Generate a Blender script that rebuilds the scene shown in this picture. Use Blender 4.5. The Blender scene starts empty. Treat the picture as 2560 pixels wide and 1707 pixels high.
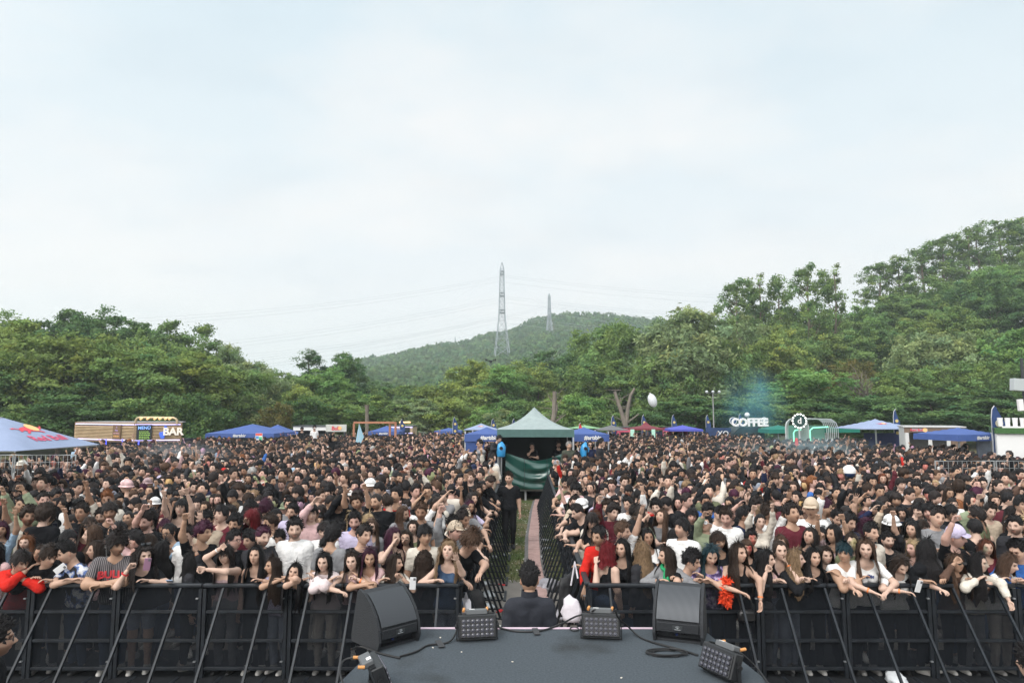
import bpy, bmesh, math, random
import numpy as np
from mathutils import Vector, Matrix, Euler
S = bpy.context.scene
COL = S.collection
RAD = math.radians
rng = np.random.default_rng(7)
random.seed(7)

# ------------------------------------------------------------------ camera, world, sun, exposure
TH = math.atan(177.5/1707.0)          # the camera looks up by about 6 degrees
CAMZ = 3.3
cam_d = bpy.data.cameras.new("camera"); cam_d.lens = 24.0; cam_d.sensor_width = 36.0
cam_d.clip_start = 0.05; cam_d.clip_end = 5000
cam = bpy.data.objects.new("camera", cam_d); COL.objects.link(cam)
cam.location = (0, 0, CAMZ); cam.rotation_euler = (math.pi/2+TH, 0, 0)
S.camera = cam
S.view_settings.view_transform = 'Standard'
try: S.view_settings.look = 'None'
except Exception: pass
S.view_settings.exposure = 0.18; S.view_settings.gamma = 1.0
S.render.engine = 'CYCLES'
S.cycles.max_bounces = 6; S.cycles.diffuse_bounces = 3; S.cycles.glossy_bounces = 2
S.cycles.transparent_max_bounces = 12; S.cycles.volume_bounces = 1
S.cycles.use_denoising = True

SUN_EL, SUN_AZ = RAD(48), RAD(215)    # azimuth from +Y clockwise: from behind-left of the camera
GLOW = 2.4; SKYK = 1.02              # strength of the added glow round the sun; of the whole deck
world = bpy.data.worlds.new("World"); S.world = world; world.use_nodes = True
def build_world():
    nt = world.node_tree; N = nt.nodes; L = nt.links
    N.clear()
    out = N.new('ShaderNodeOutputWorld'); bg = N.new('ShaderNodeBackground')
    sky = N.new('ShaderNodeTexSky'); sky.sky_type = 'NISHITA'; sky.sun_disc = False
    sky.sun_elevation = SUN_EL; sky.sun_rotation = SUN_AZ; sky.air_density = 1.0; sky.dust_density = 1.5
    tc = N.new('ShaderNodeTexCoord'); sep = N.new('ShaderNodeSeparateXYZ')
    L.new(tc.outputs['Generated'], sep.inputs[0])
    def m(op, a, b, clamp=False):
        n = N.new('ShaderNodeMath'); n.operation = op; n.use_clamp = clamp
        for i, x in enumerate((a, b)):
            if x is None: continue
            if isinstance(x, (int, float)): n.inputs[i].default_value = x
            else: L.new(x, n.inputs[i])
        return n.outputs[0]
    zz = m('MAXIMUM', sep.outputs[2], 0.0)
    den = m('ADD', zz, 0.22)
    cx = m('DIVIDE', sep.outputs[0], den); cy = m('DIVIDE', sep.outputs[1], den)
    comb = N.new('ShaderNodeCombineXYZ'); L.new(cx, comb.inputs[0]); L.new(cy, comb.inputs[1])
    mp = N.new('ShaderNodeMapping'); L.new(comb.outputs[0], mp.inputs[0])
    mp.inputs['Rotation'].default_value = (0, 0, 0.5); mp.inputs['Scale'].default_value = (0.9, 1.15, 1); mp.inputs['Location'].default_value = (0.65, 2.2, 0)
    nz = N.new('ShaderNodeTexNoise'); nz.inputs['Scale'].default_value = 1.0; nz.inputs['Detail'].default_value = 5.0; nz.inputs['Roughness'].default_value = 0.52
    L.new(mp.outputs[0], nz.inputs['Vector'])
    nz2 = N.new('ShaderNodeTexNoise'); nz2.inputs['Scale'].default_value = 3.1; nz2.inputs['Detail'].default_value = 6.0
    L.new(mp.outputs[0], nz2.inputs['Vector'])
    # deck colour: pale blue high up, warm white low down
    ramp = N.new('ShaderNodeValToRGB'); L.new(zz, ramp.inputs[0])
    e = ramp.color_ramp.elements
    e[0].position = 0.03; e[0].color = (0.875, 0.87, 0.865, 1)
    e[1].position = 0.62; e[1].color = (0.62, 0.755, 0.83, 1)
    a = e.new(0.17); a.color = (0.865, 0.878, 0.885, 1)
    a = e.new(0.36); a.color = (0.76, 0.835, 0.872, 1)
    # brighter and slightly grey patches of cloud
    r1 = N.new('ShaderNodeValToRGB'); L.new(nz.outputs[0], r1.inputs[0])
    r1.color_ramp.elements[0].position = 0.43; r1.color_ramp.elements[0].color = (0, 0, 0, 1)
    r1.color_ramp.elements[1].position = 0.62; r1.color_ramp.elements[1].color = (1, 1, 1, 1)
    mx = N.new('ShaderNodeMixRGB'); mx.inputs[2].default_value = (0.93, 0.91, 0.89, 1)
    f1 = m('MULTIPLY', r1.outputs[0], 0.8); L.new(f1, mx.inputs[0]); L.new(ramp.outputs[0], mx.inputs[1])
    r2 = N.new('ShaderNodeValToRGB'); L.new(nz2.outputs[0], r2.inputs[0])
    r2.color_ramp.elements[0].position = 0.50; r2.color_ramp.elements[0].color = (1, 1, 1, 1)
    r2.color_ramp.elements[1].position = 0.78; r2.color_ramp.elements[1].color = (0.90, 0.915, 0.93, 1)
    mu = N.new('ShaderNodeMixRGB'); mu.blend_type = 'MULTIPLY'; mu.inputs[0].default_value = 0.7
    L.new(mx.outputs[0], mu.inputs[1]); L.new(r2.outputs[0], mu.inputs[2])
    sk = N.new('ShaderNodeMixRGB'); sk.blend_type = 'MULTIPLY'; sk.inputs[0].default_value = 1.0; sk.inputs[2].default_value = (0.1, 0.1, 0.1, 1)
    L.new(sky.outputs[0], sk.inputs[1])
    fin = N.new('ShaderNodeMixRGB'); fin.inputs[0].default_value = 0.9
    L.new(sk.outputs[0], fin.inputs[1]); L.new(mu.outputs[0], fin.inputs[2])
    # extra glow added round the sun, unseen behind the camera, for more soft light
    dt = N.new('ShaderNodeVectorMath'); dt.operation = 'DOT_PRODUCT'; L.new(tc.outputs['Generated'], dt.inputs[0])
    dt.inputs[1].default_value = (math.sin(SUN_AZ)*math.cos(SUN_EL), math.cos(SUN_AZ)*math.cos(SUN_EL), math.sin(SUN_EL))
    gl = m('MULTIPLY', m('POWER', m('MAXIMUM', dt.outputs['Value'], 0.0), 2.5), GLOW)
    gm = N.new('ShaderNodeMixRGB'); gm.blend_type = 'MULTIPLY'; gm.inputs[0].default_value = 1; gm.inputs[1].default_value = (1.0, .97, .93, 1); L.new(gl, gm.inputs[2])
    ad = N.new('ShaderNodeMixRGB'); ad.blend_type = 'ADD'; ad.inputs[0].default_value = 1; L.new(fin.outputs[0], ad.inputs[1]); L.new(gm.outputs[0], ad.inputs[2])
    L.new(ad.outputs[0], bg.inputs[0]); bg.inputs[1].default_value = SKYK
    L.new(bg.outputs[0], out.inputs[0])
build_world()
sun_d = bpy.data.lights.new("sun", 'SUN'); sun_d.energy = 1.3; sun_d.angle = RAD(25); sun_d.color = (1.0, 0.95, 0.88)
sun = bpy.data.objects.new("sun", sun_d); COL.objects.link(sun)
sd = Vector((math.sin(SUN_AZ)*math.cos(SUN_EL), math.cos(SUN_AZ)*math.cos(SUN_EL), math.sin(SUN_EL)))
sun.rotation_euler = sd.to_track_quat('Z', 'Y').to_euler(); sun.location = (0, 0, 60)

# ------------------------------------------------------------------ photo pixel (2560 wide) -> point in the world
FPX = 1707.0
def ray(u, v):
    x = (u-1280.0)/FPX; y = -(v-853.5)/FPX
    return Vector((x, math.cos(TH)-y*math.sin(TH), math.sin(TH)+y*math.cos(TH)))
def aty(u, v, y):
    d = ray(u, v); k = y/d.y
    return Vector((d.x*k, y, CAMZ+d.z*k))
def atz(u, v, z):
    d = ray(u, v); k = (z-CAMZ)/d.z
    return Vector((d.x*k, d.y*k, z))

# ------------------------------------------------------------------ materials
MATS = {}
def mat(name, col, rough=0.7, metal=0.0, noise=0.0, nscale=8.0, bump=0.0, bscale=40.0, attr=None, emit=None, estr=0.0, trans=0.0, alpha=1.0, spec=0.4, stretch=None, sheen=0.0):
    """Principled material; noise = strength of a procedural mottling, bump = strength of a fine relief."""
    if name in MATS: return MATS[name]
    M = bpy.data.materials.new(name); M.use_nodes = True
    nt = M.node_tree; N = nt.nodes; L = nt.links
    b = N['Principled BSDF']; out = N['Material Output']
    b.inputs['Base Color'].default_value = (*col, 1); b.inputs['Roughness'].default_value = rough
    b.inputs['Metallic'].default_value = metal; b.inputs['Specular IOR Level'].default_value = spec
    if sheen: b.inputs['Sheen Weight'].default_value = sheen
    src = None
    if attr:
        at = N.new('ShaderNodeAttribute'); at.attribute_name = attr
        mm = N.new('ShaderNodeMixRGB'); mm.blend_type = 'MULTIPLY'; mm.inputs[0].default_value = 1
        mm.inputs[1].default_value = (*col, 1); L.new(at.outputs['Color'], mm.inputs[2]); src = mm.outputs[0]
    vec = None
    if noise or bump:
        tc = N.new('ShaderNodeTexCoord'); vec = tc.outputs['Object']
        if stretch:
            mp = N.new('ShaderNodeMapping'); mp.inputs['Scale'].default_value = stretch; L.new(vec, mp.inputs[0]); vec = mp.outputs[0]
    if noise:
        nz = N.new('ShaderNodeTexNoise'); nz.inputs['Scale'].default_value = nscale; nz.inputs['Detail'].default_value = 4; L.new(vec, nz.inputs['Vector'])
        mr = N.new('ShaderNodeMapRange'); mr.inputs[1].default_value = 0.25; mr.inputs[2].default_value = 0.75
        mr.inputs[3].default_value = 1-noise; mr.inputs[4].default_value = 1+noise; L.new(nz.outputs[0], mr.inputs[0])
        mm = N.new('ShaderNodeMixRGB'); mm.blend_type = 'MULTIPLY'; mm.inputs[0].default_value = 1
        if src is not None: L.new(src, mm.inputs[1])
        else: mm.inputs[1].default_value = (*col, 1)
        L.new(mr.outputs[0], mm.inputs[2]); src = mm.outputs[0]
    if src is not None: L.new(src, b.inputs['Base Color'])
    if bump:
        nb = N.new('ShaderNodeTexNoise'); nb.inputs['Scale'].default_value = bscale; nb.inputs['Detail'].default_value = 3; L.new(vec, nb.inputs['Vector'])
        bp = N.new('ShaderNodeBump'); bp.inputs['Strength'].default_value = bump; bp.inputs['Distance'].default_value = 0.02
        L.new(nb.outputs[0], bp.inputs['Height']); L.new(bp.outputs[0], b.inputs['Normal'])
    if emit: b.inputs['Emission Color'].default_value = (*emit, 1); b.inputs['Emission Strength'].default_value = estr
    if alpha < 1: b.inputs['Alpha'].default_value = alpha
    if trans: b.inputs['Transmission Weight'].default_value = trans
    MATS[name] = M
    return M

# ------------------------------------------------------------------ mesh and object helpers
def new_mesh(name, V, F, material=None, smooth=True, colors=None, cname='Tint', mats=None, fmat=None):
    """Mesh from numpy vertices and a list/array of faces (quads or mixed)."""
    me = bpy.data.meshes.new(name)
    V = np.asarray(V, dtype=np.float32)
    if isinstance(F, np.ndarray):
        nf, k = F.shape
        me.vertices.add(len(V)); me.vertices.foreach_set('co', V.ravel())
        me.loops.add(nf*k); me.loops.foreach_set('vertex_index', F.astype(np.int32).ravel())
        me.polygons.add(nf); me.polygons.foreach_set('loop_start', np.arange(0, nf*k, k, dtype=np.int32))
        me.polygons.foreach_set('loop_total', np.full(nf, k, dtype=np.int32))
        me.update(calc_edges=True)
    else:
        me.from_pydata([tuple(map(float, v)) for v in V], [], [tuple(int(i) for i in f) for f in F]); me.update()
    if smooth: me.polygons.foreach_set('use_smooth', np.ones(len(me.polygons), dtype=bool))
    if colors is not None:
        a = me.attributes.new(cname, 'FLOAT_COLOR', 'POINT')
        c = np.ones((len(V), 4), dtype=np.float32); c[:, :3] = colors
        a.data.foreach_set('color', c.ravel())
    for m_ in (mats or ([material] if material else [])): me.materials.append(m_)
    if fmat is not None: me.polygons.foreach_set('material_index', np.asarray(fmat, dtype=np.int32))
    me.validate(clean_customdata=False)
    return me
def link(name, data, parent=None, loc=None, rot=None, scale=None):
    o = bpy.data.objects.new(name, data); COL.objects.link(o)
    if parent is not None: o.parent = parent
    if loc is not None: o.location = loc
    if rot is not None: o.rotation_euler = rot
    if scale is not None: o.scale = scale if hasattr(scale, '__len__') else (scale,)*3
    return o
def thing(name, label, cat, loc=(0,0,0), rotz=0.0, group=None, data=None):
    o = link(name, data, loc=loc, rot=(0, 0, rotz)); tag(o, label, cat, group); return o
def tag(o, label, cat, group=None):
    o['label'] = label; o['category'] = cat
    if group: o['group'] = group
    return o
def dup(root, loc, rotz=None, label=None, scale=None):
    r = root.copy(); COL.objects.link(r); r.location = loc
    if rotz is not None: r.rotation_euler = (0, 0, rotz)
    if scale is not None: r.scale = scale if hasattr(scale, '__len__') else (scale,)*3
    if label: r['label'] = label
    for ch in list(root.children):
        c = ch.copy(); COL.objects.link(c); c.parent = r
        for g in list(ch.children):
            d = g.copy(); COL.objects.link(d); d.parent = c
    return r

class MB:
    """Collects boxes, tubes, prisms into one mesh."""
    def __init__(s): s.v = []; s.f = []; s.m = []; s.mi = 0
    def add(s, V, F):
        o = len(s.v); s.v += [tuple(p) for p in V]; s.f += [tuple(i+o for i in f) for f in F]; s.m += [s.mi]*len(F); return s
    def box(s, c, size, rot=None, taper=1.0, bev=0.0):
        x, y, z = [q/2 for q in size]; P = []
        b = min(bev, x*.9, y*.9, z*.9)
        if b > 0:
            V = []
            for sz in (-1, 1):
                for sy in (-1, 1):
                    for sx in (-1, 1):
                        V += [(sx*x, sy*(y-b), sz*(z-b)), (sx*(x-b), sy*y, sz*(z-b)), (sx*(x-b), sy*(y-b), sz*z)]
            bm = bmesh.new()
            for p in V: bm.verts.new(p)
            r = bmesh.ops.convex_hull(bm, input=bm.verts)
            bm.verts.index_update(); P = [Vector(q.co) for q in bm.verts]; F = [[q.index for q in f.verts] for f in bm.faces]; bm.free()
        else:
            P = [Vector((a*x*(taper if k > 0 else 1), b_*y*(taper if k > 0 else 1), k*z)) for k in (-1, 1) for b_ in (-1, 1) for a in (-1, 1)]
            F = [(0,2,3,1), (4,5,7,6), (0,1,5,4), (2,6,7,3), (0,4,6,2), (1,3,7,5)]
        if rot is not None:
            R = rot if isinstance(rot, Matrix) else Euler(rot).to_matrix()
            P = [R @ p for p in P]
        c = Vector(c); return s.add([p+c for p in P], F)
    def beam(s, a, b, w, h=None, up=(0,0,1)):
        a, b = Vector(a), Vector(b); d = b-a; L = d.length
        if L < 1e-6: return s
        z = d/L; upv = Vector(up)
        if abs(z.dot(upv)) > .98: upv = Vector((0,1,0))
        x = upv.cross(z).normalized(); y = z.cross(x)
        R = Matrix((x, y, z)).transposed()
        return s.box((a+b)/2, (w, h or w, L), R)
    def tube(s, pts, r, n=8, caps=True):
        pts = [Vector(p) for p in pts]; rs = r if hasattr(r, '__len__') else [r]*len(pts)
        V = []; F = []; ref = None
        for i, p in enumerate(pts):
            d = (pts[min(i+1, len(pts)-1)]-pts[max(i-1, 0)])
            d = d.normalized() if d.length > 1e-9 else Vector((0,0,1))
            if ref is None: ref = Vector((1,0,0)) if abs(d.x) < .9 else Vector((0,1,0))
            x = (ref-d*ref.dot(d)).normalized(); ref = x; y = d.cross(x)
            for k in range(n):
                a = 2*math.pi*k/n; V.append(p+(x*math.cos(a)+y*math.sin(a))*rs[i])
        for i in range(len(pts)-1):
            for k in range(n):
                F.append((i*n+k, i*n+(k+1) % n, (i+1)*n+(k+1) % n, (i+1)*n+k))
        if caps: F.append(tuple(range(n-1, -1, -1))); F.append(tuple((len(pts)-1)*n+k for k in range(n)))
        return s.add(V, F)
    def disc(s, c, r, normal, n=20, thick=0.01):
        nrm = Vector(normal).normalized(); c = Vector(c)
        return s.tube([c-nrm*thick/2, c+nrm*thick/2], r, n)
    def lathe(s, prof, n=20, c=(0,0,0)):
        V = []; F = []; c = Vector(c)
        for r, z in prof:
            for k in range(n):
                a = 2*math.pi*k/n; V.append(c+Vector((r*math.cos(a), r*math.sin(a), z)))
        for i in range(len(prof)-1):
            for k in range(n): F.append((i*n+k, i*n+(k+1) % n, (i+1)*n+(k+1) % n, (i+1)*n+k))
        return s.add(V, F)
    def prism(s, poly, a, b):
        """poly: list of (p,q) extruded; a,b functions (p,q)->3D for both ends."""
        n = len(poly); V = [Vector(a(*p)) for p in poly]+[Vector(b(*p)) for p in poly]
        F = [tuple(range(n-1, -1, -1)), tuple(range(n, 2*n))]+[(i, (i+1) % n, n+(i+1) % n, n+i) for i in range(n)]
        return s.add(V, F)
    def mesh(s, name, material, smooth=False):
        mats = material if isinstance(material, (list, tuple)) else [material]
        me = new_mesh(name, np.array([tuple(p) for p in s.v]) if s.v else np.zeros((0,3)), s.f, None, smooth, mats=mats, fmat=s.m if len(mats) > 1 else None)
        bm = bmesh.new(); bm.from_mesh(me); bmesh.ops.recalc_face_normals(bm, faces=bm.faces); bm.to_mesh(me); bm.free()
        if smooth:
            try: me.set_sharp_from_angle(angle=RAD(40))
            except Exception: pass
        return me
    def build(s, name, material, parent=None, smooth=False, loc=None, rot=None):
        return link(name, s.mesh(name, material, smooth), parent, loc, rot)
def textmesh(body, size, extrude, material, bold=0.0, align='CENTER'):
    cu = bpy.data.curves.new('lettering', 'FONT'); cu.body = body; cu.size = size; cu.extrude = extrude; cu.offset = bold
    cu.align_x = align; cu.align_y = 'CENTER'; cu.resolution_u = 3
    o = bpy.data.objects.new('lettering', cu)
    me = bpy.data.meshes.new_from_object(o); bpy.data.objects.remove(o); bpy.data.curves.remove(cu)
    me.name = 'lettering'; me.materials.clear(); me.materials.append(material)
    return me
def vnoise(P, f, seed=0.0):
    """cheap smooth pseudo noise of points, about -1..1"""
    x, y, z = P[..., 0]*f+seed*1.7, P[..., 1]*f+seed*2.3, P[..., 2]*f+seed*3.1
    return (np.sin(1.7*x+np.sin(1.3*y+seed))+np.sin(1.9*y+np.sin(1.5*z+2))+np.sin(2.1*z+np.sin(1.1*x+4))+.5*np.sin(3.7*x+2.9*y)+.5*np.sin(4.1*y-3.3*z))/3.2
# ------------------------------------------------------------------ land
def sstep(t): t = np.clip(t, 0, 1); return t*t*(3-2*t)
HX = np.array([-420,-250,-160,-116,-85,-61,-40,-24,-3,18,37,67,97,116,170,260,420])
HZ = np.array([6,10,24,36,42,48,50,56,59,68,72,73,70,68,58,44,32])
def land_h(x, y):
    x = np.asarray(x, float); y = np.asarray(y, float)
    t = np.clip((y-120)/400, 0, 1)**1.6
    back = 1-0.8*sstep((y-540)/300)
    hill = np.interp(x*520/np.maximum(y, 200), HX, HZ)*t*back
    right = 21*sstep((x-22-.12*np.maximum(y-60, 0))/75)*sstep((y-58)/70)*(1-sstep((y-260)/200))
    left = 3.0*sstep((-x-28)/40)*sstep((y-56)/40)*(1-sstep((y-260)/200))
    bumps = 1.6*np.sin(x*.045+1)*np.sin(y*.037)*sstep((y-140)/120)
    return hill+right+left+bumps
def build_ground():
    xs = np.concatenate([np.linspace(-1400, -160, 24), np.linspace(-150, 150, 121), np.linspace(160, 1400, 24)])
    ys = np.concatenate([np.linspace(-60, 50, 12), np.linspace(54, 200, 60), np.linspace(206, 640, 70), np.linspace(660, 1800, 16)])
    X, Y = np.meshgrid(xs, ys, indexing='ij'); Z = land_h(X, Y)
    V = np.stack([X, Y, Z], -1).reshape(-1, 3); n = len(ys)
    i, j = np.meshgrid(np.arange(len(xs)-1), np.arange(n-1), indexing='ij'); a = (i*n+j).ravel()
    F = np.stack([a, a+n, a+n+1, a+1], 1)
    M = mat('meadow', (0.075, 0.085, 0.035), 0.95, noise=0.35, nscale=0.8, bump=0.5, bscale=20)
    nt = M.node_tree; N = nt.nodes; L = nt.links; b = N['Principled BSDF']
    tc = N.new('ShaderNodeTexCoord'); nz = N.new('ShaderNodeTexNoise'); nz.inputs['Scale'].default_value = 0.9; nz.inputs['Detail'].default_value = 6
    L.new(tc.outputs['Object'], nz.inputs['Vector'])
    r = N.new('ShaderNodeValToRGB'); L.new(nz.outputs[0], r.inputs[0])
    r.color_ramp.elements[0].position = .42; r.color_ramp.elements[0].color = (0.055, 0.085, 0.022, 1)
    r.color_ramp.elements[1].position = .60; r.color_ramp.elements[1].color = (0.135, 0.105, 0.06, 1)
    n2 = N.new('ShaderNodeTexNoise'); n2.inputs['Scale'].default_value = 26; n2.inputs['Detail'].default_value = 3; L.new(tc.outputs['Object'], n2.inputs['Vector'])
    mr = N.new('ShaderNodeMapRange'); mr.inputs[1].default_value = .3; mr.inputs[2].default_value = .7; mr.inputs[3].default_value = .55; mr.inputs[4].default_value = 1.45; L.new(n2.outputs[0], mr.inputs[0])
    mm = N.new('ShaderNodeMixRGB'); mm.blend_type = 'MULTIPLY'; mm.inputs[0].default_value = 1; L.new(r.outputs[0], mm.inputs[1]); L.new(mr.outputs[0], mm.inputs[2]); L.new(mm.outputs[0], b.inputs['Base Color'])
    g = link('ground', new_mesh('ground', V, F, M)); g['kind'] = 'structure'
    # concrete apron in front of the stage
    A = MB(); edge = []
    P = [(-14, -3), (14, -3)]+[(14-28*k/60, 13.75+.22*math.sin(k*.9)+.16*math.sin(k*2.3)+.012*(14-28*k/60)) for k in range(61)]
    A.prism(P, lambda p, q: (p, q, -.05), lambda p, q: (p, q, 0.006))
    o = A.build('concrete_apron', mat('concrete', (0.17, 0.155, 0.14), 0.9, noise=0.28, nscale=2.2, bump=.35, bscale=60)); o['kind'] = 'structure'
build_ground()

# ------------------------------------------------------------------ trees
def leafmat(name, col, tr=0.35):
    M = bpy.data.materials.new(name); M.use_nodes = True; nt = M.node_tree; N = nt.nodes; L = nt.links
    N.clear(); out = N.new('ShaderNodeOutputMaterial')
    at = N.new('ShaderNodeAttribute'); at.attribute_name = 'Tint'
    mm = N.new('ShaderNodeMixRGB'); mm.blend_type = 'MULTIPLY'; mm.inputs[0].default_value = 1; mm.inputs[1].default_value = (*col, 1); L.new(at.outputs['Color'], mm.inputs[2])
    d = N.new('ShaderNodeBsdfDiffuse'); L.new(mm.outputs[0], d.inputs[0])
    t = N.new('ShaderNodeBsdfTranslucent'); L.new(mm.outputs[0], t.inputs[0])
    x = N.new('ShaderNodeMixShader'); x.inputs[0].default_value = tr; L.new(d.outputs[0], x.inputs[1]); L.new(t.outputs[0], x.inputs[2]); L.new(x.outputs[0], out.inputs[0])
    return M
LEAF = dict(
    mid=leafmat('leaf_mid_green', (0.169, 0.255, 0.086)),
    dark=leafmat('leaf_dark_green', (0.108, 0.187, 0.071)),
    olive=leafmat('leaf_olive', (0.200, 0.265, 0.081)),
    yell=leafmat('leaf_yellow_green', (0.251, 0.322, 0.097)),
    pale=leafmat('leaf_pale_grey_green', (0.241, 0.307, 0.146)),
    fresh=leafmat('leaf_fresh_green', (0.169, 0.291, 0.093)),
    brown=leafmat('leaf_brown_green', (0.153, 0.146, 0.055)),
    far=leafmat('leaf_far_wood', (0.102, 0.172, 0.069)))
BARK = mat('bark', (0.16, 0.125, 0.095), 0.95, noise=.3, nscale=3, bump=.6, bscale=12)
BARKL = mat('bark_grey', (0.17, 0.145, 0.12), 0.95, noise=.25, nscale=2, bump=.6, bscale=10)
def leaves(centers, crad, per, leaf, flat, r, asp=1.5, updir=.8, out_from=None):
    n = len(centers)
    c = np.repeat(centers, per, 0); cr = np.repeat(crad, per)
    p = c+r.normal(0, 1, (n*per, 3))*np.stack([cr, cr, cr*flat], 1)*.55
    nr = r.normal(0, 1, (n*per, 3)); nr[:, 2] += updir
    if out_from is not None: 
        o = p-out_from; o /= np.linalg.norm(o, axis=1, keepdims=True)+1e-6; nr += o*.9
    nr /= np.linalg.norm(nr, axis=1, keepdims=True)
    t = np.cross(nr, r.normal(0, 1, (n*per, 3))); t /= np.linalg.norm(t, axis=1, keepdims=True)+1e-9
    b = np.cross(nr, t)
    s = leaf*(.65+.7*r.random(n*per))[:, None]
    V = np.stack([p+t*s*asp*.5, p+b*s*.42, p-t*s*asp*.5, p-b*s*.42], 1).reshape(-1, 3)
    F = np.arange(n*per*4).reshape(-1, 4)
    tint = np.repeat((1+.16*r.normal(0, 1, (n, 1)))*(1+np.array([[.10, .03, -.05]])*r.normal(0, 1, (n, 1))), per, 0)*(1+.14*r.normal(0, 1, (n*per, 1)))
    return V, F, np.repeat(np.clip(tint, .45, 1.7), 4, 0)
def crown_proto(lobes, ncl, per, leaf, crad, flat, seed, shell=(.5, 1.0), asp=1.5, updir=.8):
    r = np.random.default_rng(seed); C = []; 
    vol = np.array([l[3]*l[4]+l[4]*l[5]+l[3]*l[5] for l in lobes]); vol /= vol.sum()
    for l, w in zip(lobes, vol):
        k = max(4, int(ncl*w)); d = r.normal(0, 1, (k, 3)); d /= np.linalg.norm(d, axis=1, keepdims=True)
        d[:, 2] = np.where(r.random(k) < .3, np.abs(d[:, 2]), d[:, 2])
        rr = r.uniform(shell[0], shell[1], (k, 1))*(1+.10*r.normal(0, 1, (k, 1)))
        C.append(np.array(l[:3])+d*rr*np.array(l[3:]))
    C = np.concatenate(C); C[:, 2] = np.maximum(C[:, 2], .25)
    cr = crad*r.uniform(.6, 1.35, len(C))
    return leaves(C, cr, per, leaf, flat, r, asp, updir, out_from=np.mean([l[:3] for l in lobes], 0))
def lobes_round(h, w, base, seed, n=9, jit=.3):
    r = np.random.default_rng(seed); L = [(0, 0, (h+base)/2, w*.34, w*.34, (h-base)*.42)]
    for i in range(n):
        a = i*2.4+r.uniform(-.4, .4); q = (i+.5)/n; z = base+(h-base)*(.18+.66*q); rad = w*.30*math.sin(math.pi*(.25+.62*(1-q)))
        s = w*(.15+.09*r.random()); L.append((rad*math.cos(a), rad*math.sin(a), z, s*1.1, s*1.1, s*.85))
    L.append((0, 0, h-w*.13, w*.16, w*.16, w*.13)); return L
def trunk_mesh(name, h, base, w, r0, material, seed, limbs=7, topfrac=.8, n=7):
    r = random.Random(seed); B = MB(); pts = []; x = y = 0
    for k in range(7):
        q = k/6; pts.append((x, y, -.3+q*(h*topfrac+.3))); x += r.uniform(-.03, .03)*h*.4; y += r.uniform(-.03, .03)*h*.4
    B.tube(pts, [r0*(1.25 if k == 0 else 1)*(1-.8*k/6) for k in range(7)], n)
    for i in range(limbs):
        q = r.uniform(.25, .85); k = min(5, int(q*6)); p = Vector(pts[k]).lerp(Vector(pts[k+1]), q*6-k)
        a = i*2.4+r.uniform(-.5, .5); L = w*(.30+.16*r.random())*(1.15-q*.5); d = Vector((math.cos(a), math.sin(a), r.uniform(.45, 1.2))).normalized()
        m_ = p+d*L*.5+Vector((0, 0, .04*L)); e = p+d*L+Vector((0, 0, .16*L)); rr = r0*(1-.8*q)*.55
        B.tube([p, m_, e], [rr, rr*.65, rr*.2], 5)
        for s in (-1, 1):
            d2 = Vector((math.cos(a+s*.8), math.sin(a+s*.8), r.uniform(.3, .9))).normalized(); B.tube([m_, m_+d2*L*.45], [rr*.5, rr*.12], 4)
    return B.mesh(name, material, True)
PROTO = {}
def mk(key, h, w, base, lobes, ncl, per, leaf, crad, flat, seed, shell=(.5, 1.0), asp=1.5, bark=BARK, r0=.22, limbs=8, topfrac=.8, updir=.8):
    V, F, T = crown_proto(lobes, ncl, per, leaf, crad, flat, seed, shell, asp, updir)
    h = float(np.quantile(V[:, 2], .998)); w = float(np.quantile(np.abs(V[:, :2]), .985))*2
    PROTO[key] = dict(h=h, w=w, crown=new_mesh('crown', V, F, LEAF['mid'], False, T), trunk=trunk_mesh('trunk', h, base, w, r0, bark, seed, limbs, topfrac))
for i in range(3):
    mk(f'round{i}', 12, 10, .8, lobes_round(12, 10, .6, 11+i, 10), 320, 84, .215, .62, .55, 21+i, shell=(.6, 1.02))
for i in range(2):    # layered sprays, leaves lying flat
    mk(f'spray{i}', 11, 11, .5, lobes_round(11, 11, .3, 31+i, 11), 320, 84, .215, .85, .40, 41+i, shell=(.55, 1.08), asp=1.8, updir=1.6)
for i in range(3):    # tall airy poplars: sky shows through
    r_ = random.Random(90+i); L = []
    for k in range(15):
        q = k/14; a = k*2.4; rad = 2.5*math.sin(math.pi*(.15+.75*q))*r_.uniform(.4, 1.1); s = r_.uniform(.9, 1.6)
        L.append((rad*math.cos(a), rad*math.sin(a), 6.0+11.3*q, s, s, s*1.25))
    mk(f'tall{i}', 18.6, 8, 6, L, 140, 66, .215, .54, .8, 51+i, shell=(.3, 1.0), r0=.30, limbs=12, topfrac=.93)
for i in range(2):    # feathery
    mk(f'willow{i}', 12, 10, .6, lobes_round(12, 10, .5, 61+i, 12), 330, 80, .18, .60, .9, 71+i, shell=(.6, 1.1), asp=2.4, updir=.2)
mk('bush0', 5, 6, .1, lobes_round(5, 6, .0, 81, 8), 170, 80, .17, .45, .6, 82, r0=.10, limbs=6, topfrac=.6)
mk('bush1', 5, 6, .1, lobes_round(5, 6, .0, 85, 8), 170, 80, .17, .52, .35, 86, r0=.10, limbs=6, topfrac=.6, updir=1.4)
_tc = {}
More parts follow.
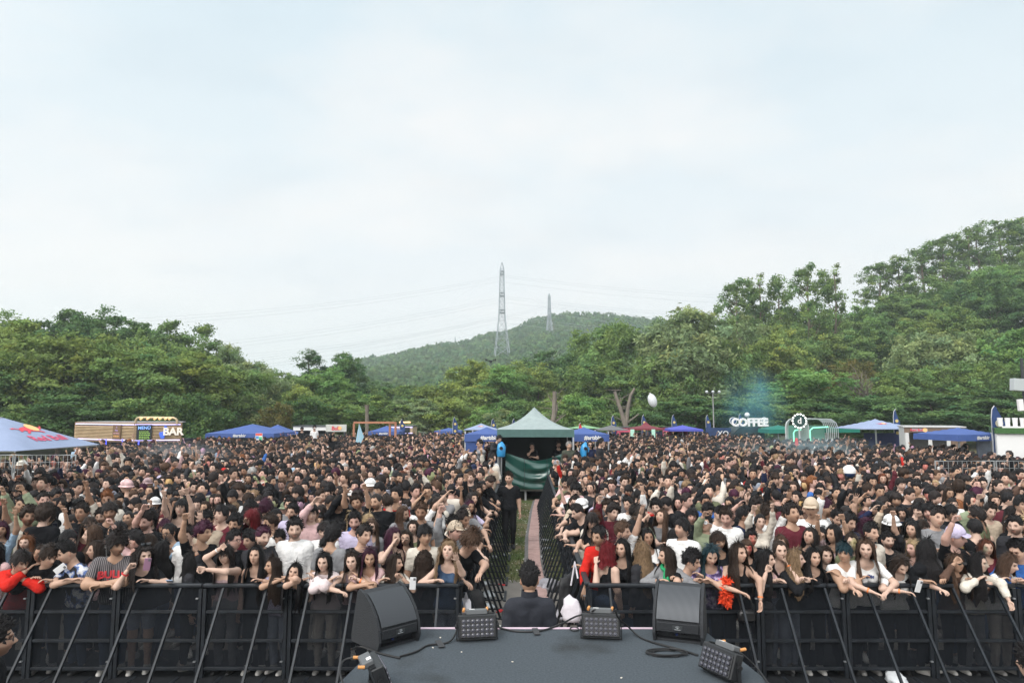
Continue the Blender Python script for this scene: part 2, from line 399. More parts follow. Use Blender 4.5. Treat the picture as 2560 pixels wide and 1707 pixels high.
def tree(kind, leafk, u, v, wpx, y, label, group=None, zb=None, name=None):
    P = PROTO[kind]; top = aty(u, v, y); x = top.x; zb = float(land_h(x, y)) if zb is None else zb
    H = max(1.5, top.z-zb); W = wpx*y/FPX
    rz = random.uniform(0, 6.28)
    t = thing(name or ('bush' if kind.startswith('bush') else 'broadleaf_tree'), label, 'bush' if kind.startswith('bush') else 'tree', (x, y, zb), rz, group)
    t.scale = (W/P['w'], W/P['w'], H/P['h'])
    key = (kind, leafk)
    if key not in _tc:
        me = P['crown'].copy(); me.materials.clear(); me.materials.append(LEAF[leafk]); me.name = 'crown'; _tc[key] = me
    link('crown', _tc[key], t); link('trunk', P['trunk'], t)
    return t
GL, GR, GC, GS = 'trees beyond the left edge of the field', 'trees beyond the right edge of the field', 'trees across the middle behind the field', 'trees on the wooded slope'
AL = 'dark green tree standing in the back row of the left-hand wood'
TREES = [
 # left, front row
 ('spray0','olive',-90,800,300,58,'olive layered tree cut by the photo edge above the big blue-grey parasol',GL),
 ('round2','yell',45,803,260,60,'yellow-green tree right above the top of the big blue-grey parasol',GL),
 ('spray0','olive',165,838,250,56,'olive layered tree above the left end of the wooden bar kiosk',GL),
 ('spray1','olive',275,850,240,59,'olive layered tree above the middle of the wooden bar kiosk',GL),
 ('round0','mid',375,872,230,56,'mid-green bushy tree above the lamp pipe of the wooden bar kiosk',GL),
 ('round0','olive',470,885,230,58,'olive tree just right of the wooden bar kiosk',GL),
 ('round1','mid',560,915,200,62,'green tree right behind the two blue parasols on the left',GL),
 ('round1','dark',-20,915,230,54,'dark low tree behind the big blue-grey parasol',GL),
 ('round2','dark',215,960,260,54,'dark low tree just behind the wooden bar kiosk',GL),
 ('bush1','mid',395,985,170,53,'green bush behind the BAR letters of the kiosk',GL),
 ('bush0','dark',490,985,150,53,'dark bush between the bar kiosk and the blue parasols',GL),
 # left, back row
 ('round0','mid',20,786,190,78,AL,GL),('round1','dark',110,806,190,80,AL,GL),('round2','dark',182,781,160,82,AL,GL),
 ('round0','dark',262,776,190,84,AL,GL),('round1','dark',345,806,200,82,AL,GL),('round2','mid',435,806,190,80,AL,GL),('round0','mid',512,846,150,80,AL,GL),
 ('willow0','pale',575,866,140,82,'thin pale tree showing sky at the right end of the left-hand wood',GL),
 ('willow1','pale',632,908,170,72,'pale feathery tree with thin shoots sticking up into the sky',GL),
 ('round1','mid',700,932,170,76,'mid-green tree sloping down to the gap in the skyline',GL),
 ('bush0','pale',620,985,170,62,'pale bush above the right one of the two blue parasols',GL),
 ('bush1','mid',555,1000,150,60,'green bush behind the left one of the two blue parasols',GL),
 ('bush0','brown',694,1008,76,56,'round brownish bush between the blue parasols and the white stall',GL),
 ('bush1','dark',758,990,130,62,'dark bush behind the long white stall sign',GL),
 ('bush1','yell',745,965,120,68,'yellow-green bush above the round brownish bush',GL),
 # the lone dark tree and its neighbours
 ('tall2','dark',778,876,110,88,'dark open-crowned tree against the sky left of the hill, left one of the pair',GC),
 ('round1','dark',855,884,120,90,'dark open-crowned tree against the sky left of the hill, right one of the pair',GC),
 ('round0','fresh',830,922,150,78,'rounded fresh green tree in front of the dark sky-line pair',GC),
 ('round2','mid',880,985,160,66,'green tree above the plain sign board with the red emblem',GC),
 ('bush0','mid',960,1000,150,70,'green bush behind the bare sawn-off trunk',GC),
 ('round0','far',930,955,150,100,'dull green tree at the foot of the hill, behind the sawn-off trunk',GC),
 ('round1','mid',1015,965,150,95,'green tree at the foot of the hill beside the distant white roof',GC),
 ('round2','pale',1052,998,140,70,'blue-green round tree above the small wooden kiosk',GC),
 ('bush1','olive',1130,1000,130,68,'olive bush behind the small blue parasol left of the tent',GC),
 ('round1','yell',1190,903,170,88,'yellow-green broad tree right under the tall pylon',GC),
 ('round0','fresh',1255,915,150,84,'fresh green tree between the tall pylon and the black tent peak',GC),
 ('round0','olive',1290,905,170,92,'olive tree on the wood edge between the two pylons',GC),
 ('round2','olive',1345,930,150,86,'olive tree above the peak of the green tent',GC),
 ('round2','dark',1372,880,190,104,'dark green tree highest behind the green tent',GC),
 ('bush0','fresh',1214,1016,90,66,'fresh green bush left of the green tent peak',GC),
 ('bush1','pale',1250,1024,70,64,'pale flowering bush close to the left side of the green tent roof',GC),
 ('bush0','olive',1130,960,180,80,'olive bush in the wood below the flying drone',GC),
 ('bush0','dark',1310,1000,140,66,'dark bush right behind the green tent peak',GC),
 ('round0','dark',1462,862,150,100,'dark green tree left of the tall pointed tree',GC),
 ('willow1','mid',1532,812,200,90,'tall pointed green tree rising over the right of the far hill',GC),
 ('round1','mid',1540,905,220,84,'broad mid-green tree around the forked sawn-off trunk',GC),
 ('bush1','fresh',1453,985,120,66,'fresh green bush between the leaning trunk and the forked trunk',GC),
 ('bush0','mid',1370,1000,120,64,'green bush at the foot of the leaning sawn-off trunk',GC),
 ('bush0','mid',1500,1030,120,62,'low green bush behind the grey parasol',GC),
 ('bush1','dark',1600,1020,150,62,'dark bush below the floating white balloon',GC),
 # right, front
 ('willow0','pale',1722,775,290,82,'big pale feathery tree above the three-lamp post',GR),
 ('tall1','pale',1725,768,130,84,'thin leafy top sticking out of the big pale feathery tree',GR),
 ('willow1','mid',1655,890,170,80,'green feathery tree left of the three-lamp post',GR),
 ('willow0','mid',1800,850,190,80,'green feathery tree right of the three-lamp post',GR),
 ('round0','dark',1735,990,220,64,'dark tree behind the navy banner and the three-lamp post',GR),
 ('bush1','dark',1850,1000,170,62,'dark bush behind the coffee van sign in the blue smoke',GR),
 ('round2','yell',1930,815,170,88,'yellow-green rounded tree above the blue smoke',GR),
 ('round1','fresh',1990,925,230,70,'fresh green tree above the silver arched stand',GR),
 ('round2','mid',1900,985,200,66,'green tree left of the silver arched stand, in the smoke',GR),
 ('round1','dark',2080,985,230,64,'dark tree directly behind the silver arched stand',GR),
 ('willow0','brown',2140,905,190,76,'thin brownish tree full of bare grey branches',GR),
 ('willow1','pale',2330,835,210,78,'big pale grey-green tree above the brown kiosk',GR),
 ('willow0','mid',2240,925,190,72,'green feathery tree right of the bare grey branches',GR),
 ('willow1','mid',2430,905,190,72,'green feathery tree left of the post with the grey box',GR),
 ('round2','fresh',2555,825,230,74,'bright green tree behind the post with the grey box',GR),
 ('round0','dark',2330,985,260,64,'dark tree behind the brown kiosk on the right',GR),
 ('round1','dark',2480,975,220,64,'dark tree behind the navy flag on the right',GR),
 ('bush1','dark',2200,1000,170,62,'dark bush above the blue-grey parasol with two emblems',GR),
 # tall airy poplars on the skyline
 ('tall0','mid',1835,700,105,112,'airy poplar leftmost on the right-hand skyline',GR),
 ('tall1','mid',1880,686,105,114,'second airy poplar from the left on the right-hand skyline',GR),
 ('tall2','mid',1940,688,100,112,'third airy poplar from the left on the right-hand skyline',GR),
 ('tall0','mid',2012,662,105,104,'tall poplar with a thick brown forked trunk above the yellow-green tree',GR),
 ('tall1','mid',2068,664,95,106,'tall poplar right beside the one with the thick forked trunk',GR),
]
for k, (u, v) in enumerate([(2195,660),(2249,640),(2310,612),(2350,596),(2400,580),(2444,560),(2500,556),(2545,546),(2600,540)]):
    TREES.append((f'tall{k%3}', 'mid', u, v-4, 100, 132, 'airy poplar on the crest of the right-hand slope, sky between its leaves', 'poplars on the crest'))
for k, (u, v) in enumerate([(2090,790),(2150,768),(2215,745),(2270,740),(2330,730),(2390,706),(2445,690),(2500,668),(2560,656),(2620,650)]):
    TREES.append((f'round{k%3}', ['mid','fresh','mid'][k%3], u, v, 150, 122, 'green tree along the top of the wooded right-hand slope', GS))
for k, (u, v) in enumerate([(1985,850),(2055,840),(2120,828),(2190,812),(2262,806),(2330,790),(2400,770),(2560,745)]):
    TREES.append((f'round{(k+1)%3}', ['mid','olive','mid','dark'][k%4], u, v, 150, 100, 'green tree half-way up the wooded right-hand slope', GS))
for k, (u, v) in enumerate([(1668,880),(1715,860),(1770,800),(1830,790),(1890,775),(1960,770),(2020,775)]):
    TREES.append((f'round{k%3}', ['far','mid'][k%2], u, v, 150, 125, 'dull green tree behind the pale feathery trees', GS))
TREES.append(('round1','dark',2468,690,160,104,'very dark tree with rounded clumps high on the right-hand slope',GS))
for t_ in TREES: tree(*t_[:7], group=t_[7])

# far wood on the hill: nobody could count it
def build_wood():
    r = np.random.default_rng(5); C = []; R = []
    y = 128.0
    while y < 560:
        step = 3.4+y*.005; us = np.arange(560, 2080, step*FPX/y); us = us+r.uniform(-.5, .5, len(us))*step*FPX/y
        yy = y+r.uniform(-2.5, 2.5, len(us)); xx = (us-1280)/FPX*yy
        rad = r.uniform(1.8, 3.4, len(us))*(1+.12*(y > 300)); C.append(np.stack([xx, yy, land_h(xx, yy)+rad*1.1+1.2], 1)); R.append(rad); y += step*.95
    C = np.concatenate(C); R = np.concatenate(R); n = len(C); K = 46
    d = r.normal(0, 1, (n, K, 3)); d /= np.linalg.norm(d, axis=2, keepdims=True); d[..., 2] = np.abs(d[..., 2])*1.2-.35
    P = C[:, None]+d*R[:, None, None]*r.uniform(.7, 1.08, (n, K, 1))*np.array([1, 1, 1.15])
    P = P.reshape(-1, 3); m = len(P); dd = d.reshape(-1, 3)
    nr = dd+r.normal(0, .55, (m, 3)); nr /= np.linalg.norm(nr, axis=1, keepdims=True)
    t = np.cross(nr, r.normal(0, 1, (m, 3))); t /= np.linalg.norm(t, axis=1, keepdims=True)+1e-9; b = np.cross(nr, t)
    s = (np.repeat(R, K)*r.uniform(.20, .38, m))[:, None]
    V = np.stack([P+t*s, P+b*s*.8, P-t*s, P-b*s*.8], 1).reshape(-1, 3); F = np.arange(m*4).reshape(-1, 4)
    tint = np.repeat(1+.16*r.normal(0, 1, (n, 1))+np.array([[.12, .03, -.02]])*r.normal(0, 1, (n, 1)), K, 0)*(1+.10*r.normal(0, 1, (m, 1)))
    o = link('wood', new_mesh('wood', V, F, LEAF['far'], False, np.repeat(np.clip(tint, .5, 1.7), 4, 0))); o['kind'] = 'stuff'
    o['label'] = 'far green wood covering the hill behind the field'
build_wood()
# ------------------------------------------------------------------ stage runway and what stands on it
STZ = 1.5
CARPET = mat('stage_carpet', (0.066, 0.078, 0.090), .97, noise=.22, nscale=60, bump=.5, bscale=160, spec=.15)
BLACKM = mat('black_paint', (.013, .014, .016), .5, noise=.3, nscale=12, bump=.15, bscale=40, spec=.35)
BLACKP = mat('black_plastic', (.016, .017, .019), .42, bump=.12, bscale=120)
DGREY = mat('dark_grey_metal', (.07, .075, .08), .45, .5)
ALU = mat('aluminium', (.55, .56, .58), .35, .8)
WHITEP = mat('white_paint', (.74, .73, .72), .5)
WHITEC = mat('white_canvas', (.70, .70, .70), .85)
def stains():
    nt = CARPET.node_tree; N = nt.nodes; L = nt.links; b = N['Principled BSDF']; src = b.inputs['Base Color'].links[0].from_socket; tc = N.new('ShaderNodeTexCoord'); nz = N.new('ShaderNodeTexNoise'); nz.inputs['Scale'].default_value = 1.7; nz.inputs['Detail'].default_value = 6; L.new(tc.outputs['Object'], nz.inputs['Vector'])
    r = N.new('ShaderNodeValToRGB'); r.color_ramp.elements[0].position = .28; r.color_ramp.elements[0].color = (.62, .58, .54, 1); r.color_ramp.elements[1].position = .44; r.color_ramp.elements[1].color = (1, 1, 1, 1); q = r.color_ramp.elements.new(.72); q.color = (1.0, 1.0, 1.0, 1); r.color_ramp.elements.new(.80).color = (1.25, 1.22, 1.2, 1); L.new(nz.outputs[0], r.inputs[0])
    mm = N.new('ShaderNodeMixRGB'); mm.blend_type = 'MULTIPLY'; mm.inputs[0].default_value = 1; L.new(src, mm.inputs[1]); L.new(r.outputs[0], mm.inputs[2]); L.new(mm.outputs[0], b.inputs['Base Color'])
stains()
def runway():
    B = MB(); P = [(-1.88, 0.0), (2.28, 0.0), (1.595, 5.93), (-.985, 5.93)]
    B.prism(P, lambda p, q: (p, q, STZ-.10), lambda p, q: (p, q, STZ))
    o = B.build('stage_floor', CARPET); o['kind'] = 'structure'
    E = MB(); E.box((.305, 5.945, STZ-.05), (2.60, .03, .112)); e = E.build('stage_edge_trim', mat('pinkish_trim', (.62, .47, .55), .5), o)
    K = MB(); K.prism([(-1.8, .1), (2.2, .1), (1.56, 5.88), (-.95, 5.88)], lambda p, q: (p, q, 0), lambda p, q: (p, q, STZ-.101)); K.build('stage_skirt', mat('black_cloth', (.012, .012, .013), .95, bump=.5, bscale=9), o)
    r = random.Random(3); S_ = MB()
    for i in range(12):
        x, y = r.uniform(-1.0, 1.6), r.uniform(4.8, 5.85); S_.box((x, y, STZ+.004), (r.uniform(.006, .018), r.uniform(.005, .012), .004), (0, 0, r.uniform(0, 3)))
    s_ = S_.build('litter', mat('paper_scrap', (.6, .55, .48), .9)); s_['kind'] = 'stuff'; s_['label'] = 'tiny paper scraps lying on the stage carpet'
runway()
def grillemat():
    M = mat('speaker_grille', (.05, .054, .06), .5, .4); nt = M.node_tree; N = nt.nodes; L = nt.links; b = N['Principled BSDF']
    tc = N.new('ShaderNodeTexCoord'); wv = N.new('ShaderNodeTexWave'); wv.inputs['Scale'].default_value = 28; wv.bands_direction = 'X'; L.new(tc.outputs['Object'], wv.inputs['Vector'])
    r = N.new('ShaderNodeValToRGB'); r.color_ramp.elements[0].color = (.014, .015, .018, 1); r.color_ramp.elements[1].color = (.10, .108, .12, 1); L.new(wv.outputs[0], r.inputs[0]); L.new(r.outputs[0], b.inputs['Base Color'])
    return M
GRILLE = grillemat(); CABMAT = mat('speaker_paint', (.020, .022, .026), .62, noise=.2, nscale=30, bump=.5, bscale=130)
def star_mesh():
    B = MB()
    for a in (-1.0, -.5, 0, .5, 1.0): B.beam((0, 0, -.004), (.024*math.sin(a), 0, -.004+.03*math.cos(a)), .0035, .003)
    B.box((0, 0, -.014), (.060, .003, .006)); return B
def wedge(loc, rz, label, w=.50):
    """stage monitor: curved sloping grille towards the singer, low lip with a badge, recessed connector panel at the bottom"""
    t = thing('stage_monitor', label, 'speaker', loc, rz, 'wedge monitors on the runway'); t.scale = (.78, .78, .78)
    # profile (y,z); -y faces the camera. back is vertical, top edge high at the back
    prof = [(-.245, .0), (-.275, .085), (-.255, .20), (-.20, .315), (-.10, .425), (.02, .505), (.10, .53), (.135, .50), (.235, .06), (.225, .0)]
    B = MB(); h = w/2; th = .028
    for s_ in (-1, 1): B.prism(prof, lambda p, q: (s_*h, p, q), lambda p, q: (s_*(h-th), p, q))
    inn = [(-.155, .03), (-.155, .095), (-.248, .098), (-.238, .20), (-.19, .305), (-.09, .412), (.02, .490), (.10, .515), (.12, .49), (.22, .06), (.21, .03)]
    B.prism(inn, lambda p, q: (-h+th+.001, p, q), lambda p, q: (h-th-.001, p, q)); B.box((0, -.02, .012), (w-.06, .40, .024))
    B.build('cabinet', CABMAT, t)
    G = MB(); gp = [(-.2475, .215), (-.225, .262), (-.19, .318), (-.145, .368), (-.09, .422), (-.03, .466), (.02, .497)]
    V = []; F = []
    for (y, z) in gp: V += [(-h+th+.012, y-.010, z+.006), (h-th-.012, y-.010, z+.006)]
    F = [(2*i, 2*i+1, 2*i+3, 2*i+2) for i in range(len(gp)-1)]; G.add(V, F); G.build('grille', GRILLE, t, True)
    L_ = MB(); L_.box((0, -.262, .150), (w-.09, .012, .092), (.12, 0, 0), bev=.004); lp = L_.build('front_lip', CABMAT, t)
    Bd = MB(); Bd.box((0, 0, 0), (.10, .004, .045), bev=.001); bd = link('badge', Bd.mesh('badge', DGREY), t, (0, -.272, .150), (.12, 0, 0))
    st = star_mesh(); st_o = link('emblem', st.mesh('emblem', mat('badge_silver', (.6, .62, .64), .35, .6)), bd, (0, -.0045, 0))
    C_ = MB(); C_.box((0, -.150, .060), (w-.10, .006, .05)); cp = C_.build('connector_panel', DGREY, t)
    for x in (-.06, -.02, .05): 
        q = MB(); q.tube([(x, -.152, .06), (x, -.175, .058)], .012, 10); q.build('socket', mat('socket_blue', (.03, .05, .16), .4) if x == -.02 else BLACKP, cp)
    return t
w0 = atz(905, 1622, STZ); w1 = atz(1694, 1605, STZ)
_w = atz(962, 1600, STZ); wedge((_w.x, _w.y, STZ), RAD(44), 'black wedge monitor turned inwards on the left edge of the runway, badge on its lip')
_w = atz(1702, 1588, STZ); wedge((_w.x, _w.y, STZ), RAD(-20), 'black wedge monitor on the right of the runway, beside the coiled cable')
LENS = mat('lens', (.03, .03, .045), .08, spec=.9); LENSR = mat('lens_ring', (.10, .10, .12), .3, .5)
def led_bar(loc, rz, label, pitch=-.18):
    t = thing('led_floodlight', label, 'stage light', loc, rz, 'floor floodlights on the runway'); t.scale = (.86, .86, .80)
    R = Euler((pitch, 0, 0)).to_matrix(); ctr = Vector((0, 0, .135))
    def P(p): return R@Vector(p)+ctr
    B = MB(); B.box(P((0, .01, 0)), (.355, .095, .215), R, bev=.008)
    B.build('housing', BLACKP, t)
    Fp = MB(); Fp.box(P((0, -.0415, -.008)), (.325, .008, .175), R, bev=.002); fp = Fp.build('front_plate', mat('lens_plate', (.008, .008, .010), .25, spec=.6), t)
    for row in range(4):
        for c in range(7):
            L_ = MB(); x, z = -.129+c*.043, .056-row*.0425
            a, b = P((x, -.046, z)), P((x, -.055, z)); L_.mi = 0; L_.tube([a, b], [.0185, .0175], 12, True); L_.mi = 1; L_.tube([b, P((x, -.060, z))], [.0145, .007], 12, True)
            L_.build('lens', [LENSR, LENS], fp)
    fin = MB()
    for k in range(30): fin.box(P((-.16+k*.011, .035, .113)), (.004, .045, .016), R)
    fin.build('cooling_fins', BLACKP, t)
    T_ = MB(); T_.box(P((0, .055, .13)), (.20, .09, .05), R, taper=.85, bev=.008); tb = T_.build('driver_box', mat('driver_grey', (.10, .105, .11), .5), t)
    s1 = MB(); s1.box(P((-.045, .035, .157)), (.05, .035, .002), R); s1.build('sticker', WHITEP, tb)
    Y = MB()
    for s_ in (-1, 1): Y.box((s_*.187, .02, .09), (.008, .035, .18)); Y.tube([(s_*.180, .02, .135), (s_*.205, .02, .135)], .02, 10)
    Y.box((0, .02, .006), (.382, .045, .010)); Y.build('yoke', BLACKM, t)
    for x in (-.12, .10):
        Q = MB(); Q.tube([P((x, .085, .135)), P((x+.01, .13, .155))], .013, 10); Q.build('plug', mat('plug_orange', (.55, .25, .08), .5), t)
    return t
_w = atz(1193, 1600, STZ); led_bar((_w.x, _w.y, STZ), RAD(9), 'black floodlight bar with 28 lenses left of the centre of the runway edge')
_w = atz(1503, 1597, STZ); led_bar((_w.x, _w.y, STZ), RAD(-7), 'black floodlight bar with 28 lenses right of the runway centre, by a small cable loop')
_w = atz(945, 1722, STZ); led_bar((_w.x, _w.y, STZ), RAD(112), 'floodlight bar seen from behind at the front left corner of the runway', pitch=-.35)
_w = atz(1800, 1692, STZ); led_bar((_w.x, _w.y, STZ), RAD(-62), 'floodlight bar seen sideways at the front right corner of the runway', pitch=-.35)
CABLE = mat('cable_rubber', (.012, .012, .013), .5)
def cable(pts, label, r=.0075, z0=STZ+.009, name='cable', m=None):
    P = [Vector((p[0], p[1], (p[2] if len(p) > 2 else z0))) for p in pts]; Q = []
    for i in range(len(P)-1):
        p0, p1, p2, p3 = P[max(i-1, 0)], P[i], P[i+1], P[min(i+2, len(P)-1)]
        for k in range(6):
            t = k/6; Q.append(.5*((2*p1)+(p2-p0)*t+(2*p0-5*p1+4*p2-p3)*t*t+(3*p1-p0-3*p2+p3)*t**3))
    Q.append(P[-1]); B = MB(); B.tube(Q, r, 6); o = B.build(name, m or CABLE, smooth=True); tag(o, label, 'cable', 'cables on the runway'); return o
def px(u, v, z=STZ+.01): q = atz(u, v, z); return (q.x, q.y, z)
cable([px(1143, 1556, STZ+.10), px(1140, 1580, STZ+.05), px(1120, 1605), px(1070, 1612), px(1040, 1628), px(1000, 1640)], 'black cable from the left floodlight bar to the left wedge monitor')
cable([px(1244, 1567), px(1290, 1577), px(1350, 1576), px(1400, 1560, STZ+.02), px(1440, 1540, STZ+.06), px(1470, 1533, STZ+.11), (.64, 5.45, STZ+.29)], 'black cable arching between the two front floodlight bars')
cable([(.80, 5.46, STZ+.29), px(1545, 1542, STZ+.22), px(1570, 1565, STZ+.06), px(1600, 1592), px(1640, 1607), px(1690, 1620), px(1745, 1637)], 'black cable from the right floodlight bar past the right wedge monitor')
_c = px(1668, 1632)
cable([(_c[0]+.14*(1+.12*(k//12))*math.cos(k*.55+1)*(1-.07*(k % 5)), _c[1]+.075*math.sin(k*.55+1)*(1-.05*(k % 4)), STZ+.009+.005*(k//11)) for k in range(36)], 'coil of black cable lying in front of the right wedge monitor', .0065)
_c = px(1436, 1571)
cable([(_c[0]+.035*math.cos(k*.6), _c[1]+.05*math.sin(k*.6), STZ+.009) for k in range(13)], 'small loop of black cable left of the right floodlight bar', .005)
cable([px(900, 1640, STZ+.12), px(860, 1650, STZ+.10), px(850, 1680, STZ+.06), px(862, 1720, STZ+.02)], 'black cable looping behind the front left corner floodlight')
cable([px(1838, 1622, STZ+.16), px(1862, 1640, STZ+.12), px(1895, 1672, STZ+.04), px(1925, 1715)], 'black cable hanging off the front right corner floodlight')
for _i, (_u, _v, _a, _lb) in enumerate([(1340, 1577, .1, 'strip of dark gaffer tape over the cable at the centre of the runway edge'), (1100, 1608, .3, 'strip of dark gaffer tape over the cable near the left wedge monitor')]):
    _q = atz(_u, _v, STZ+.012); _b = MB(); _b.box((0, 0, 0), (.05, .16, .006), bev=.002); _o = _b.build('tape_strip', mat('gaffer_tape', (.03, .03, .033), .6), loc=_q, rot=(0, 0, _a)); tag(_o, _lb, 'tape')
cable([px(880, 1622), px(905, 1616), px(950, 1632), px(1000, 1644)], 'black cable behind the left wedge monitor')

# ------------------------------------------------------------------ crowd barriers
def sheetmat():
    M = bpy.data.materials.new('perforated_sheet'); M.use_nodes = True; nt = M.node_tree; N = nt.nodes; L = nt.links; b = N['Principled BSDF']; out = N['Material Output']
    b.inputs['Base Color'].default_value = (.010, .012, .016, 1); b.inputs['Roughness'].default_value = .6; b.inputs['Specular IOR Level'].default_value = .15
    tr = N.new('ShaderNodeBsdfTransparent'); mx = N.new('ShaderNodeMixShader')
    tc = N.new('ShaderNodeTexCoord'); mp = N.new('ShaderNodeMapping'); mp.inputs['Scale'].default_value = (90, 90, 90); L.new(tc.outputs['Object'], mp.inputs[0])
    sp = N.new('ShaderNodeSeparateXYZ'); L.new(mp.outputs[0], sp.inputs[0])
    def m(op, a, b_=None):
        n = N.new('ShaderNodeMath'); n.operation = op
        for i, x in enumerate((a, b_)):
            if x is None: continue
            if isinstance(x, (int, float)): n.inputs[i].default_value = x
            else: L.new(x, n.inputs[i])
        return n.outputs[0]
    fx = m('SUBTRACT', m('FRACT', sp.outputs[0]), .5); fz = m('SUBTRACT', m('FRACT', sp.outputs[2]), .5)
    d = m('SQRT', m('ADD', m('MULTIPLY', fx, fx), m('MULTIPLY', fz, fz))); hole = m('LESS_THAN', d, .345)
    L.new(hole, mx.inputs[0]); L.new(b.outputs[0], mx.inputs[1]); L.new(tr.outputs[0], mx.inputs[2]); L.new(mx.outputs[0], out.inputs[0]); return M
SHEET = sheetmat(); BARM = mat('barrier_black_paint', (.013, .016, .021), .5, .2, noise=.45, nscale=9, bump=.2, bscale=50)
BW = 1.08; BH = 1.13
def make_barrier(reach=.90):
    t = thing('crowd_barrier', 'black perforated crowd barrier section', 'barrier', group='crowd barriers'); h = BW/2
    for s_ in (-1, 1): B = MB(); B.box((s_*(h-.028), 0, BH/2-.02), (.045, .045, BH-.04), bev=.004); B.build('frame_post', BARM, t)
    R_ = MB(); R_.box((0, 0, BH), (BW-.006, .075, .05), bev=.014); R_.build('top_rail', BARM, t)
    for z in (.81, .46, .125):
        q = MB(); q.box((0, .0, z), (BW-.11, .036, .036), bev=.003); q.build('cross_rail', BARM, t)
    P = MB(); P.box((0, .021, .63), (BW-.10, .002, .98)); P.build('perforated_panel', SHEET, t)
    for s_ in (-1, 1):
        q = MB(); q.beam((s_*.272, -.03, BH-.03), (s_*.272, -reach+.04, .03), .034, .026, up=(1, 0, 0)); q.build('diagonal_brace', BARM, t)
        f = MB(); f.beam((s_*.272, .022, .012), (s_*.272, -reach, .012), .045, .022); f.build('foot_rail', BARM, t)
    f = MB(); f.box((0, -reach, .014), (BW*.62, .045, .024)); f.build('foot_bar', BARM, t)
    y0 = -reach+.0 if reach > .6 else .03; f = MB(); f.box((0, (y0+1.0)/2, .012), (BW-.01, 1.0-y0, .010)); f.build('floor_plate', mat('floor_plate_black', (.014, .015, .017), .85, noise=.3, nscale=6, spec=.1), t)
    C_ = MB(); 
    for z in (.98, .22): C_.box((h-.055, -.035, z), (.03, .03, .012)); 
    C_.build('latch', ALU, t); return t
_br = {}
def barrier(x, y, rz, label, reach=.90):
    if reach not in _br: b = _br[reach] = make_barrier(reach); b.location = (x, y, 0); b.rotation_euler = (0, 0, rz); b['label'] = label; return b
    return dup(_br[reach], (x, y, 0), rz, label)
FY = 8.90; ORD = ['first', 'second', 'third', 'fourth', 'fifth', 'sixth', 'seventh', 'eighth', 'ninth', 'tenth', 'eleventh', 'twelfth', 'thirteenth', 'fourteenth', 'fifteenth']
XL = -.66; XR = .96
for k in range(6): barrier(XL-BW*(k+.5), FY, 0, f'black perforated front barrier left of the aisle, {ORD[k]} section counted from the aisle')
for k in range(6): barrier(XR+BW*(k+.5), FY, 0, f'black perforated front barrier right of the aisle, {ORD[k]} section counted from the aisle')
def aisle_x(y, side): return (XL+(y-8.9)*.020) if side < 0 else (XR+(y-8.9)*.020)
for k in range(14):
    y = FY+.04+BW*(k+.5)
    barrier(aisle_x(y, -1), y, RAD(90)-.020, f'black barrier along the left side of the aisle, {ORD[k]} section counted from the stage', .46)
    barrier(aisle_x(y, 1), y, RAD(-90)-.020, f'black barrier along the right side of the aisle, {ORD[k]} section counted from the stage', .46)

# ------------------------------------------------------------------ the aisle: cable cover, litter
def cable_cover():
    pts = [(.60, 6.6), (.53, 9.), (.50, 12.3), (.485, 15.2), (.57, 18.5), (.80, 23.), (1.0, 26.)]
    ys = np.linspace(6.6, 26, 34); xs = np.interp(ys, [p[1] for p in pts], [p[0] for p in pts])
    t = thing('cable_ramp', 'long pinkish cable cover running down the aisle to the green tent', 'cable cover', (0, 0, 0))
    A, G = MB(), MB()
    for i in range(33):
        a, b = Vector((xs[i], ys[i]+.008, 0)), Vector((xs[i+1], ys[i+1], 0)); z = .075+.004*(i % 3)
        A.add([(a.x-.135, a.y, z), (a.x+.135, a.y, z), (b.x+.135, b.y, z), (b.x-.135, b.y, z), (a.x-.135, a.y, 0), (a.x+.135, a.y, 0), (b.x+.135, b.y, 0), (b.x-.135, b.y, 0)], [(0, 1, 2, 3), (0, 4, 5, 1), (3, 2, 6, 7), (0, 3, 7, 4), (1, 5, 6, 2)])
        for s_ in (-1, 1):
            G.add([(a.x+s_*.138, a.y, .07), (b.x+s_*.138, b.y, .07), (b.x+s_*.225, b.y, .010), (a.x+s_*.225, a.y, .010)], [(0, 1, 2, 3)])
    A.build('cover_panel', mat('faded_pink_plastic', (.36, .235, .215), .7, noise=.22, nscale=7, bump=.6, bscale=50), t); G.build('ramp_edge', mat('ramp_grey', (.15, .145, .145), .8, noise=.3, nscale=6), t)
cable_cover()
def crumple(name, loc, size, m, label, cat, seed, group=None, flat=.5):
    r = np.random.default_rng(seed); bm = bmesh.new(); bmesh.ops.create_icosphere(bm, subdivisions=3, radius=1)
    P = np.array([v.co[:] for v in bm.verts]); q = P*(1+.22*vnoise(P, 3.1, seed)+.12*vnoise(P, 7, seed+2))[:, None]*np.array(size)
    q[:, 2] = np.maximum(q[:, 2]*1.0, -size[2]*.55)+size[2]*.55
    for v, c in zip(bm.verts, q): v.co = c
    me = bpy.data.meshes.new(name); bm.to_mesh(me); bm.free(); me.materials.append(m); me.polygons.foreach_set('use_smooth', np.ones(len(me.polygons), bool))
    o = link(name, me, loc=loc, rot=(0, 0, seed)); tag(o, label, cat, group); return o
GREYCL = mat('grey_cloth', (.30, .29, .32), .95, noise=.3, nscale=9, bump=.8, bscale=14)
def gp(u, v, z=0.): q = atz(u, v, z); return (q.x, q.y, z)
crumple('jacket', gp(1372, 1473), (.24, .20, .13), GREYCL, 'grey crumpled jacket on the ground by the far end of the right aisle barrier feet', 'jacket', 4)
crumple('sweater', gp(1410, 1548), (.30, .22, .12), GREYCL, 'grey crumpled sweater on the concrete just beyond the right edge of the stage', 'sweater', 5)
REDP = mat('red_plastic', (.55, .03, .035), .5)
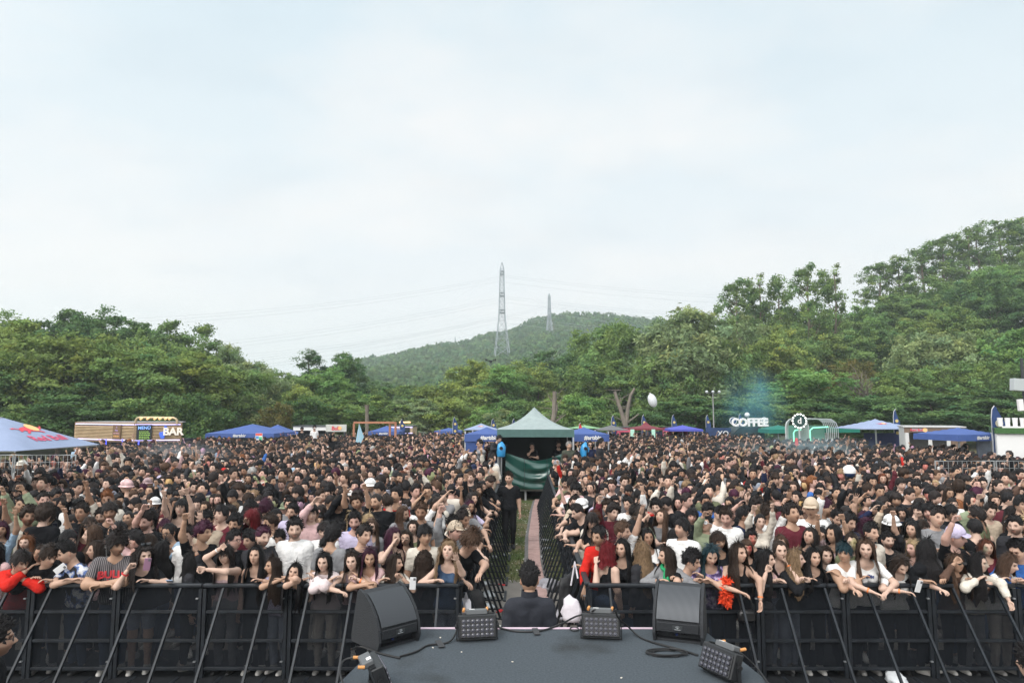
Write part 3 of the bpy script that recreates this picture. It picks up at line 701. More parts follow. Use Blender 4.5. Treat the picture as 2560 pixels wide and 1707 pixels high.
crumple('red_wrapper', gp(1255, 1463), (.10, .035, .02), REDP, 'red torn wrapper on the concrete, farther from the stage', 'wrapper', 6)
crumple('red_wrapper', gp(1250, 1530), (.075, .03, .03), REDP, 'red torn wrapper on the concrete, nearer to the stage', 'wrapper', 7)
BAG = mat('clear_bag', (.55, .58, .60), .25, spec=.6)
for i, (u, v, s_, lb) in enumerate([(1222, 1492, .15, 'crumpled clear plastic bag between the left aisle barrier feet'), (1218, 1520, .12, 'second clear plastic bag nearer the stage between the left barrier feet'), (1213, 1462, .10, 'bluish plastic cup lying by the left barrier feet')]):
    crumple('plastic_bag', gp(u, v), (s_, s_*.8, s_*.45), BAG, lb, 'plastic bag', 8+i)
def bottle(loc, rz, label):
    B = MB(); B.lathe([(.0, 0), (.032, .002), (.033, .14), (.028, .17), (.013, .20), (.013, .225), (0, .226)], 10); t = thing('water_bottle', label, 'bottle', loc, rz, 'empty bottles lying in the aisle')
    o = link('bottle_body', B.mesh('bottle_body', BAG, True), t, (0, 0, .034), (math.pi/2, 0, 0)); C_ = MB(); C_.lathe([(0, .222), (.016, .222), (.016, .238), (0, .239)], 8); link('cap', C_.mesh('cap', mat('blue_cap', (.05, .2, .5), .5)), t, (0, 0, .034), (math.pi/2, 0, 0))
for i, (u, v, lb) in enumerate([(1262, 1388, 'empty bottle lying on the grass left of the standing guard'), (1355, 1352, 'empty bottle by the cable cover level with the standing guard'), (1356, 1375, 'empty bottle by the cable cover just nearer than the standing guard'), (1354, 1398, 'empty bottle right of the cable cover, nearest to the stage of its row'), (1246, 1396, 'empty bottle left of the aisle between barrier braces'), (1368, 1318, 'empty bottle far down the aisle among right barrier feet')]):
    bottle(gp(u, v), i*1.1, lb)
def aisle_litter():
    r = random.Random(9); B = MB()
    for i in range(420):
        y = r.uniform(7, 25.5); x = r.uniform(aisle_x(y, -1)+.02, aisle_x(y, 1)-.02)
        s_ = r.uniform(.012, .045); B.box((x, y, .012+r.random()*.01), (s_, s_*r.uniform(.4, 1), .006), (r.uniform(-.3, .3), r.uniform(-.3, .3), r.uniform(0, 3)))
    o = B.build('litter', mat('litter_paper', (.62, .60, .55), .9, noise=.4, nscale=3)); o['kind'] = 'stuff'; o['label'] = 'paper scraps and cup pieces strewn on the aisle grass'
    G = []; rr = np.random.default_rng(2)
    n = 9000; y = rr.uniform(13.7, 26.5, n); x = rr.uniform(-.8, 1.4, n); a = rr.uniform(0, 6.28, n); h = rr.uniform(.03, .08, n)
    keep = np.abs(x-np.interp(y, [12.3, 15.2, 18.5, 23, 26], [.5, .485, .57, .8, 1.0])) > .23; keep &= rr.random(n) < np.where(np.sin(y*.9+1)*np.sin(x*2.1+y*.5) > -.25, 1, .25); x, y, a, h = x[keep], y[keep], a[keep], h[keep]; n = len(x)
    V = np.stack([np.stack([x-.012*np.cos(a), y-.012*np.sin(a), 0*x], 1), np.stack([x+.012*np.cos(a), y+.012*np.sin(a), 0*x], 1), np.stack([x+.03*np.sin(a), y+.03*np.cos(a), h], 1)], 1).reshape(-1, 3)
    g = link('grass', new_mesh('grass', V, np.arange(3*n).reshape(-1, 3), mat('grass_blade', (.10, .13, .045), .9), False)); g['kind'] = 'stuff'; g['label'] = 'short trodden grass in the aisle'
aisle_litter()

# ------------------------------------------------------------------ mixing-desk tent at the end of the aisle
def canopy_sheet(n, peak, half, eave, sag=.25, hy=None):
    """pyramid roof of four curved panels: (2n+1)^2 grid, concave like stretched cloth"""
    V = []; F = []; hy = hy or half; m_ = 2*n+1
    for i in range(m_):
        for j in range(m_):
            a, b = i/n-1, j/n-1; d = max(abs(a), abs(b)); z = eave+(peak-eave)*((1-d)**1.0*(1-sag)+sag*(1-d)**2.4)
            V.append((a*half, b*hy, z))
    for i in range(2*n):
        for j in range(2*n): F.append((i*m_+j, (i+1)*m_+j, (i+1)*m_+j+1, i*m_+j+1))
    return V, F
def valance(B, half, top, h, hy=None, n=1):
    hy = hy or half; c = [(-half, -hy), (half, -hy), (half, hy), (-half, hy)]
    for i in range(4):
        (x0, y0), (x1, y1) = c[i], c[(i+1) % 4]; B.add([(x0, y0, top), (x1, y1, top), (x1*1.01, y1*1.01, top-h), (x0*1.01, y0*1.01, top-h)], [(0, 1, 2, 3)])
TGREEN = mat('tent_green_canvas', (.255, .305, .305), .8, noise=.12, nscale=5, bump=.2, bscale=10); TGREEN2 = mat('tent_valance_green', (.062, .125, .115), .8, noise=.1, nscale=6)
TX, TY = .90, 27.6
def foh():
    t = thing('pop_up_tent', 'green pop-up tent with pointed roof at the end of the aisle', 'tent', (TX, TY, 0)); h = 1.46
    B = MB(); B.add(*canopy_sheet(8, 3.52, h, 2.66, .62)); B.build('roof', TGREEN, t, True)
    B = MB(); valance(B, h, 2.66, .29); B.build('valance', TGREEN2, t)
    for sx in (-1, 1):
        for sy in (-1, 1):
            q = MB(); q.box((sx*(h-.03), sy*(h-.03), 1.25), (.05, .05, 2.7)); q.build('leg', ALU, t)
    D = MB(); D.box((0, h-.05, 1.5), (2*h-.1, .02, 2.2)); 
    for s_ in (-1, 1): D.box((s_*(h-.02), .35, 1.5), (.015, 2.0, 2.2))
    D.build('side_wall', mat('dark_wall_cloth', (.012, .016, .016), .9), t)
    p = thing('mixing_platform', 'low grey platform under the green tent', 'platform', (TX, TY, 0))
    B = MB(); B.box((0, 0, .40), (2.5, 2.8, .09), bev=.01); B.build('deck', mat('deck_grey', (.30, .30, .30), .8, noise=.2, nscale=4), p)
    for sx in (-1, -.33, .33, 1):
        q = MB(); q.box((sx*1.18, -1.3, .18), (.07, .07, .36)); q.build('leg', mat('deck_leg', (.35, .35, .36), .6), p)
    K = MB(); K.box((0, 1.2, .17), (2.3, .05, .34)); K.build('back_skirt', mat('black_cloth', (.012, .012, .013), .95), p)
    # glossy tarpaulin hung in sagging folds
    n, m_ = 40, 26; V = []; F = []
    for i in range(n+1):
        for j in range(m_+1):
            a, b = i/n, j/m_; x = -1.13+2.22*a; top = 1.82-.30*math.sin(math.pi*a)**.8+.02*math.sin(a*9); z = .44+(top-.44)*b
            zz = z+.10*math.sin(math.pi*a)*(1-b)*0; f = .055*math.sin(9*(b+.22*math.sin(math.pi*a))*2+1.2*math.sin(a*5))*math.sin(math.pi*min(1, b*1.15))+.03*math.sin(17*b+9*a)+.03*math.sin(a*13+b*5)
            V.append((x*(1+.02*b), -1.52-.05*b+f*.9, zz))
    for i in range(n):
        for j in range(m_): F.append((i*(m_+1)+j, (i+1)*(m_+1)+j, (i+1)*(m_+1)+j+1, i*(m_+1)+j+1))
    B = MB(); B.add(V, F); o = B.build('tarpaulin', mat('tarpaulin_green', (.008, .062, .050), .22, noise=.1, nscale=4, spec=.75), smooth=True, loc=(TX, TY, 0)); tag(o, 'shiny dark green tarpaulin hung across the front of the tent platform', 'tarpaulin')
    R_ = MB()
    for x in (-.45, .40): R_.tube([(x, -1.60, .46), (x+.02, -1.64, 1.0), (x+.01, -1.62, 1.66)], .008, 5)
    R_.build('rope', CABLE, o)
    BLUEB = mat('blue_plastic_bag', (.03, .26, .55), .3, noise=.15, nscale=6, spec=.6)
    for i, (x, y, z, lb) in enumerate([(-1.30, -1.75, 1.62, 'blue plastic bag wrapped round a lamp at the left front leg of the green tent'), (1.86, -1.55, 1.60, 'blue plastic bag wrapped round a lamp right of the green tent')]):
        r_ = thing('bagged_lamp', lb, 'covered lamp', (TX+x, TY+y, 0))
        bm = MB(); prof = [(.0, z), (.16, z+.05), (.19, z+.2), (.17, z+.38), (.12, z+.50), (.04, z+.58), (0, z+.60)]; bm.lathe(prof, 18); me = bm.mesh('bag', BLUEB, True)
        P = np.array([v.co[:] for v in me.vertices]); P[:, :2] *= (1+.16*vnoise(P, 9, i+1))[:, None]; P += np.stack([.04*vnoise(P, 5, 3), .04*vnoise(P, 6, 4), 0*P[:, 0]], 1); me.vertices.foreach_set('co', P.astype(np.float32).ravel()); link('bag', me, r_)
        q = MB(); q.tube([(0, -.16, z+.36), (0, -.215, z+.36)], .065, 12); q.build('lamp_lens', mat('lamp_black', (.01, .01, .012), .2), r_)
        q = MB(); q.tube([(0, 0, 0), (0, 0, z+.06)], .03, 8); q.box((0, 0, .02), (.4, .4, .03)); q.build('stand', ALU if i == 0 else BLACKM, r_)
foh()
def parasol(name, x, y, half, eave, peak, cm, label, text=None, tsize=.3, emblem=None, pole=True, val=.22, hy=None, rz=0., group='parasols at the food stalls', sag=.15, valm=None, textm=None, z0=0., two=False):
    t = thing(name, label, 'parasol', (x, y, z0), rz, group)
    B = MB(); B.add(*canopy_sheet(6, peak, half, eave, sag, hy)); c = B.build('canopy', cm, t, True)
    if val: B = MB(); valance(B, half, eave, val, hy); B.build('valance', valm or cm, t)
    if pole:
        q = MB(); q.tube([(0, 0, 0), (0, 0, peak)], .045, 10); q.build('pole', ALU, t); q = MB(); q.box((0, 0, .05), (.8, .8, .1), bev=.02); q.build('base', DGREY, t)
        q = MB()
        for a in (-1, 1):
            for b in (-1, 1): q.beam((0, 0, eave-.1), (a*half*.97, b*(hy or half)*.97, eave-.02), .03, .03)
        q.build('ribs', ALU, t)
    if two: B = MB(); B.add(*canopy_sheet(3, peak+.22, half*.32, peak-.12, .1)); B.build('vent_top', cm, t, True)
    if text:
        me = textmesh(text, tsize, .004, textm or WHITEP, .006); l = link('lettering', me, t, (0, -(hy or half)*1.012-.012, eave-val*.5), (math.pi/2, 0, 0))
    if emblem: emblem(t)
    return t
BLUEC = mat('parasol_royal_blue', (.048, .092, .275), .75, noise=.1, nscale=3); GBLUE = mat('parasol_grey_blue', (.235, .285, .415), .8, noise=.06, nscale=3)
REDI = mat('print_red', (.62, .06, .09), .7); YELI = mat('print_yellow', (.85, .48, .20), .7); REDL = mat('lettering_red', (.60, .09, .17), .7)
def bullmesh():
    """running bull silhouette: polygon in metres, x to the right, y up"""
    body = [(-.50,.02),(-.40,.13),(-.20,.19),(0,.22),(.22,.16),(.36,.18),(.46,.10),(.40,.02),(.30,.02),(.22,-.06),(.34,-.14),(.30,-.20),(.16,-.12),(.02,-.10),(-.16,-.08),(-.26,-.16),(-.38,-.24),(-.40,-.18),(-.28,-.06),(-.38,-.02),(-.50,-.10),(-.56,-.08)]
    horn = [(.40,.14),(.52,.19),(.60,.30),(.56,.18),(.47,.10)]; tail = [(-.48,.02),(-.62,.10),(-.74,.06),(-.78,.12),(-.62,.15),(-.46,.07)]
    return body, horn, tail
def roof_emblem(t, half, eave, peak, sag, size, which='front', at=.52, text=True, tsz=None):
    """print on a roof panel: drawn in the panel's own plane"""
    sl = (peak-eave)/half
    def onto(px_, py_, lift=.012):   # px_ across, py_ up the panel from the eave
        d = 1-py_/half; z = eave+(peak-eave)*((1-d)*(1-sag)+sag*(1-d)**2.4)+lift
        return {'front': (px_, -d*half, z), 'right': (d*half, px_+.12*half, z), 'left': (-d*half, -px_, z)}[which]
    B = MB(); body, horn, tail = bullmesh()
    for poly in (body, horn, tail):
        P = [(a*size, b*size*.9+at*half) for a, b in poly]; bm = bmesh.new(); vs = [bm.verts.new(onto(*p)) for p in P]; f = bm.faces.new(vs); bmesh.ops.triangulate(bm, faces=[f]); bm.verts.index_update()
        B.add([v.co[:] for v in bm.verts], [[q.index for q in f_.verts] for f_ in bm.faces]); bm.free()
    B.build('bull_emblem', REDI, t)
    B = MB(); n = 20; B.add([onto(.12*size+.20*size*math.cos(2*math.pi*k/n), at*half+.12*size+.20*size*math.sin(2*math.pi*k/n), .018) for k in range(n)], [tuple(range(n))]); B.build('sun_disc', YELI, t)
    if text:
        me = textmesh('Red Bull', tsz or size*.42, 0, REDL, .008); V = np.array([v.co[:] for v in me.vertices])
        me.vertices.foreach_set('co', np.array([onto(a, b+(at-.27)*half, .014) for a, b, c in V], np.float32).ravel()); link('lettering', me, t)
# the big one at the left: apex at (8,1040), right front corner at (262,1107)
def big_parasol():
    t = parasol('big_parasol', -11.85, 15.9, 1.47, 2.50, 3.20, GBLUE, 'big blue-grey parasol with red running-bull emblem, nearest parasol at the left edge', val=0, sag=.02, group=None)
    roof_emblem(t, 1.47, 2.50, 3.20, .02, .80, 'right', .56, True, .34)
big_parasol()
# blue parasols with hashtag lettering
def pp(u0, u1, vtop, vbot, y, label, text=None, cm=BLUEC, emblem=False, kind='parasol', rz=0., val=None, ts=None, two=False, hy=None, textm=None, group='parasols at the food stalls', sag=.15):
    a, b, c = aty(u0, vbot, y), aty(u1, vbot, y), aty((u0+u1)/2, vtop, y+1.2); half = (b.x-a.x)/2; va = .26 if val is None else val; hy_ = hy or min(half, 2.2)
    t = parasol(kind, (a.x+b.x)/2, y+hy_, half, a.z+va, c.z, cm, label, text, ts or .26, val=va, rz=rz, two=two, hy=hy_, textm=textm, group=group, sag=sag)
    if emblem: roof_emblem(t, hy_, a.z+va, c.z, sag, .62*min(1, half/2), 'front', .5, False)
    return t
pp(513, 684, 1060, 1094, 43, 'royal blue parasol with hashtag lettering, front one of the left pair', '#artıbir')
pp(625, 727, 1061, 1096, 46, 'royal blue parasol with hashtag lettering half hidden behind its neighbour on the left', None)
pp(920, 998, 1064, 1088, 48, 'small royal blue parasol by the orange-brown frame', '#artıbir', ts=.2)
pp(1085, 1152, 1069, 1086, 52, 'small blue parasol with pale front left of the row behind the tent', None)
pp(1160, 1242, 1058, 1075, 46, 'blue-grey parasol with small red bull emblems behind the left of the green tent', None, GBLUE, True, val=.05)
pp(1430, 1502, 1062, 1071, 50, 'light green parasol right of the green tent', None, mat('parasol_light_green', (.19, .36, .19), .8), val=.04)
pp(1365, 1425, 1063, 1071, 54, 'light green parasol mostly hidden behind the right side of the green tent', None, MATS['parasol_light_green'], val=.04)
pp(1497, 1572, 1062, 1076, 47, 'dark grey parasol right of the green tent', None, mat('parasol_grey', (.12, .12, .125), .8), val=.05)
pp(1583, 1662, 1061, 1075, 48, 'maroon parasol with a small second tier', None, mat('parasol_maroon', (.16, .028, .040), .8), val=.12, two=True)
pp(1676, 1758, 1062, 1078, 48, 'violet-blue parasol over the pink stall', None, mat('parasol_violet_blue', (.07, .08, .38), .8), val=.14)
DG = mat('parasol_dark_green', (.012, .16, .115), .8)
pp(1922, 2000, 1062, 1083, 46, 'dark green parasol left of the silver arched stand', None, DG)
pp(2040, 2150, 1066, 1081, 43, 'dark green parasol in front of the right end of the silver arched stand', None, DG)
pp(2155, 2300, 1047, 1073, 38, 'blue-grey parasol with red bull emblems above the brown kiosk', None, GBLUE, True, val=.05)
pp(2372, 2516, 1068, 1102, 29, 'royal blue parasol in front of the white kiosk on the right', '#artıbir', ts=.2, rz=RAD(12))
# pair of blue tents beside the mixing tent
for (u0, u1, y, rz, lb) in ((1166, 1262, 29.5, RAD(-4), 'royal blue tent with hashtag lettering on the left side of the green tent'), (1420, 1516, 29.5, RAD(6), 'royal blue tent with hashtag lettering on the right side of the green tent')):
    a, b = aty(u0, 1098, y), aty(u1, 1098, y); half = (b.x-a.x)/2; t = thing('blue_tent', lb, 'tent', ((a.x+b.x)/2, y+1.3, 0), rz, 'blue tents flanking the mixing tent')
    B = MB(); B.add(*canopy_sheet(6, 2.66, half, 2.38, .3, 1.3)); B.build('roof', BLUEC, t, True); B = MB(); valance(B, half, 2.38, .31, 1.3); B.build('valance', BLUEC, t)
    me = textmesh('#artıbir', .24, .004, WHITEP, .008); link('lettering', me, t, (.10 if u0 > 1300 else .25, -1.335, 2.225), (math.pi/2, 0, 0))
    for sx in (-1, 1):
        for sy in (-1, 1): q = MB(); q.box((sx*half*.97, sy*1.25, 1.25), (.05, .05, 2.5)); q.build('leg', ALU, t)
    if u0 < 1300: q = MB(); q.add([(-half, -1.3, 2.2), (-half+.1, -1.2, 1.3), (-half+.7, -1.1, 1.2), (-half+.9, -1.25, 2.17)], [(0, 1, 2, 3)]); q.build('loose_flap', BLUEC, t)
# ------------------------------------------------------------------ people: one skin surface grown from a distance field, a head with a face, hair and clothes as children
def surface_nets(F, org, h):
    s = F < 0; n = np.array(F.shape)-1
    P = np.zeros((*n, 3)); C = np.zeros(n); quads = []
    idx = np.arange(n.prod()).reshape(n)
    for ax in range(3):
        A = [slice(None)]*3; B = [slice(None)]*3; A[ax] = slice(0, -1); B[ax] = slice(1, None)
        f0, f1 = F[tuple(A)], F[tuple(B)]; cr = s[tuple(A)] != s[tuple(B)]
        I = np.argwhere(cr)
        if not len(I): continue
        t = f0[cr]/(f0[cr]-f1[cr]); pos = I.astype(float); pos[:, ax] += t
        o1, o2 = [a for a in range(3) if a != ax]
        for d1 in (0, 1):
            for d2 in (0, 1):
                J = I.copy(); J[:, o1] -= d1; J[:, o2] -= d2
                ok = (J[:, o1] >= 0) & (J[:, o2] >= 0) & (J[:, o1] < n[o1]) & (J[:, o2] < n[o2])
                np.add.at(P, tuple(J[ok].T), pos[ok]); np.add.at(C, tuple(J[ok].T), 1)
        ok = (I[:, o1] > 0) & (I[:, o2] > 0) & (I[:, o1] < n[o1]) & (I[:, o2] < n[o2])
        J = I[ok]; q = []
        for d1, d2 in ((1, 1), (0, 1), (0, 0), (1, 0)):
            K = J.copy(); K[:, o1] -= d1; K[:, o2] -= d2; q.append(idx[tuple(K.T)])
        q = np.stack(q, 1); flip = s[tuple(A)][tuple(J.T)]
        if ax == 1: flip = ~flip
        q[~flip] = q[~flip][:, ::-1]; quads.append(q)
    m = C.ravel() > 0; V = P.reshape(-1, 3)[m]/C.ravel()[m][:, None]*h+org
    re = np.full(m.size, -1); re[m] = np.arange(m.sum())
    return V, re[np.concatenate(quads)]
def vnormals(V, F):
    n = np.cross(V[F[:, 2]]-V[F[:, 0]], V[F[:, 3]]-V[F[:, 1]]); N = np.zeros_like(V)
    for k in range(4): np.add.at(N, F[:, k], n)
    return N/(np.linalg.norm(N, axis=1, keepdims=True)+1e-9)
def rot(ax, a):
    c, s = math.cos(a), math.sin(a)
    return np.array({'x': [[1,0,0],[0,c,-s],[0,s,c]], 'y': [[c,0,s],[0,1,0],[-s,0,c]], 'z': [[c,-s,0],[s,c,0],[0,0,1]]}[ax])
def cone_d(P, a, b, ra, rb, sc=None):
    a, b = np.asarray(a, float), np.asarray(b, float); d = b-a
    if sc is not None: P = P*sc; a = a*sc; b = b*sc; d = b-a
    t = np.clip(((P-a)@d)/max(d@d, 1e-9), 0, 1)
    return np.linalg.norm(P-a-t[..., None]*d, axis=-1)-(ra+(rb-ra)*t), t
# hands: palm and five fingers, fine field; +Z along the fingers, palm faces -Y, thumb to +X
def hand_mesh(curl, h=.0075, spread=.0):
    prims = [((-.022,0,.012),(-.026,0,.075),.015,.013), ((0,0,.005),(0,0,.078),.016,.014), ((.022,0,.012),(.024,0,.078),.016,.013), ((0,0,-.03),(0,0,.01),.020,.020)]
    for i, (x, L) in enumerate(((-.031,.058),(-.0105,.072),(.0105,.078),(.030,.070))):
        p = np.array([x, 0, .082]); a = 0.0; seg = (L*.45, L*.32, L*.26); r = .0088; sp = (i-1.5)*spread
        for k, s_ in enumerate(seg):
            a += curl*(.75, 1.1, .8)[k]; q = p+s_*np.array([math.sin(sp)*math.cos(a), -math.sin(a), math.cos(a)*math.cos(sp)]); prims.append((p, q, r, r*.9)); p = q; r *= .9
    t0 = np.array([.024, -.006, .012]); t1 = t0+np.array([.026, -.012*(1+curl), .030]); t2 = t1+np.array([.012-.02*curl, -.010-.012*curl, .030]); prims += [(t0, t1, .013, .011), (t1, t2, .010, .008)]
    lo = np.array([-.065, -.11, -.06]); hi = np.array([.085, .035, .185]); n = np.ceil((hi-lo)/h).astype(int)
    G = np.stack(np.meshgrid(*[lo[i]+h*np.arange(n[i]) for i in range(3)], indexing='ij'), -1)
    F = np.min([cone_d(G, *p)[0] for p in prims], 0)
    return surface_nets(F, lo, h)
HANDS = {}
def get_hand(kind, h):
    if (kind, h) not in HANDS:
        HANDS[(kind, h)] = hand_mesh(dict(open=.10, relax=.45, fist=1.25, grip=.9)[kind], h, .14 if kind == 'open' else .03)
    return HANDS[(kind, h)]
# head: a sphere grid pulled into skull, jaw, nose, brow, lips and ears; local origin at the skull centre, face to -Y
def head_dirs(nphi, nth, front=.55):
    a = np.linspace(0, 2*math.pi, nphi, endpoint=False); phi = a-front*np.sin(a)          # denser in front
    th = np.linspace(.02, math.pi-.02, nth); th = th-.10*np.sin(2*th-.6)*.5
    return phi, th
def head_radius(D, fem=False):
    x, y, z = D[..., 0], D[..., 1], D[..., 2]
    X, Y, Z = x*.076, y*.097, z*.113
    low = np.clip(-z, 0, 1); fr = np.clip(-y, 0, 1)
    X = X*(1-(.20 if not fem else .26)*low**1.3); X = X*(1-.05*np.clip(z, 0, 1)**2)
    Y = np.where(y < 0, Y*(1-.10*low), Y*(1-.42*low**1.2)); Y = Y-.010*low*fr
    P = np.stack([X, Y, Z], -1)
    def g(cx, cz, sx, sz): return np.exp(-((np.abs(X)-cx)/sx)**2-((Z-cz)/sz)**2)*(y < .1)
    push = np.zeros_like(X)
    push -= .014*g(.031, .010, .017, .012); push += .007*g(.026, .031, .024, .008)
    push += .027*g(0, -.018, .011, .016)*(Z < .02)+.010*g(0, .004, .008, .020); push += .006*g(.010, -.028, .008, .008)
    push += .006*g(0, -.053, .022, .009)-.004*g(0, -.040, .03, .006); push += (.010 if not fem else .007)*g(0, -.088, .020, .014); push += .004*g(.048, -.012, .016, .018)
    P[..., 1] -= push
    return P
def make_head(nphi, nth, fem, beard, paint, r, eyes_closed=False):
    phi, th = head_dirs(nphi, nth)
    T, A = np.meshgrid(th, phi, indexing='ij')
    D = np.stack([np.sin(T)*np.sin(A), -np.sin(T)*np.cos(A), np.cos(T)], -1)
    P = head_radius(D, fem); V = P.reshape(-1, 3); X, Y, Z = np.abs(V[:, 0]), V[:, 1], V[:, 2]; fr = Y < -.02
    C = np.ones((len(V), 3))
    def blend(mask, col):
        C[:] = C*(1-mask[:, None])+np.array(col)*mask[:, None]
    def el(cx, cz, sx, sz, sharp=2.0): return np.clip(sharp*(1-(((X-cx)/sx)**2+((Z-cz)/sz)**2)), 0, 1)*fr
    blend(.35*el(.040, -.022, .022, .018), (1.0, .78, .74)); 
    if beard > 0: blend(beard*np.clip(1.6-np.abs(np.abs(Z+.075)/.042)*1.0, 0, 1)*fr*np.clip((-.022-Z)/.012, 0, 1)*(1-el(0, -.055, .022, .011)), (.22, .17, .15)); blend(beard*.8*el(0, -.040, .028, .006), (.22, .17, .15))
    blend(.5*el(.031, .011, .021, .015, 1.4), (.58, .47, .44))  # eye-socket shade painted into the skin tint
    blend(.9*el(0, -.054, .022 if not fem else .020, .0085), (.74, .34, .35) if fem else (.74, .46, .44))
    blend(.8*el(.031, .031, .020, .0060, 2.6), (.16, .11, .09))
    if not eyes_closed:
        blend(.7*el(.031, .010, .0135, .0055, 2.5), (.62, .62, .62)); blend(el(.031, .010, .0068, .0072, 2.4), (.10, .07, .06))
    blend(.9*el(.031, .0175, .018, .0042, 2.8), (.07, .05, .045))
    if r.random() < .22: blend(.9*el(0, -.056, .012+.004*r.random(), .0075, 2.0), (.16, .05, .05))
    if paint is not None:
        col, side = paint; m_ = np.clip(1.1*np.sin(V[:, 0]*31+side)+.6*np.sin(V[:, 2]*43+side*2)+.3, 0, 1)*(Y < -.01)*.75; blend(m_, np.array(col))
    n = nphi; F = []
    i, j = np.meshgrid(np.arange(nth-1), np.arange(n), indexing='ij'); a = (i*n+j).ravel(); b = (i*n+(j+1) % n).ravel()
    F = np.stack([a, a+n, b+n, b], 1)
    # ears
    if nphi >= 20:
        eu = np.linspace(0, 2*math.pi, 8, endpoint=False); ev = np.linspace(0, math.pi, 6); E, U = np.meshgrid(ev, eu, indexing='ij')
        e = np.stack([np.cos(E)*.007, np.sin(E)*np.cos(U)*.017, np.sin(E)*np.sin(U)*.030], -1).reshape(-1, 3)
        i, j = np.meshgrid(np.arange(5), np.arange(8), indexing='ij'); a = (i*8+j).ravel(); b = (i*8+(j+1) % 8).ravel(); ef = np.stack([a, a+8, b+8, b], 1)
        for s_ in (-1, 1):
            q = e@rot('z', s_*.45).T+np.array([s_*.077, .012, -.004]); F = np.concatenate([F, ef+len(V)]); V = np.concatenate([V, q]); C = np.concatenate([C, np.ones((len(q), 3))*np.array([1, .88, .85])])
    return V, F, C
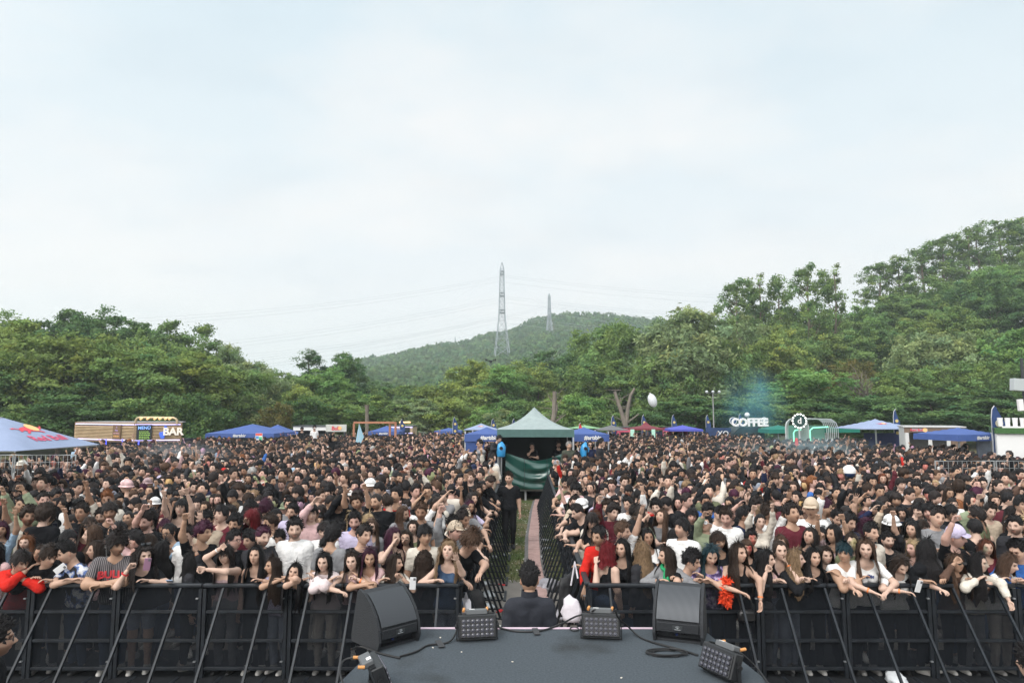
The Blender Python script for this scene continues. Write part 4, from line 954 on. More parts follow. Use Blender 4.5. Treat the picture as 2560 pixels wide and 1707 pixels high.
# hair: a shell over the scalp, and for long hair a curtain from the temples round the back
def make_hair(style, nphi, nth, r, fem=False):
    """returns (V,F) in head space"""
    sd = r.random()*20
    a = np.linspace(-math.pi, math.pi, nphi, endpoint=False)         # 0 = face
    fa = np.abs(a)
    longish = style in ('long', 'curlylong', 'bob', 'tied', 'hijab', 'fringe')
    zf = dict(short=.062, fade=.066, curly=.055, bowl=.040, mop=.030, buzz=.066, bald=.09, long=.072, curlylong=.065, bob=.045, tied=.072, hijab=.064, fringe=.036, cap=.045, bucket=.040, hood=.075)[style]
    front = np.clip((1.05-fa)/.25, 0, 1); front = front*front*(3-2*front)
    sidez = dict(short=-.012, fade=.010, curly=-.01, bowl=-.012, mop=-.02, buzz=.0, bald=.03).get(style, -.03)
    backz = dict(short=-.060, fade=-.045, curly=-.065, bowl=-.06, mop=-.07, buzz=-.05, bald=-.05, cap=-.03, bucket=-.02).get(style, -.08)
    if style in ('cap', 'bucket'): sidez = .012
    back = np.clip((fa-1.75)/.5, 0, 1)
    zend = zf*front+(1-front)*(sidez*(1-back)+backz*back)+.006*np.sin(a*7+sd)*(style not in ('cap', 'bucket', 'hijab'))
    thend = np.arccos(np.clip(zend/.113, -.97, .97))
    q = np.linspace(.02, 1, nth)
    T = q[:, None]*thend[None]; A = np.repeat(a[None], nth, 0)
    D = np.stack([np.sin(T)*np.sin(A), -np.sin(T)*np.cos(A), np.cos(T)], -1)
    P = head_radius(D, fem); Nn = D*np.array([1.1, .95, .9]); Nn /= np.linalg.norm(Nn, axis=-1, keepdims=True)
    Q = q[:, None]; top = np.clip(D[..., 2], 0, 1)**.7; fa2 = np.repeat(fa[None], nth, 0)
    nz = vnoise(D*1.0, 5.0, sd); nf = vnoise(D, 14.0, sd+3)
    if style == 'short': th_ = .006+.022*top+.008*(fa2 < 1)*top+.005*nz+.004*nf
    elif style == 'fade': th_ = .003+.030*top**1.6+.010*(fa2 < 1.2)*top+.006*nz*top+.005*nf*top
    elif style == 'curly': th_ = .016+.030*top+.009*nz+.010*nf
    elif style == 'bowl': th_ = .013+.014*top+.003*nz
    elif style == 'mop': th_ = .022+.026*top+.010*nz+.006*nf
    elif style == 'buzz': th_ = .004+.003*top
    elif style == 'bald': th_ = .0015+0*top
    elif style == 'cap': th_ = .014+.018*top
    elif style == 'bucket': th_ = .016+.026*np.clip(top*1.5, 0, 1)
    elif style == 'hijab': th_ = .014+.010*top+.003*nz
    elif style == 'hood': th_ = .030+.020*top+.004*nz
    elif style == 'curlylong': th_ = .020+.020*top+.008*nz+.008*nf
    elif style == 'tied': th_ = .006+.010*top
    else: th_ = .011+.014*top+.003*nz
    part = np.exp(-(np.sin(A)*np.sin(T)/.10)**2)*(D[..., 2] > .3)*(longish and style != 'hijab')
    th_ = th_-.006*part
    edge = np.where(Q > .93, -.004 if style not in ('bowl', 'fringe', 'mop', 'cap', 'bucket', 'hijab', 'hood') else .010, th_)
    P = P+Nn*np.where(Q > .93, edge, th_)[..., None]
    V = P.reshape(-1, 3); n = nphi
    i, j = np.meshgrid(np.arange(nth-1), np.arange(n), indexing='ij'); A0 = (i*n+j).ravel(); B0 = (i*n+(j+1) % n).ravel()
    F = np.stack([A0, A0+n, B0+n, B0], 1)
    def strip(rows):      # rows: (n, k, 2, 3) ribbons of k steps
        nonlocal V, F
        n_, k_, _, _ = rows.shape; base = len(V); idx = np.arange(n_*k_*2).reshape(n_, k_, 2)+base
        F = np.concatenate([F, np.stack([idx[:, :-1, 0], idx[:, :-1, 1], idx[:, 1:, 1], idx[:, 1:, 0]], -1).reshape(-1, 4)]); V = np.concatenate([V, rows.reshape(-1, 3)])
    nt_ = int(nphi*nth*dict(short=.55, fade=.45, curly=.75, mop=.8, bowl=.35, curlylong=.6, long=.25, bob=.3, fringe=.3, tied=.15).get(style, 0)*(1 if nphi > 20 else .5))
    if nt_:
        qi = r.integers(1, max(2, nth-1), nt_*2); qj = r.integers(0, nphi, nt_*2)
        if style == 'fade': ok = D[qi, qj, 2] > .35
        else: ok = D[qi, qj, 2] > -.3
        if style in ('long', 'bob', 'tied', 'curlylong'): ok &= ~((fa2[qi, qj] < 1.0) & (D[qi, qj, 2] < .93))
        qi, qj = qi[ok][:nt_], qj[ok][:nt_]; p = P[qi, qj]; nn = Nn[qi, qj]
        Lt = dict(short=.026, fade=.024, curly=.024, mop=.042, bowl=.05, curlylong=.03, long=.09, bob=.07, fringe=.07, tied=.04)[style]*r.uniform(.5, 1.4, (len(p), 1))
        down = np.array([0, 0, -1.])-nn*nn[:, 2:3]*-1; down = np.stack([nn[:, 0]*nn[:, 2], nn[:, 1]*nn[:, 2], -(1-nn[:, 2]**2)], 1); fwd = np.array([.25*np.sin(sd), -1, .15])
        dr = dict(short=.7, fade=.8, curly=.9, mop=.45, bowl=.12, curlylong=.8, long=.06, bob=.08, fringe=.06, tied=.05)[style]*nn+r.normal(0, .35 if style not in ('curly', 'curlylong') else .8, nn.shape)*(.25 if style in ('long', 'bob', 'fringe', 'tied', 'bowl') else 1)
        dr = dr+(down*1.0 if style in ('long', 'bob', 'fringe', 'tied', 'bowl', 'mop') else fwd*.55*(nn[:, 2:3] > .2)); dr /= np.linalg.norm(dr, axis=1, keepdims=True)+1e-9
        sid = np.cross(dr, nn); sid /= np.linalg.norm(sid, axis=1, keepdims=True)+1e-9; w_ = .0055
        a0 = p+nn*.002; a1 = a0+dr*Lt*.55+nn*.004; a2 = a0+dr*Lt*1.0-nn*.002*(style in ('long', 'bowl', 'bob'))
        strip(np.stack([np.stack([a0-sid*w_, a0+sid*w_], 1), np.stack([a1-sid*w_*.8, a1+sid*w_*.8], 1), np.stack([a2-sid*w_*.15, a2+sid*w_*.15], 1)], 1))
    if style in ('long', 'curlylong', 'bob', 'hijab', 'fringe', 'hood'):
        L = dict(long=.40+.16*r.random(), curlylong=.34+.1*r.random(), bob=.15, hijab=.30, fringe=.32+.14*r.random(), hood=.20)[style]
        f0 = .86 if style not in ('hijab', 'hood') else .72
        m_ = max(14, int(nphi*.8)); k_ = max(6, int(nth*.9)); aa = np.linspace(f0, 2*math.pi-f0, m_); fb = np.minimum(aa, 2*math.pi-aa)
        qq = np.linspace(0, 1, k_); 
        drop = qq[:, None]*(L*(1+.10*np.sin(aa*5+sd)+.07*np.sin(aa*11+sd*2)+.18*(fb > 2.2))+.06)[None]
        zz = .055-drop
        rr = .091+.016*np.clip(drop/.12, 0, 1)+.035*np.clip((drop-.17)/.10, 0, 1)-.02*np.clip((drop-.34)/.2, 0, 1)
        rr = rr+(.006*vnoise(np.stack([np.sin(aa)[None]+0*zz, np.cos(aa)[None]+0*zz, zz*2], -1), 6, sd)+.005*np.sin(aa*17+sd)[None]*qq[:, None])*(style != 'hijab')
        if style == 'curlylong': rr = rr+.020+.010*vnoise(np.stack([np.sin(aa)[None]+0*zz, np.cos(aa)[None]+0*zz, zz*2], -1), 15, sd)
        if style == 'hood': rr = rr+.022
        sx = np.sin(aa)[None]*rr*(.98); sy = -np.cos(aa)[None]*rr*1.06+.012
        wf = np.clip((1.9-fb)/.9, 0, 1)[None]*np.clip((drop-.15)/.12, 0, 1); sy = sy-.055*wf; sx = sx*(1-.12*wf)
        W = np.stack([sx, sy, zz+0*sx], -1).reshape(-1, 3)
        i, j = np.meshgrid(np.arange(k_-1), np.arange(m_-1), indexing='ij'); A1 = (i*m_+j).ravel()
        F = np.concatenate([F, np.stack([A1, A1+1, A1+m_+1, A1+m_], 1)+len(V)]); V = np.concatenate([V, W])
        if style not in ('hijab', 'hood'):
            W3 = W.reshape(k_, m_, 3); ns = int(m_*(2.2 if nphi > 20 else .8)); jj = r.integers(0, m_-1, ns); fr = r.random((ns, 1, 1)); st = np.transpose(W3[:, jj], (1, 0, 2))*(1-fr)+np.transpose(W3[:, jj+1], (1, 0, 2))*fr
            rad = st*np.array([1, 1, 0]); rad /= np.linalg.norm(rad, axis=2, keepdims=True)+1e-9; tg = np.stack([-rad[..., 1], rad[..., 0], 0*rad[..., 0]], -1)
            out_ = r.uniform(.002, .012, (ns, 1, 1))*(1 if style != 'curlylong' else 2.2); kk_ = np.linspace(0, 1, k_)[None, :, None]
            st = st+rad*out_+tg*(.010*np.sin(kk_*r.uniform(4, 9, (ns, 1, 1))+r.uniform(0, 6, (ns, 1, 1))))*(1 if style != 'curlylong' else 2.)+np.array([0, 0, -1.])*kk_*r.uniform(-.01, .035, (ns, 1, 1))
            wd = (.0065*(1-.75*kk_)*r.uniform(.6, 1.4, (ns, 1, 1))); strip(np.stack([st-tg*wd, st+tg*wd], 2))
    if style == 'tied':
        t = np.linspace(0, 1, 8); ang = np.linspace(0, 2*math.pi, 8, endpoint=False); R_ = .030*np.sin(math.pi*(.12+.80*t))+.004
        c = np.stack([0*t, .105+.035*np.sin(t*2.4), .055-.24*t], -1)
        W = (c[:, None]+np.stack([np.cos(ang)[None]*R_[:, None], np.sin(ang)[None]*R_[:, None], 0*R_[:, None]+0*ang[None]], -1)).reshape(-1, 3)
        i, j = np.meshgrid(np.arange(7), np.arange(8), indexing='ij'); A1 = (i*8+j).ravel(); B1 = (i*8+(j+1) % 8).ravel()
        F = np.concatenate([F, np.stack([A1, B1, B1+8, A1+8], 1)+len(V)]); V = np.concatenate([V, W])
    if style == 'cap':
        t = np.linspace(-1.0, 1.0, 9); W = []
        for k in range(2):
            for q_ in (0, 1):
                for w in t: W.append((math.sin(w)*(.080+.018*q_), -.080-.075*q_*math.cos(w*.8)+.02*(1-math.cos(w))*1.2, .052-.012*q_-.006*k))
        W = np.array(W); fs = []
        for o in (0, 18): fs += [(o+i_, o+i_+1, o+9+i_+1, o+9+i_) for i_ in range(8)]
        fs += [(9+i_, 9+i_+1, 27+i_+1, 27+i_) for i_ in range(8)]
        F = np.concatenate([F, np.array(fs)+len(V)]); V = np.concatenate([V, W])
    if style == 'bucket':
        m_ = nphi; aa = np.linspace(0, 2*math.pi, m_, endpoint=False); W = []
        for rr, z in ((.090, .050), (.128, .016), (.130, .012), (.092, .044)): W.append(np.stack([np.sin(aa)*rr, -np.cos(aa)*rr*1.12, 0*aa+z], -1))
        W = np.concatenate(W); i, j = np.meshgrid(np.arange(3), np.arange(m_), indexing='ij'); A1 = (i*m_+j).ravel(); B1 = (i*m_+(j+1) % m_).ravel()
        F = np.concatenate([F, np.stack([A1, A1+m_, B1+m_, B1], 1)+len(V)]); V = np.concatenate([V, W])
    return V, F
def ik(sh, hand, l1, l2, pole):
    sh, hand = np.array(sh, float), np.array(hand, float); d = hand-sh; L = np.linalg.norm(d)
    if L > (l1+l2)*.985: hand = sh+d/L*(l1+l2)*.985; d = hand-sh; L = np.linalg.norm(d)
    u = d/L; a = (l1*l1-l2*l2+L*L)/(2*L); hh = math.sqrt(max(l1*l1-a*a, 0)); p = np.array(pole, float); p = p-u*(p@u); p /= np.linalg.norm(p)+1e-9
    return sh+u*a+p*hh, hand
SH = dict(m=.166, f=.146)
def body_parts(fem=False, lean=0., tilt=0., arms=((None,), (None,)), top='tee', bottom='jeans', vox=.028, legs=True, broad=1.0, crouch=0., handvox=.0085, stride=0.):
    """Skin surface (no head), clothes cut from it. arms: (right, left) each (target xyz, pole xyz, hand kind) in the local frame; None hangs down."""
    k = 'f' if fem else 'm'; w = SH[k]*broad; hipw = .092 if fem else .085
    hip = np.array([0, 0, .95]); R = rot('x', RAD(lean))@rot('y', RAD(tilt))
    U = lambda p: R@(np.array(p, float)-hip)+hip
    chest = U((0, .005, 1.30)); nb = U((0, .018, 1.43)); nt = U((0, -.005, 1.53)); sR, sL = U((-w, .012, 1.375)), U((w, .012, 1.375))
    pr = []      # (a, b, ra, rb, region, scale)
    sc = np.array([1, 1.22, 1.0])
    b_ = broad
    for s_ in (-1, 1):
        pr.append((U((s_*.058*b_, 0, .98)), U((s_*.044*b_, 0, 1.12)), .098 if fem else .100, .080 if fem else .092, 'torso', sc))
        pr.append((U((s_*.044*b_, 0, 1.12)), U((s_*.072*b_, .005, 1.30)), .080 if fem else .092, .088 if fem else .104, 'torso', sc))
        if fem: pr.append((U((s_*.065, -.070, 1.255)), U((s_*.066, -.075, 1.25)), .062, .062, 'torso', None))
        pr.append((U((s_*.045, .014, 1.405)), U((s_*w*.97, .012, 1.378)), .058, .050 if fem else .058, 'yoke', None))
    pr.append((nb, nt, .054 if fem else .062, .050 if fem else .056, 'neck', None))
    hands = []
    for i, (s_, sh) in enumerate(((-1, sR), (1, sL))):
        A = arms[i]
        if A[0] is None: tgt = sh+np.array([s_*.07, -.03, -.52]); pole = (s_*.4, 1, 0); hk = 'relax'
        else: tgt, pole, hk = A
        el, wr = ik(sh, tgt, .285, .245, pole)
        ra = .050 if fem else .056*b_
        pr.append((sh, el, ra+.004, ra-.008, f'uparm{i}', None)); pr.append((el, wr, ra-.007, .029 if fem else .033, f'forearm{i}', None))
        hands.append((el, wr, hk, s_))
    pr.append(((0, 0, .95), (0, 0, .95), .125, .125, 'pelvis', np.array([.86, 1.1, 1.0])))
    legj = []
    for s_ in (-1, 1):
        h0 = np.array([s_*hipw, 0, .92]); an = np.array([s_*.10, .03+stride*s_, .085]); kn = np.array([s_*.10, -.015+stride*s_*.45, .50]); legj.append((h0, kn, an))
        if legs:
            pr.append((h0, kn, .094 if fem else .090, .060, f'thigh', None)); pr.append((kn, an, .060, .042, f'shin', None))
    pts = np.array([p[0] for p in pr]+[p[1] for p in pr]); rm = .16
    lo = pts.min(0)-rm; hi = pts.max(0)+rm
    n = np.ceil((hi-lo)/vox).astype(int)+1
    G = np.stack(np.meshgrid(*[(lo[i]+vox*np.arange(n[i])).astype(np.float32) for i in range(3)], indexing='ij'), -1)
    kk = .013; E = np.zeros(G.shape[:3], np.float32)
    for a, b, ra, rb, rg, scl in pr:
        l2 = np.minimum(a, b)-max(ra, rb)*1.25-.07; h2 = np.maximum(a, b)+max(ra, rb)*1.25+.07
        i0 = np.clip(((l2-lo)/vox).astype(int), 0, n); i1 = np.clip(((h2-lo)/vox).astype(int)+2, 0, n)
        sl = tuple(slice(i0[q], i1[q]) for q in range(3))
        E[sl] += np.exp(np.clip(-cone_d(G[sl], a, b, ra, rb, scl)[0]/kk, -60, 30))
    Fd = -kk*np.log(E+1e-20)
    V, Fq = surface_nets(Fd, lo, vox)
    Dm = [cone_d(V, p[0], p[1], p[2], p[3], p[5]) for p in pr]
    near = np.argmin([d[0] for d in Dm], 0); tt = np.array([d[1] for d in Dm])[near, np.arange(len(V))]
    reg = np.array([p[4] for p in pr])[near]
    # back to the unleaned frame to cut necklines and hems
    V0 = (V-hip)@R+hip
    isarm0 = np.char.startswith(reg, 'uparm'); isfore = np.char.startswith(reg, 'forearm'); isleg = (reg == 'thigh') | (reg == 'shin')
    tor = (reg == 'torso') | (reg == 'yoke') | (reg == 'pelvis')
    rad_neck = np.hypot(V0[:, 0], V0[:, 1]-.012)
    hemz = .97 if top in ('tank', 'strap') else .88
    cover = (tor | (reg == 'thigh')) & (V0[:, 2] > hemz) & ~((V0[:, 2] > 1.435) & (rad_neck < .085))
    slv = dict(tee=.78, long=9, tank=0, sleeveless=.12, hoodie=9, strap=0)[top]
    if top in ('tank', 'strap'):
        cut = 1.335 if top == 'tank' else 1.30
        strap = (np.abs(np.abs(V0[:, 0])-.085) < (.030 if top == 'tank' else .012))
        cover &= (V0[:, 2] < cut) | (strap & (V0[:, 2] < 1.46))
        cover &= ~((np.abs(V0[:, 0]) > .135*b_) & (V0[:, 2] > 1.27))
    elif fem and top in ('tee', 'sleeveless'):
        cover &= ~((V0[:, 1] < -.02) & (np.hypot(V0[:, 0], V0[:, 2]-1.44) < .085))
    arm = (isarm0 & (tt < slv)) | (isfore & (slv > 5) & (tt < .93)) | (isarm0 & (slv > 5))
    if slv > 0: cover |= arm
    if top in ('hoodie', 'long'): cover |= tor & (V0[:, 2] > .88) & ~((V0[:, 2] > 1.45) & (V0[:, 1] < -.01) & (rad_neck < .075)); cover |= (reg == 'neck') & (V0[:, 2] < (1.475 if top == 'hoodie' else 1.45))
    low = (reg == 'pelvis') | isleg | (tor & (V0[:, 2] < 1.0))
    if bottom == 'shorts': low &= ~(reg == 'shin') & ~((reg == 'thigh') & (tt > .80))
    elif bottom == 'jeans': low &= ~((reg == 'shin') & (tt > .97))
    N = vnormals(V, Fq)
    def cloth(mask, off, wr, flare=0.):
        fm = mask[Fq].all(1); f = Fq[fm]; u, inv = np.unique(f, return_inverse=True)
        if not len(u): return None
        P = V[u]+N[u]*(off+wr*1.5*vnoise(V[u]*np.array([1, 1, 1.5]), 22, 1.3)[:, None]+wr*vnoise(V[u]*np.array([1, 1, .6]), 48, 4.)[:, None])
        # even out the cut edges
        fq = inv.reshape(-1, 4); e = np.concatenate([fq[:, [q, (q+1) % 4]] for q in range(4)]); es = np.sort(e, 1); key = es[:, 0]*len(u)+es[:, 1]
        uk, cnt = np.unique(key, return_counts=True); bk = uk[cnt == 1]; be = np.stack([bk//len(u), bk % len(u)], 1)
        for _ in range(4):
            acc = np.zeros_like(P); n_ = np.zeros(len(P)); 
            for q in (0, 1): np.add.at(acc, be[:, q], P[be[:, 1-q]]); np.add.at(n_, be[:, q], 1)
            mk_ = n_ == 2; P[mk_] = .4*P[mk_]+.6*acc[mk_]/2
        if flare: P[:, :2] += (N[u][:, :2])*flare*np.clip((1.25-V0[u][:, 2:3])/.3, 0, 1)
        return P, inv.reshape(-1, 4)
    thick = dict(tee=.011, long=.013, tank=.006, sleeveless=.010, hoodie=.022, strap=.005)[top]
    topm = cloth(cover, thick, .004 if thick > .008 else .0015, .012 if top in ('tee', 'hoodie', 'long', 'sleeveless') else 0.)
    lowm = cloth(low, .008, .003)
    # hands joined into the skin surface
    BV, BF = [V], [Fq]; o = len(V); wrists = []
    for el, wr, hk, s_ in hands:
        hv, hf = get_hand(hk, handvox); z = (wr-el); z /= np.linalg.norm(z)
        ref = np.array([0, -.25, -1.0]) if hk in ('relax', 'grip') else np.array([0, -1.0, -.1])
        if abs(ref@z)/np.linalg.norm(ref) > .9: ref = np.array([-s_*1.0, -.4, 0])
        y = -(ref-z*(ref@z)); y /= np.linalg.norm(y); x = np.cross(y, z)
        q = hv.copy()
        if s_ > 0: q[:, 0] *= -1
        sc_ = .94 if fem else 1.04
        if s_ > 0: q[:, 0] *= 1; hf_ = hf[:, ::-1]
        else: hf_ = hf
        BV.append((q*sc_)@np.stack([x, y, z])+wr+z*.028); BF.append(hf_+o); o += len(hv); wrists.append((wr, z, x, y))
    return dict(V=np.concatenate(BV), F=np.concatenate(BF), top=topm, low=lowm, neck=nt, R=R, legs=legj, wrists=wrists, U=U, sh=(sR, sL), cov=np.concatenate([cover, np.zeros(sum(len(q) for q in BV[1:]), bool)]))
SKIN = [mat(f'skin_tone_{n}', c, .52, attr='Tint', noise=.07, nscale=22, spec=.28) for n, c in (('fair', (.52,.355,.28)), ('light', (.46,.295,.22)), ('warm', (.39,.24,.165)), ('tan', (.30,.175,.118)), ('rosy', (.49,.30,.245)))]
HAIRC = dict(black=(.014,.0125,.0135), soft=(.023,.018,.017), dark=(.030,.019,.014), brown=(.075,.043,.028), auburn=(.10,.032,.016), red=(.13,.010,.014), blond=(.42,.30,.17), plum=(.050,.013,.030), teal=(.012,.035,.045), grey=(.30,.29,.28), ginger=(.19,.075,.032), green=(.030,.045,.022), sand=(.20,.13,.075))
HAIR = {k: mat('hair_'+k, c, .45, noise=.55, nscale=34, bump=1.0, bscale=40, spec=.22, stretch=(3.2, 3.2, .55)) for k, c in HAIRC.items()}
TOPC = dict(black=(.0115,.012,.014), charcoal=(.028,.028,.032), white=(.72,.71,.70), cream=(.60,.55,.48), grey=(.22,.22,.23), navy=(.018,.024,.060), pink=(.60,.40,.40), mauve=(.36,.26,.27), olive=(.13,.14,.08), maroon=(.11,.022,.032), red=(.48,.022,.016), blue=(.045,.14,.42), beige=(.48,.39,.30), sky=(.33,.45,.58), lilac=(.50,.45,.60), sage=(.26,.30,.20), denim=(.05,.085,.15), orange=(.55,.16,.04), brown=(.10,.060,.045), green=(.03,.28,.12))
TOPM = {k: mat('fabric_'+k, c, .88, noise=.10, nscale=14, bump=.8, bscale=24, spec=.08) for k, c in TOPC.items()}
LOWM = {k: mat('trousers_'+k, c, .9, noise=.18, nscale=10, bump=.4, bscale=26, spec=.2) for k, c in dict(jeans=(.05,.075,.13), black=(.014,.014,.016), pale=(.24,.27,.33), cream=(.42,.38,.34), grey=(.16,.16,.17), khaki=(.20,.17,.12)).items()}
SHOEM = {k: mat('shoe_'+k, c, .6) for k, c in dict(white=(.55,.53,.50), black=(.015,.015,.016), grey=(.25,.24,.23)).items()}
def shoe_mesh():
    pr = [((0, .045, .045), (0, -.02, .045), .043, .045), ((0, -.02, .042), (0, -.135, .030), .046, .036), ((0, .03, .06), (0, .02, .10), .045, .042)]
    lo = np.array([-.09, -.21, -.03]); h = .014; n = np.array([13, 25, 14])
    G = np.stack(np.meshgrid(*[lo[i]+h*np.arange(n[i]) for i in range(3)], indexing='ij'), -1)
    F = -.01*np.log(sum(np.exp(np.clip(-cone_d(G, *p)[0]/.01, -60, 40)) for p in pr)+1e-20); F = np.maximum(F, .004-G[..., 2])
    return surface_nets(F, lo, h)
_sv, _sf = shoe_mesh(); SHOE = {k: new_mesh('shoe', _sv, _sf, m_) for k, m_ in SHOEM.items()}
def glasses_mesh(kind, material):
    B = MB(); z = .010
    for s_ in (-1, 1):
        if kind == 'dark': B.box((s_*.033, -.108, z), (.052, .006, .032), (0, 0, -s_*.18), bev=.004)
        else:
            pts = [(s_*.033+.024*math.cos(t), -.108+.004*abs(math.cos(t)), z+.019*math.sin(t)) for t in np.linspace(0, 2*math.pi, 15)]; B.tube(pts, .0035 if kind == 'white' else .0028, 5, False)
            if kind == 'white': B.tube(pts, .007, 5, False); B.box((s_*.033, -.106, z), (.040, .004, .026), (0, 0, -s_*.18))
        B.tube([(s_*.058, -.100, z+.004), (s_*.079, -.03, z+.006), (s_*.080, .02, z+.002)], .0035, 5)
    B.tube([(-.010, -.112, z+.004), (.010, -.112, z+.004)], .003, 5)
    return B.mesh('glasses', material, True)
GLM = dict(dark=mat('dark_lens', (.01,.01,.012), .15, spec=.6), white=mat('white_frame', (.75,.75,.77), .35), thin=mat('wire_frame', (.04,.04,.045), .3, .4))
GLS = {k: glasses_mesh(k, GLM[k]) for k in GLM}
HAIRNAME = dict(hijab='headscarf', cap='cap', bucket='bucket_hat', hood='hood')
_bc = {}
def body_cached(key, **kw):
    if key not in _bc: _bc[key] = body_parts(**kw)
    return _bc[key]
NP = 0
def person(pos, yaw, s, body, spec, label, group, hi=False, cat='person'):
    """spec: fem, skin, hair, hairc, topc, bot, shoe, hy, hp, hr (head turn, nod, tilt in degrees), beard, paint, glasses"""
    global NP; NP += 1
    r = np.random.default_rng(1000+NP)
    fem = spec.get('fem', False)
    nphi, nth = (44, 36) if hi else (30, 24)
    hv, hf, hc = make_head(nphi, nth, fem, spec.get('beard', 0), spec.get('paint'), r, spec.get('shut', False))
    st, hcname = spec['hair'], spec['hairc']
    Hs = 1.14 if not fem else 1.11
    gv, gf = make_hair(st, 40 if hi else 26, 18 if hi else 12, r, fem)
    Rm = rot('z', RAD(spec.get('hy', 0)))@rot('x', RAD(spec.get('hp', 0)))@rot('y', RAD(spec.get('hr', 0)))
    base = np.array(body['neck'])+np.array([0, 0, .0])
    Hs = Hs*np.array([1+r.normal(0, .035), 1+r.normal(0, .02), 1+r.normal(0, .035)])
    T = lambda v: ((v*Hs+np.array([0, -.020, .088]))@Rm.T)+base
    # the long curtain follows the neck only half as far as the head turns
    def Th(v):
        if st not in ('long', 'curlylong', 'fringe', 'bob', 'hijab', 'hood'): return T(v)
        w_ = np.clip((-v[:, 2]-.06)/.16, 0, 1)[:, None]*.75
        R2 = rot('z', RAD(spec.get('hy', 0)*.45))@rot('x', RAD(spec.get('hp', 0)*.25)); q = ((v*Hs+np.array([0, -.012, .088]))@R2.T)+base
        return T(v)*(1-w_)+q*w_
    V = np.concatenate([body['V'], T(hv)]); F = np.concatenate([body['F'], hf+len(body['V'])])
    C = np.concatenate([np.ones((len(body['V']), 3)), hc])
    me = new_mesh('person', V, F, SKIN[spec.get('skin', 1)], True, C)
    o = link('person', me, loc=pos, rot=(0, 0, RAD(yaw)), scale=s); tag(o, label, cat, group)
    hm = HAIR.get(hcname) or TOPM[hcname]
    if st != 'bald': link(HAIRNAME.get(st, 'hair'), new_mesh('hair', Th(gv), gf, hm), o)
    if st in ('cap', 'bucket') and (fem or r.random() < .4):
        gv2, gf2 = make_hair('long' if fem else 'short', 26, 12, r, fem); link('hair', new_mesh('hair', Th(gv2*np.array([.97, .97, .97])-np.array([0, 0, .006])), gf2, HAIR['soft']), o)
    if body['top'] is not None: link({'tee': 't_shirt', 'long': 'long_sleeved_top', 'hoodie': 'jacket'}.get(spec.get('top', 'tee'), 'top'), new_mesh('top', *body['top'], TOPM[spec['topc']] if isinstance(spec['topc'], str) else spec['topc']), o)
    if body['low'] is not None: link('shorts' if spec.get('bottom') == 'shorts' else 'trousers', new_mesh('trousers', *body['low'], LOWM[spec.get('bot', 'jeans')]), o)
    for h0, kn, an in body['legs']:
        link('shoe', SHOE[spec.get('shoe', ('white', 'black', 'grey', 'black', 'white')[NP % 5])], o, loc=(an[0], an[1]-.02, 0))
    if spec.get('glasses'):
        g = link('glasses', GLS[spec['glasses']], o); up = spec.get('glup', 0)
        M4 = Matrix(((Rm*float(Hs[0])).tolist())).to_4x4(); p = T(np.array([[0, .0 if not up else .035, 0 if not up else .075]]))[0]; M4.translation = p; g.matrix_local = M4 if not up else M4@Matrix.Rotation(-.75, 4, 'X')
    return o
# ------------------------------------------------------------------ stalls, fences, masts, flags
def corrugated():
    M = mat('corrugated_wood', (.45, .33, .20), .6); nt = M.node_tree; N = nt.nodes; L = nt.links; b = N['Principled BSDF']
    tc = N.new('ShaderNodeTexCoord'); nz = N.new('ShaderNodeTexNoise'); nz.inputs['Scale'].default_value = 3; L.new(tc.outputs['Object'], nz.inputs['Vector'])
    r = N.new('ShaderNodeValToRGB'); r.color_ramp.elements[0].color = (.38, .27, .16, 1); r.color_ramp.elements[1].color = (.60, .47, .31, 1); L.new(nz.outputs[0], r.inputs[0]); L.new(r.outputs[0], b.inputs['Base Color']); return M
CORR = corrugated(); NEON = mat('neon_violet', (.6, .55, .9), .4, emit=(.62, .55, 1.0), estr=1.1); NEONB = mat('neon_blue', (.1, .1, .8), .4, emit=(.08, .12, 1.0), estr=1.6); NEONG = mat('neon_green', (.3, .8, .55), .4, emit=(.25, 1.0, .62), estr=.75)
WARM = mat('warm_bulb', (.9, .6, .3), .4, emit=(1.0, .62, .25), estr=.45); BULB = mat('white_bulb', (.9, .9, .9), .4, emit=(1, .98, .92), estr=1.6)
BROWNW = mat('brown_board', (.16, .10, .055), .8); SLATE = mat('slate_board', (.02, .025, .03), .7); WOODC = mat('counter_wood', (.35, .25, .15), .7, noise=.2, nscale=4)
def corr_panel(B, p0, p1, z0, z1, ribs, depth=.13):
    """wall from p0 to p1 (xy) whose profile swells in horizontal ribs; front on the right-hand side of p0->p1"""
    a, b = Vector((*p0, 0)), Vector((*p1, 0)); d = (b-a).normalized(); nrm = Vector((d.y, -d.x, 0)); n = ribs*8; V = []
    for i in range(n+1):
        z = z0+(z1-z0)*i/n; o = depth*abs(math.sin(math.pi*ribs*i/n))**.7
        V += [a+nrm*o+Vector((0, 0, z)), b+nrm*o+Vector((0, 0, z))]
    B.add(V, [(2*i, 2*i+1, 2*i+3, 2*i+2) for i in range(n)])
def signtext(parent, body, size, loc, rotz, m, ext=.02, bold=.0, name='lettering', align='CENTER'):
    return link(name, textmesh(body, size, ext, m, bold, align), parent, loc, (math.pi/2, 0, rotz))
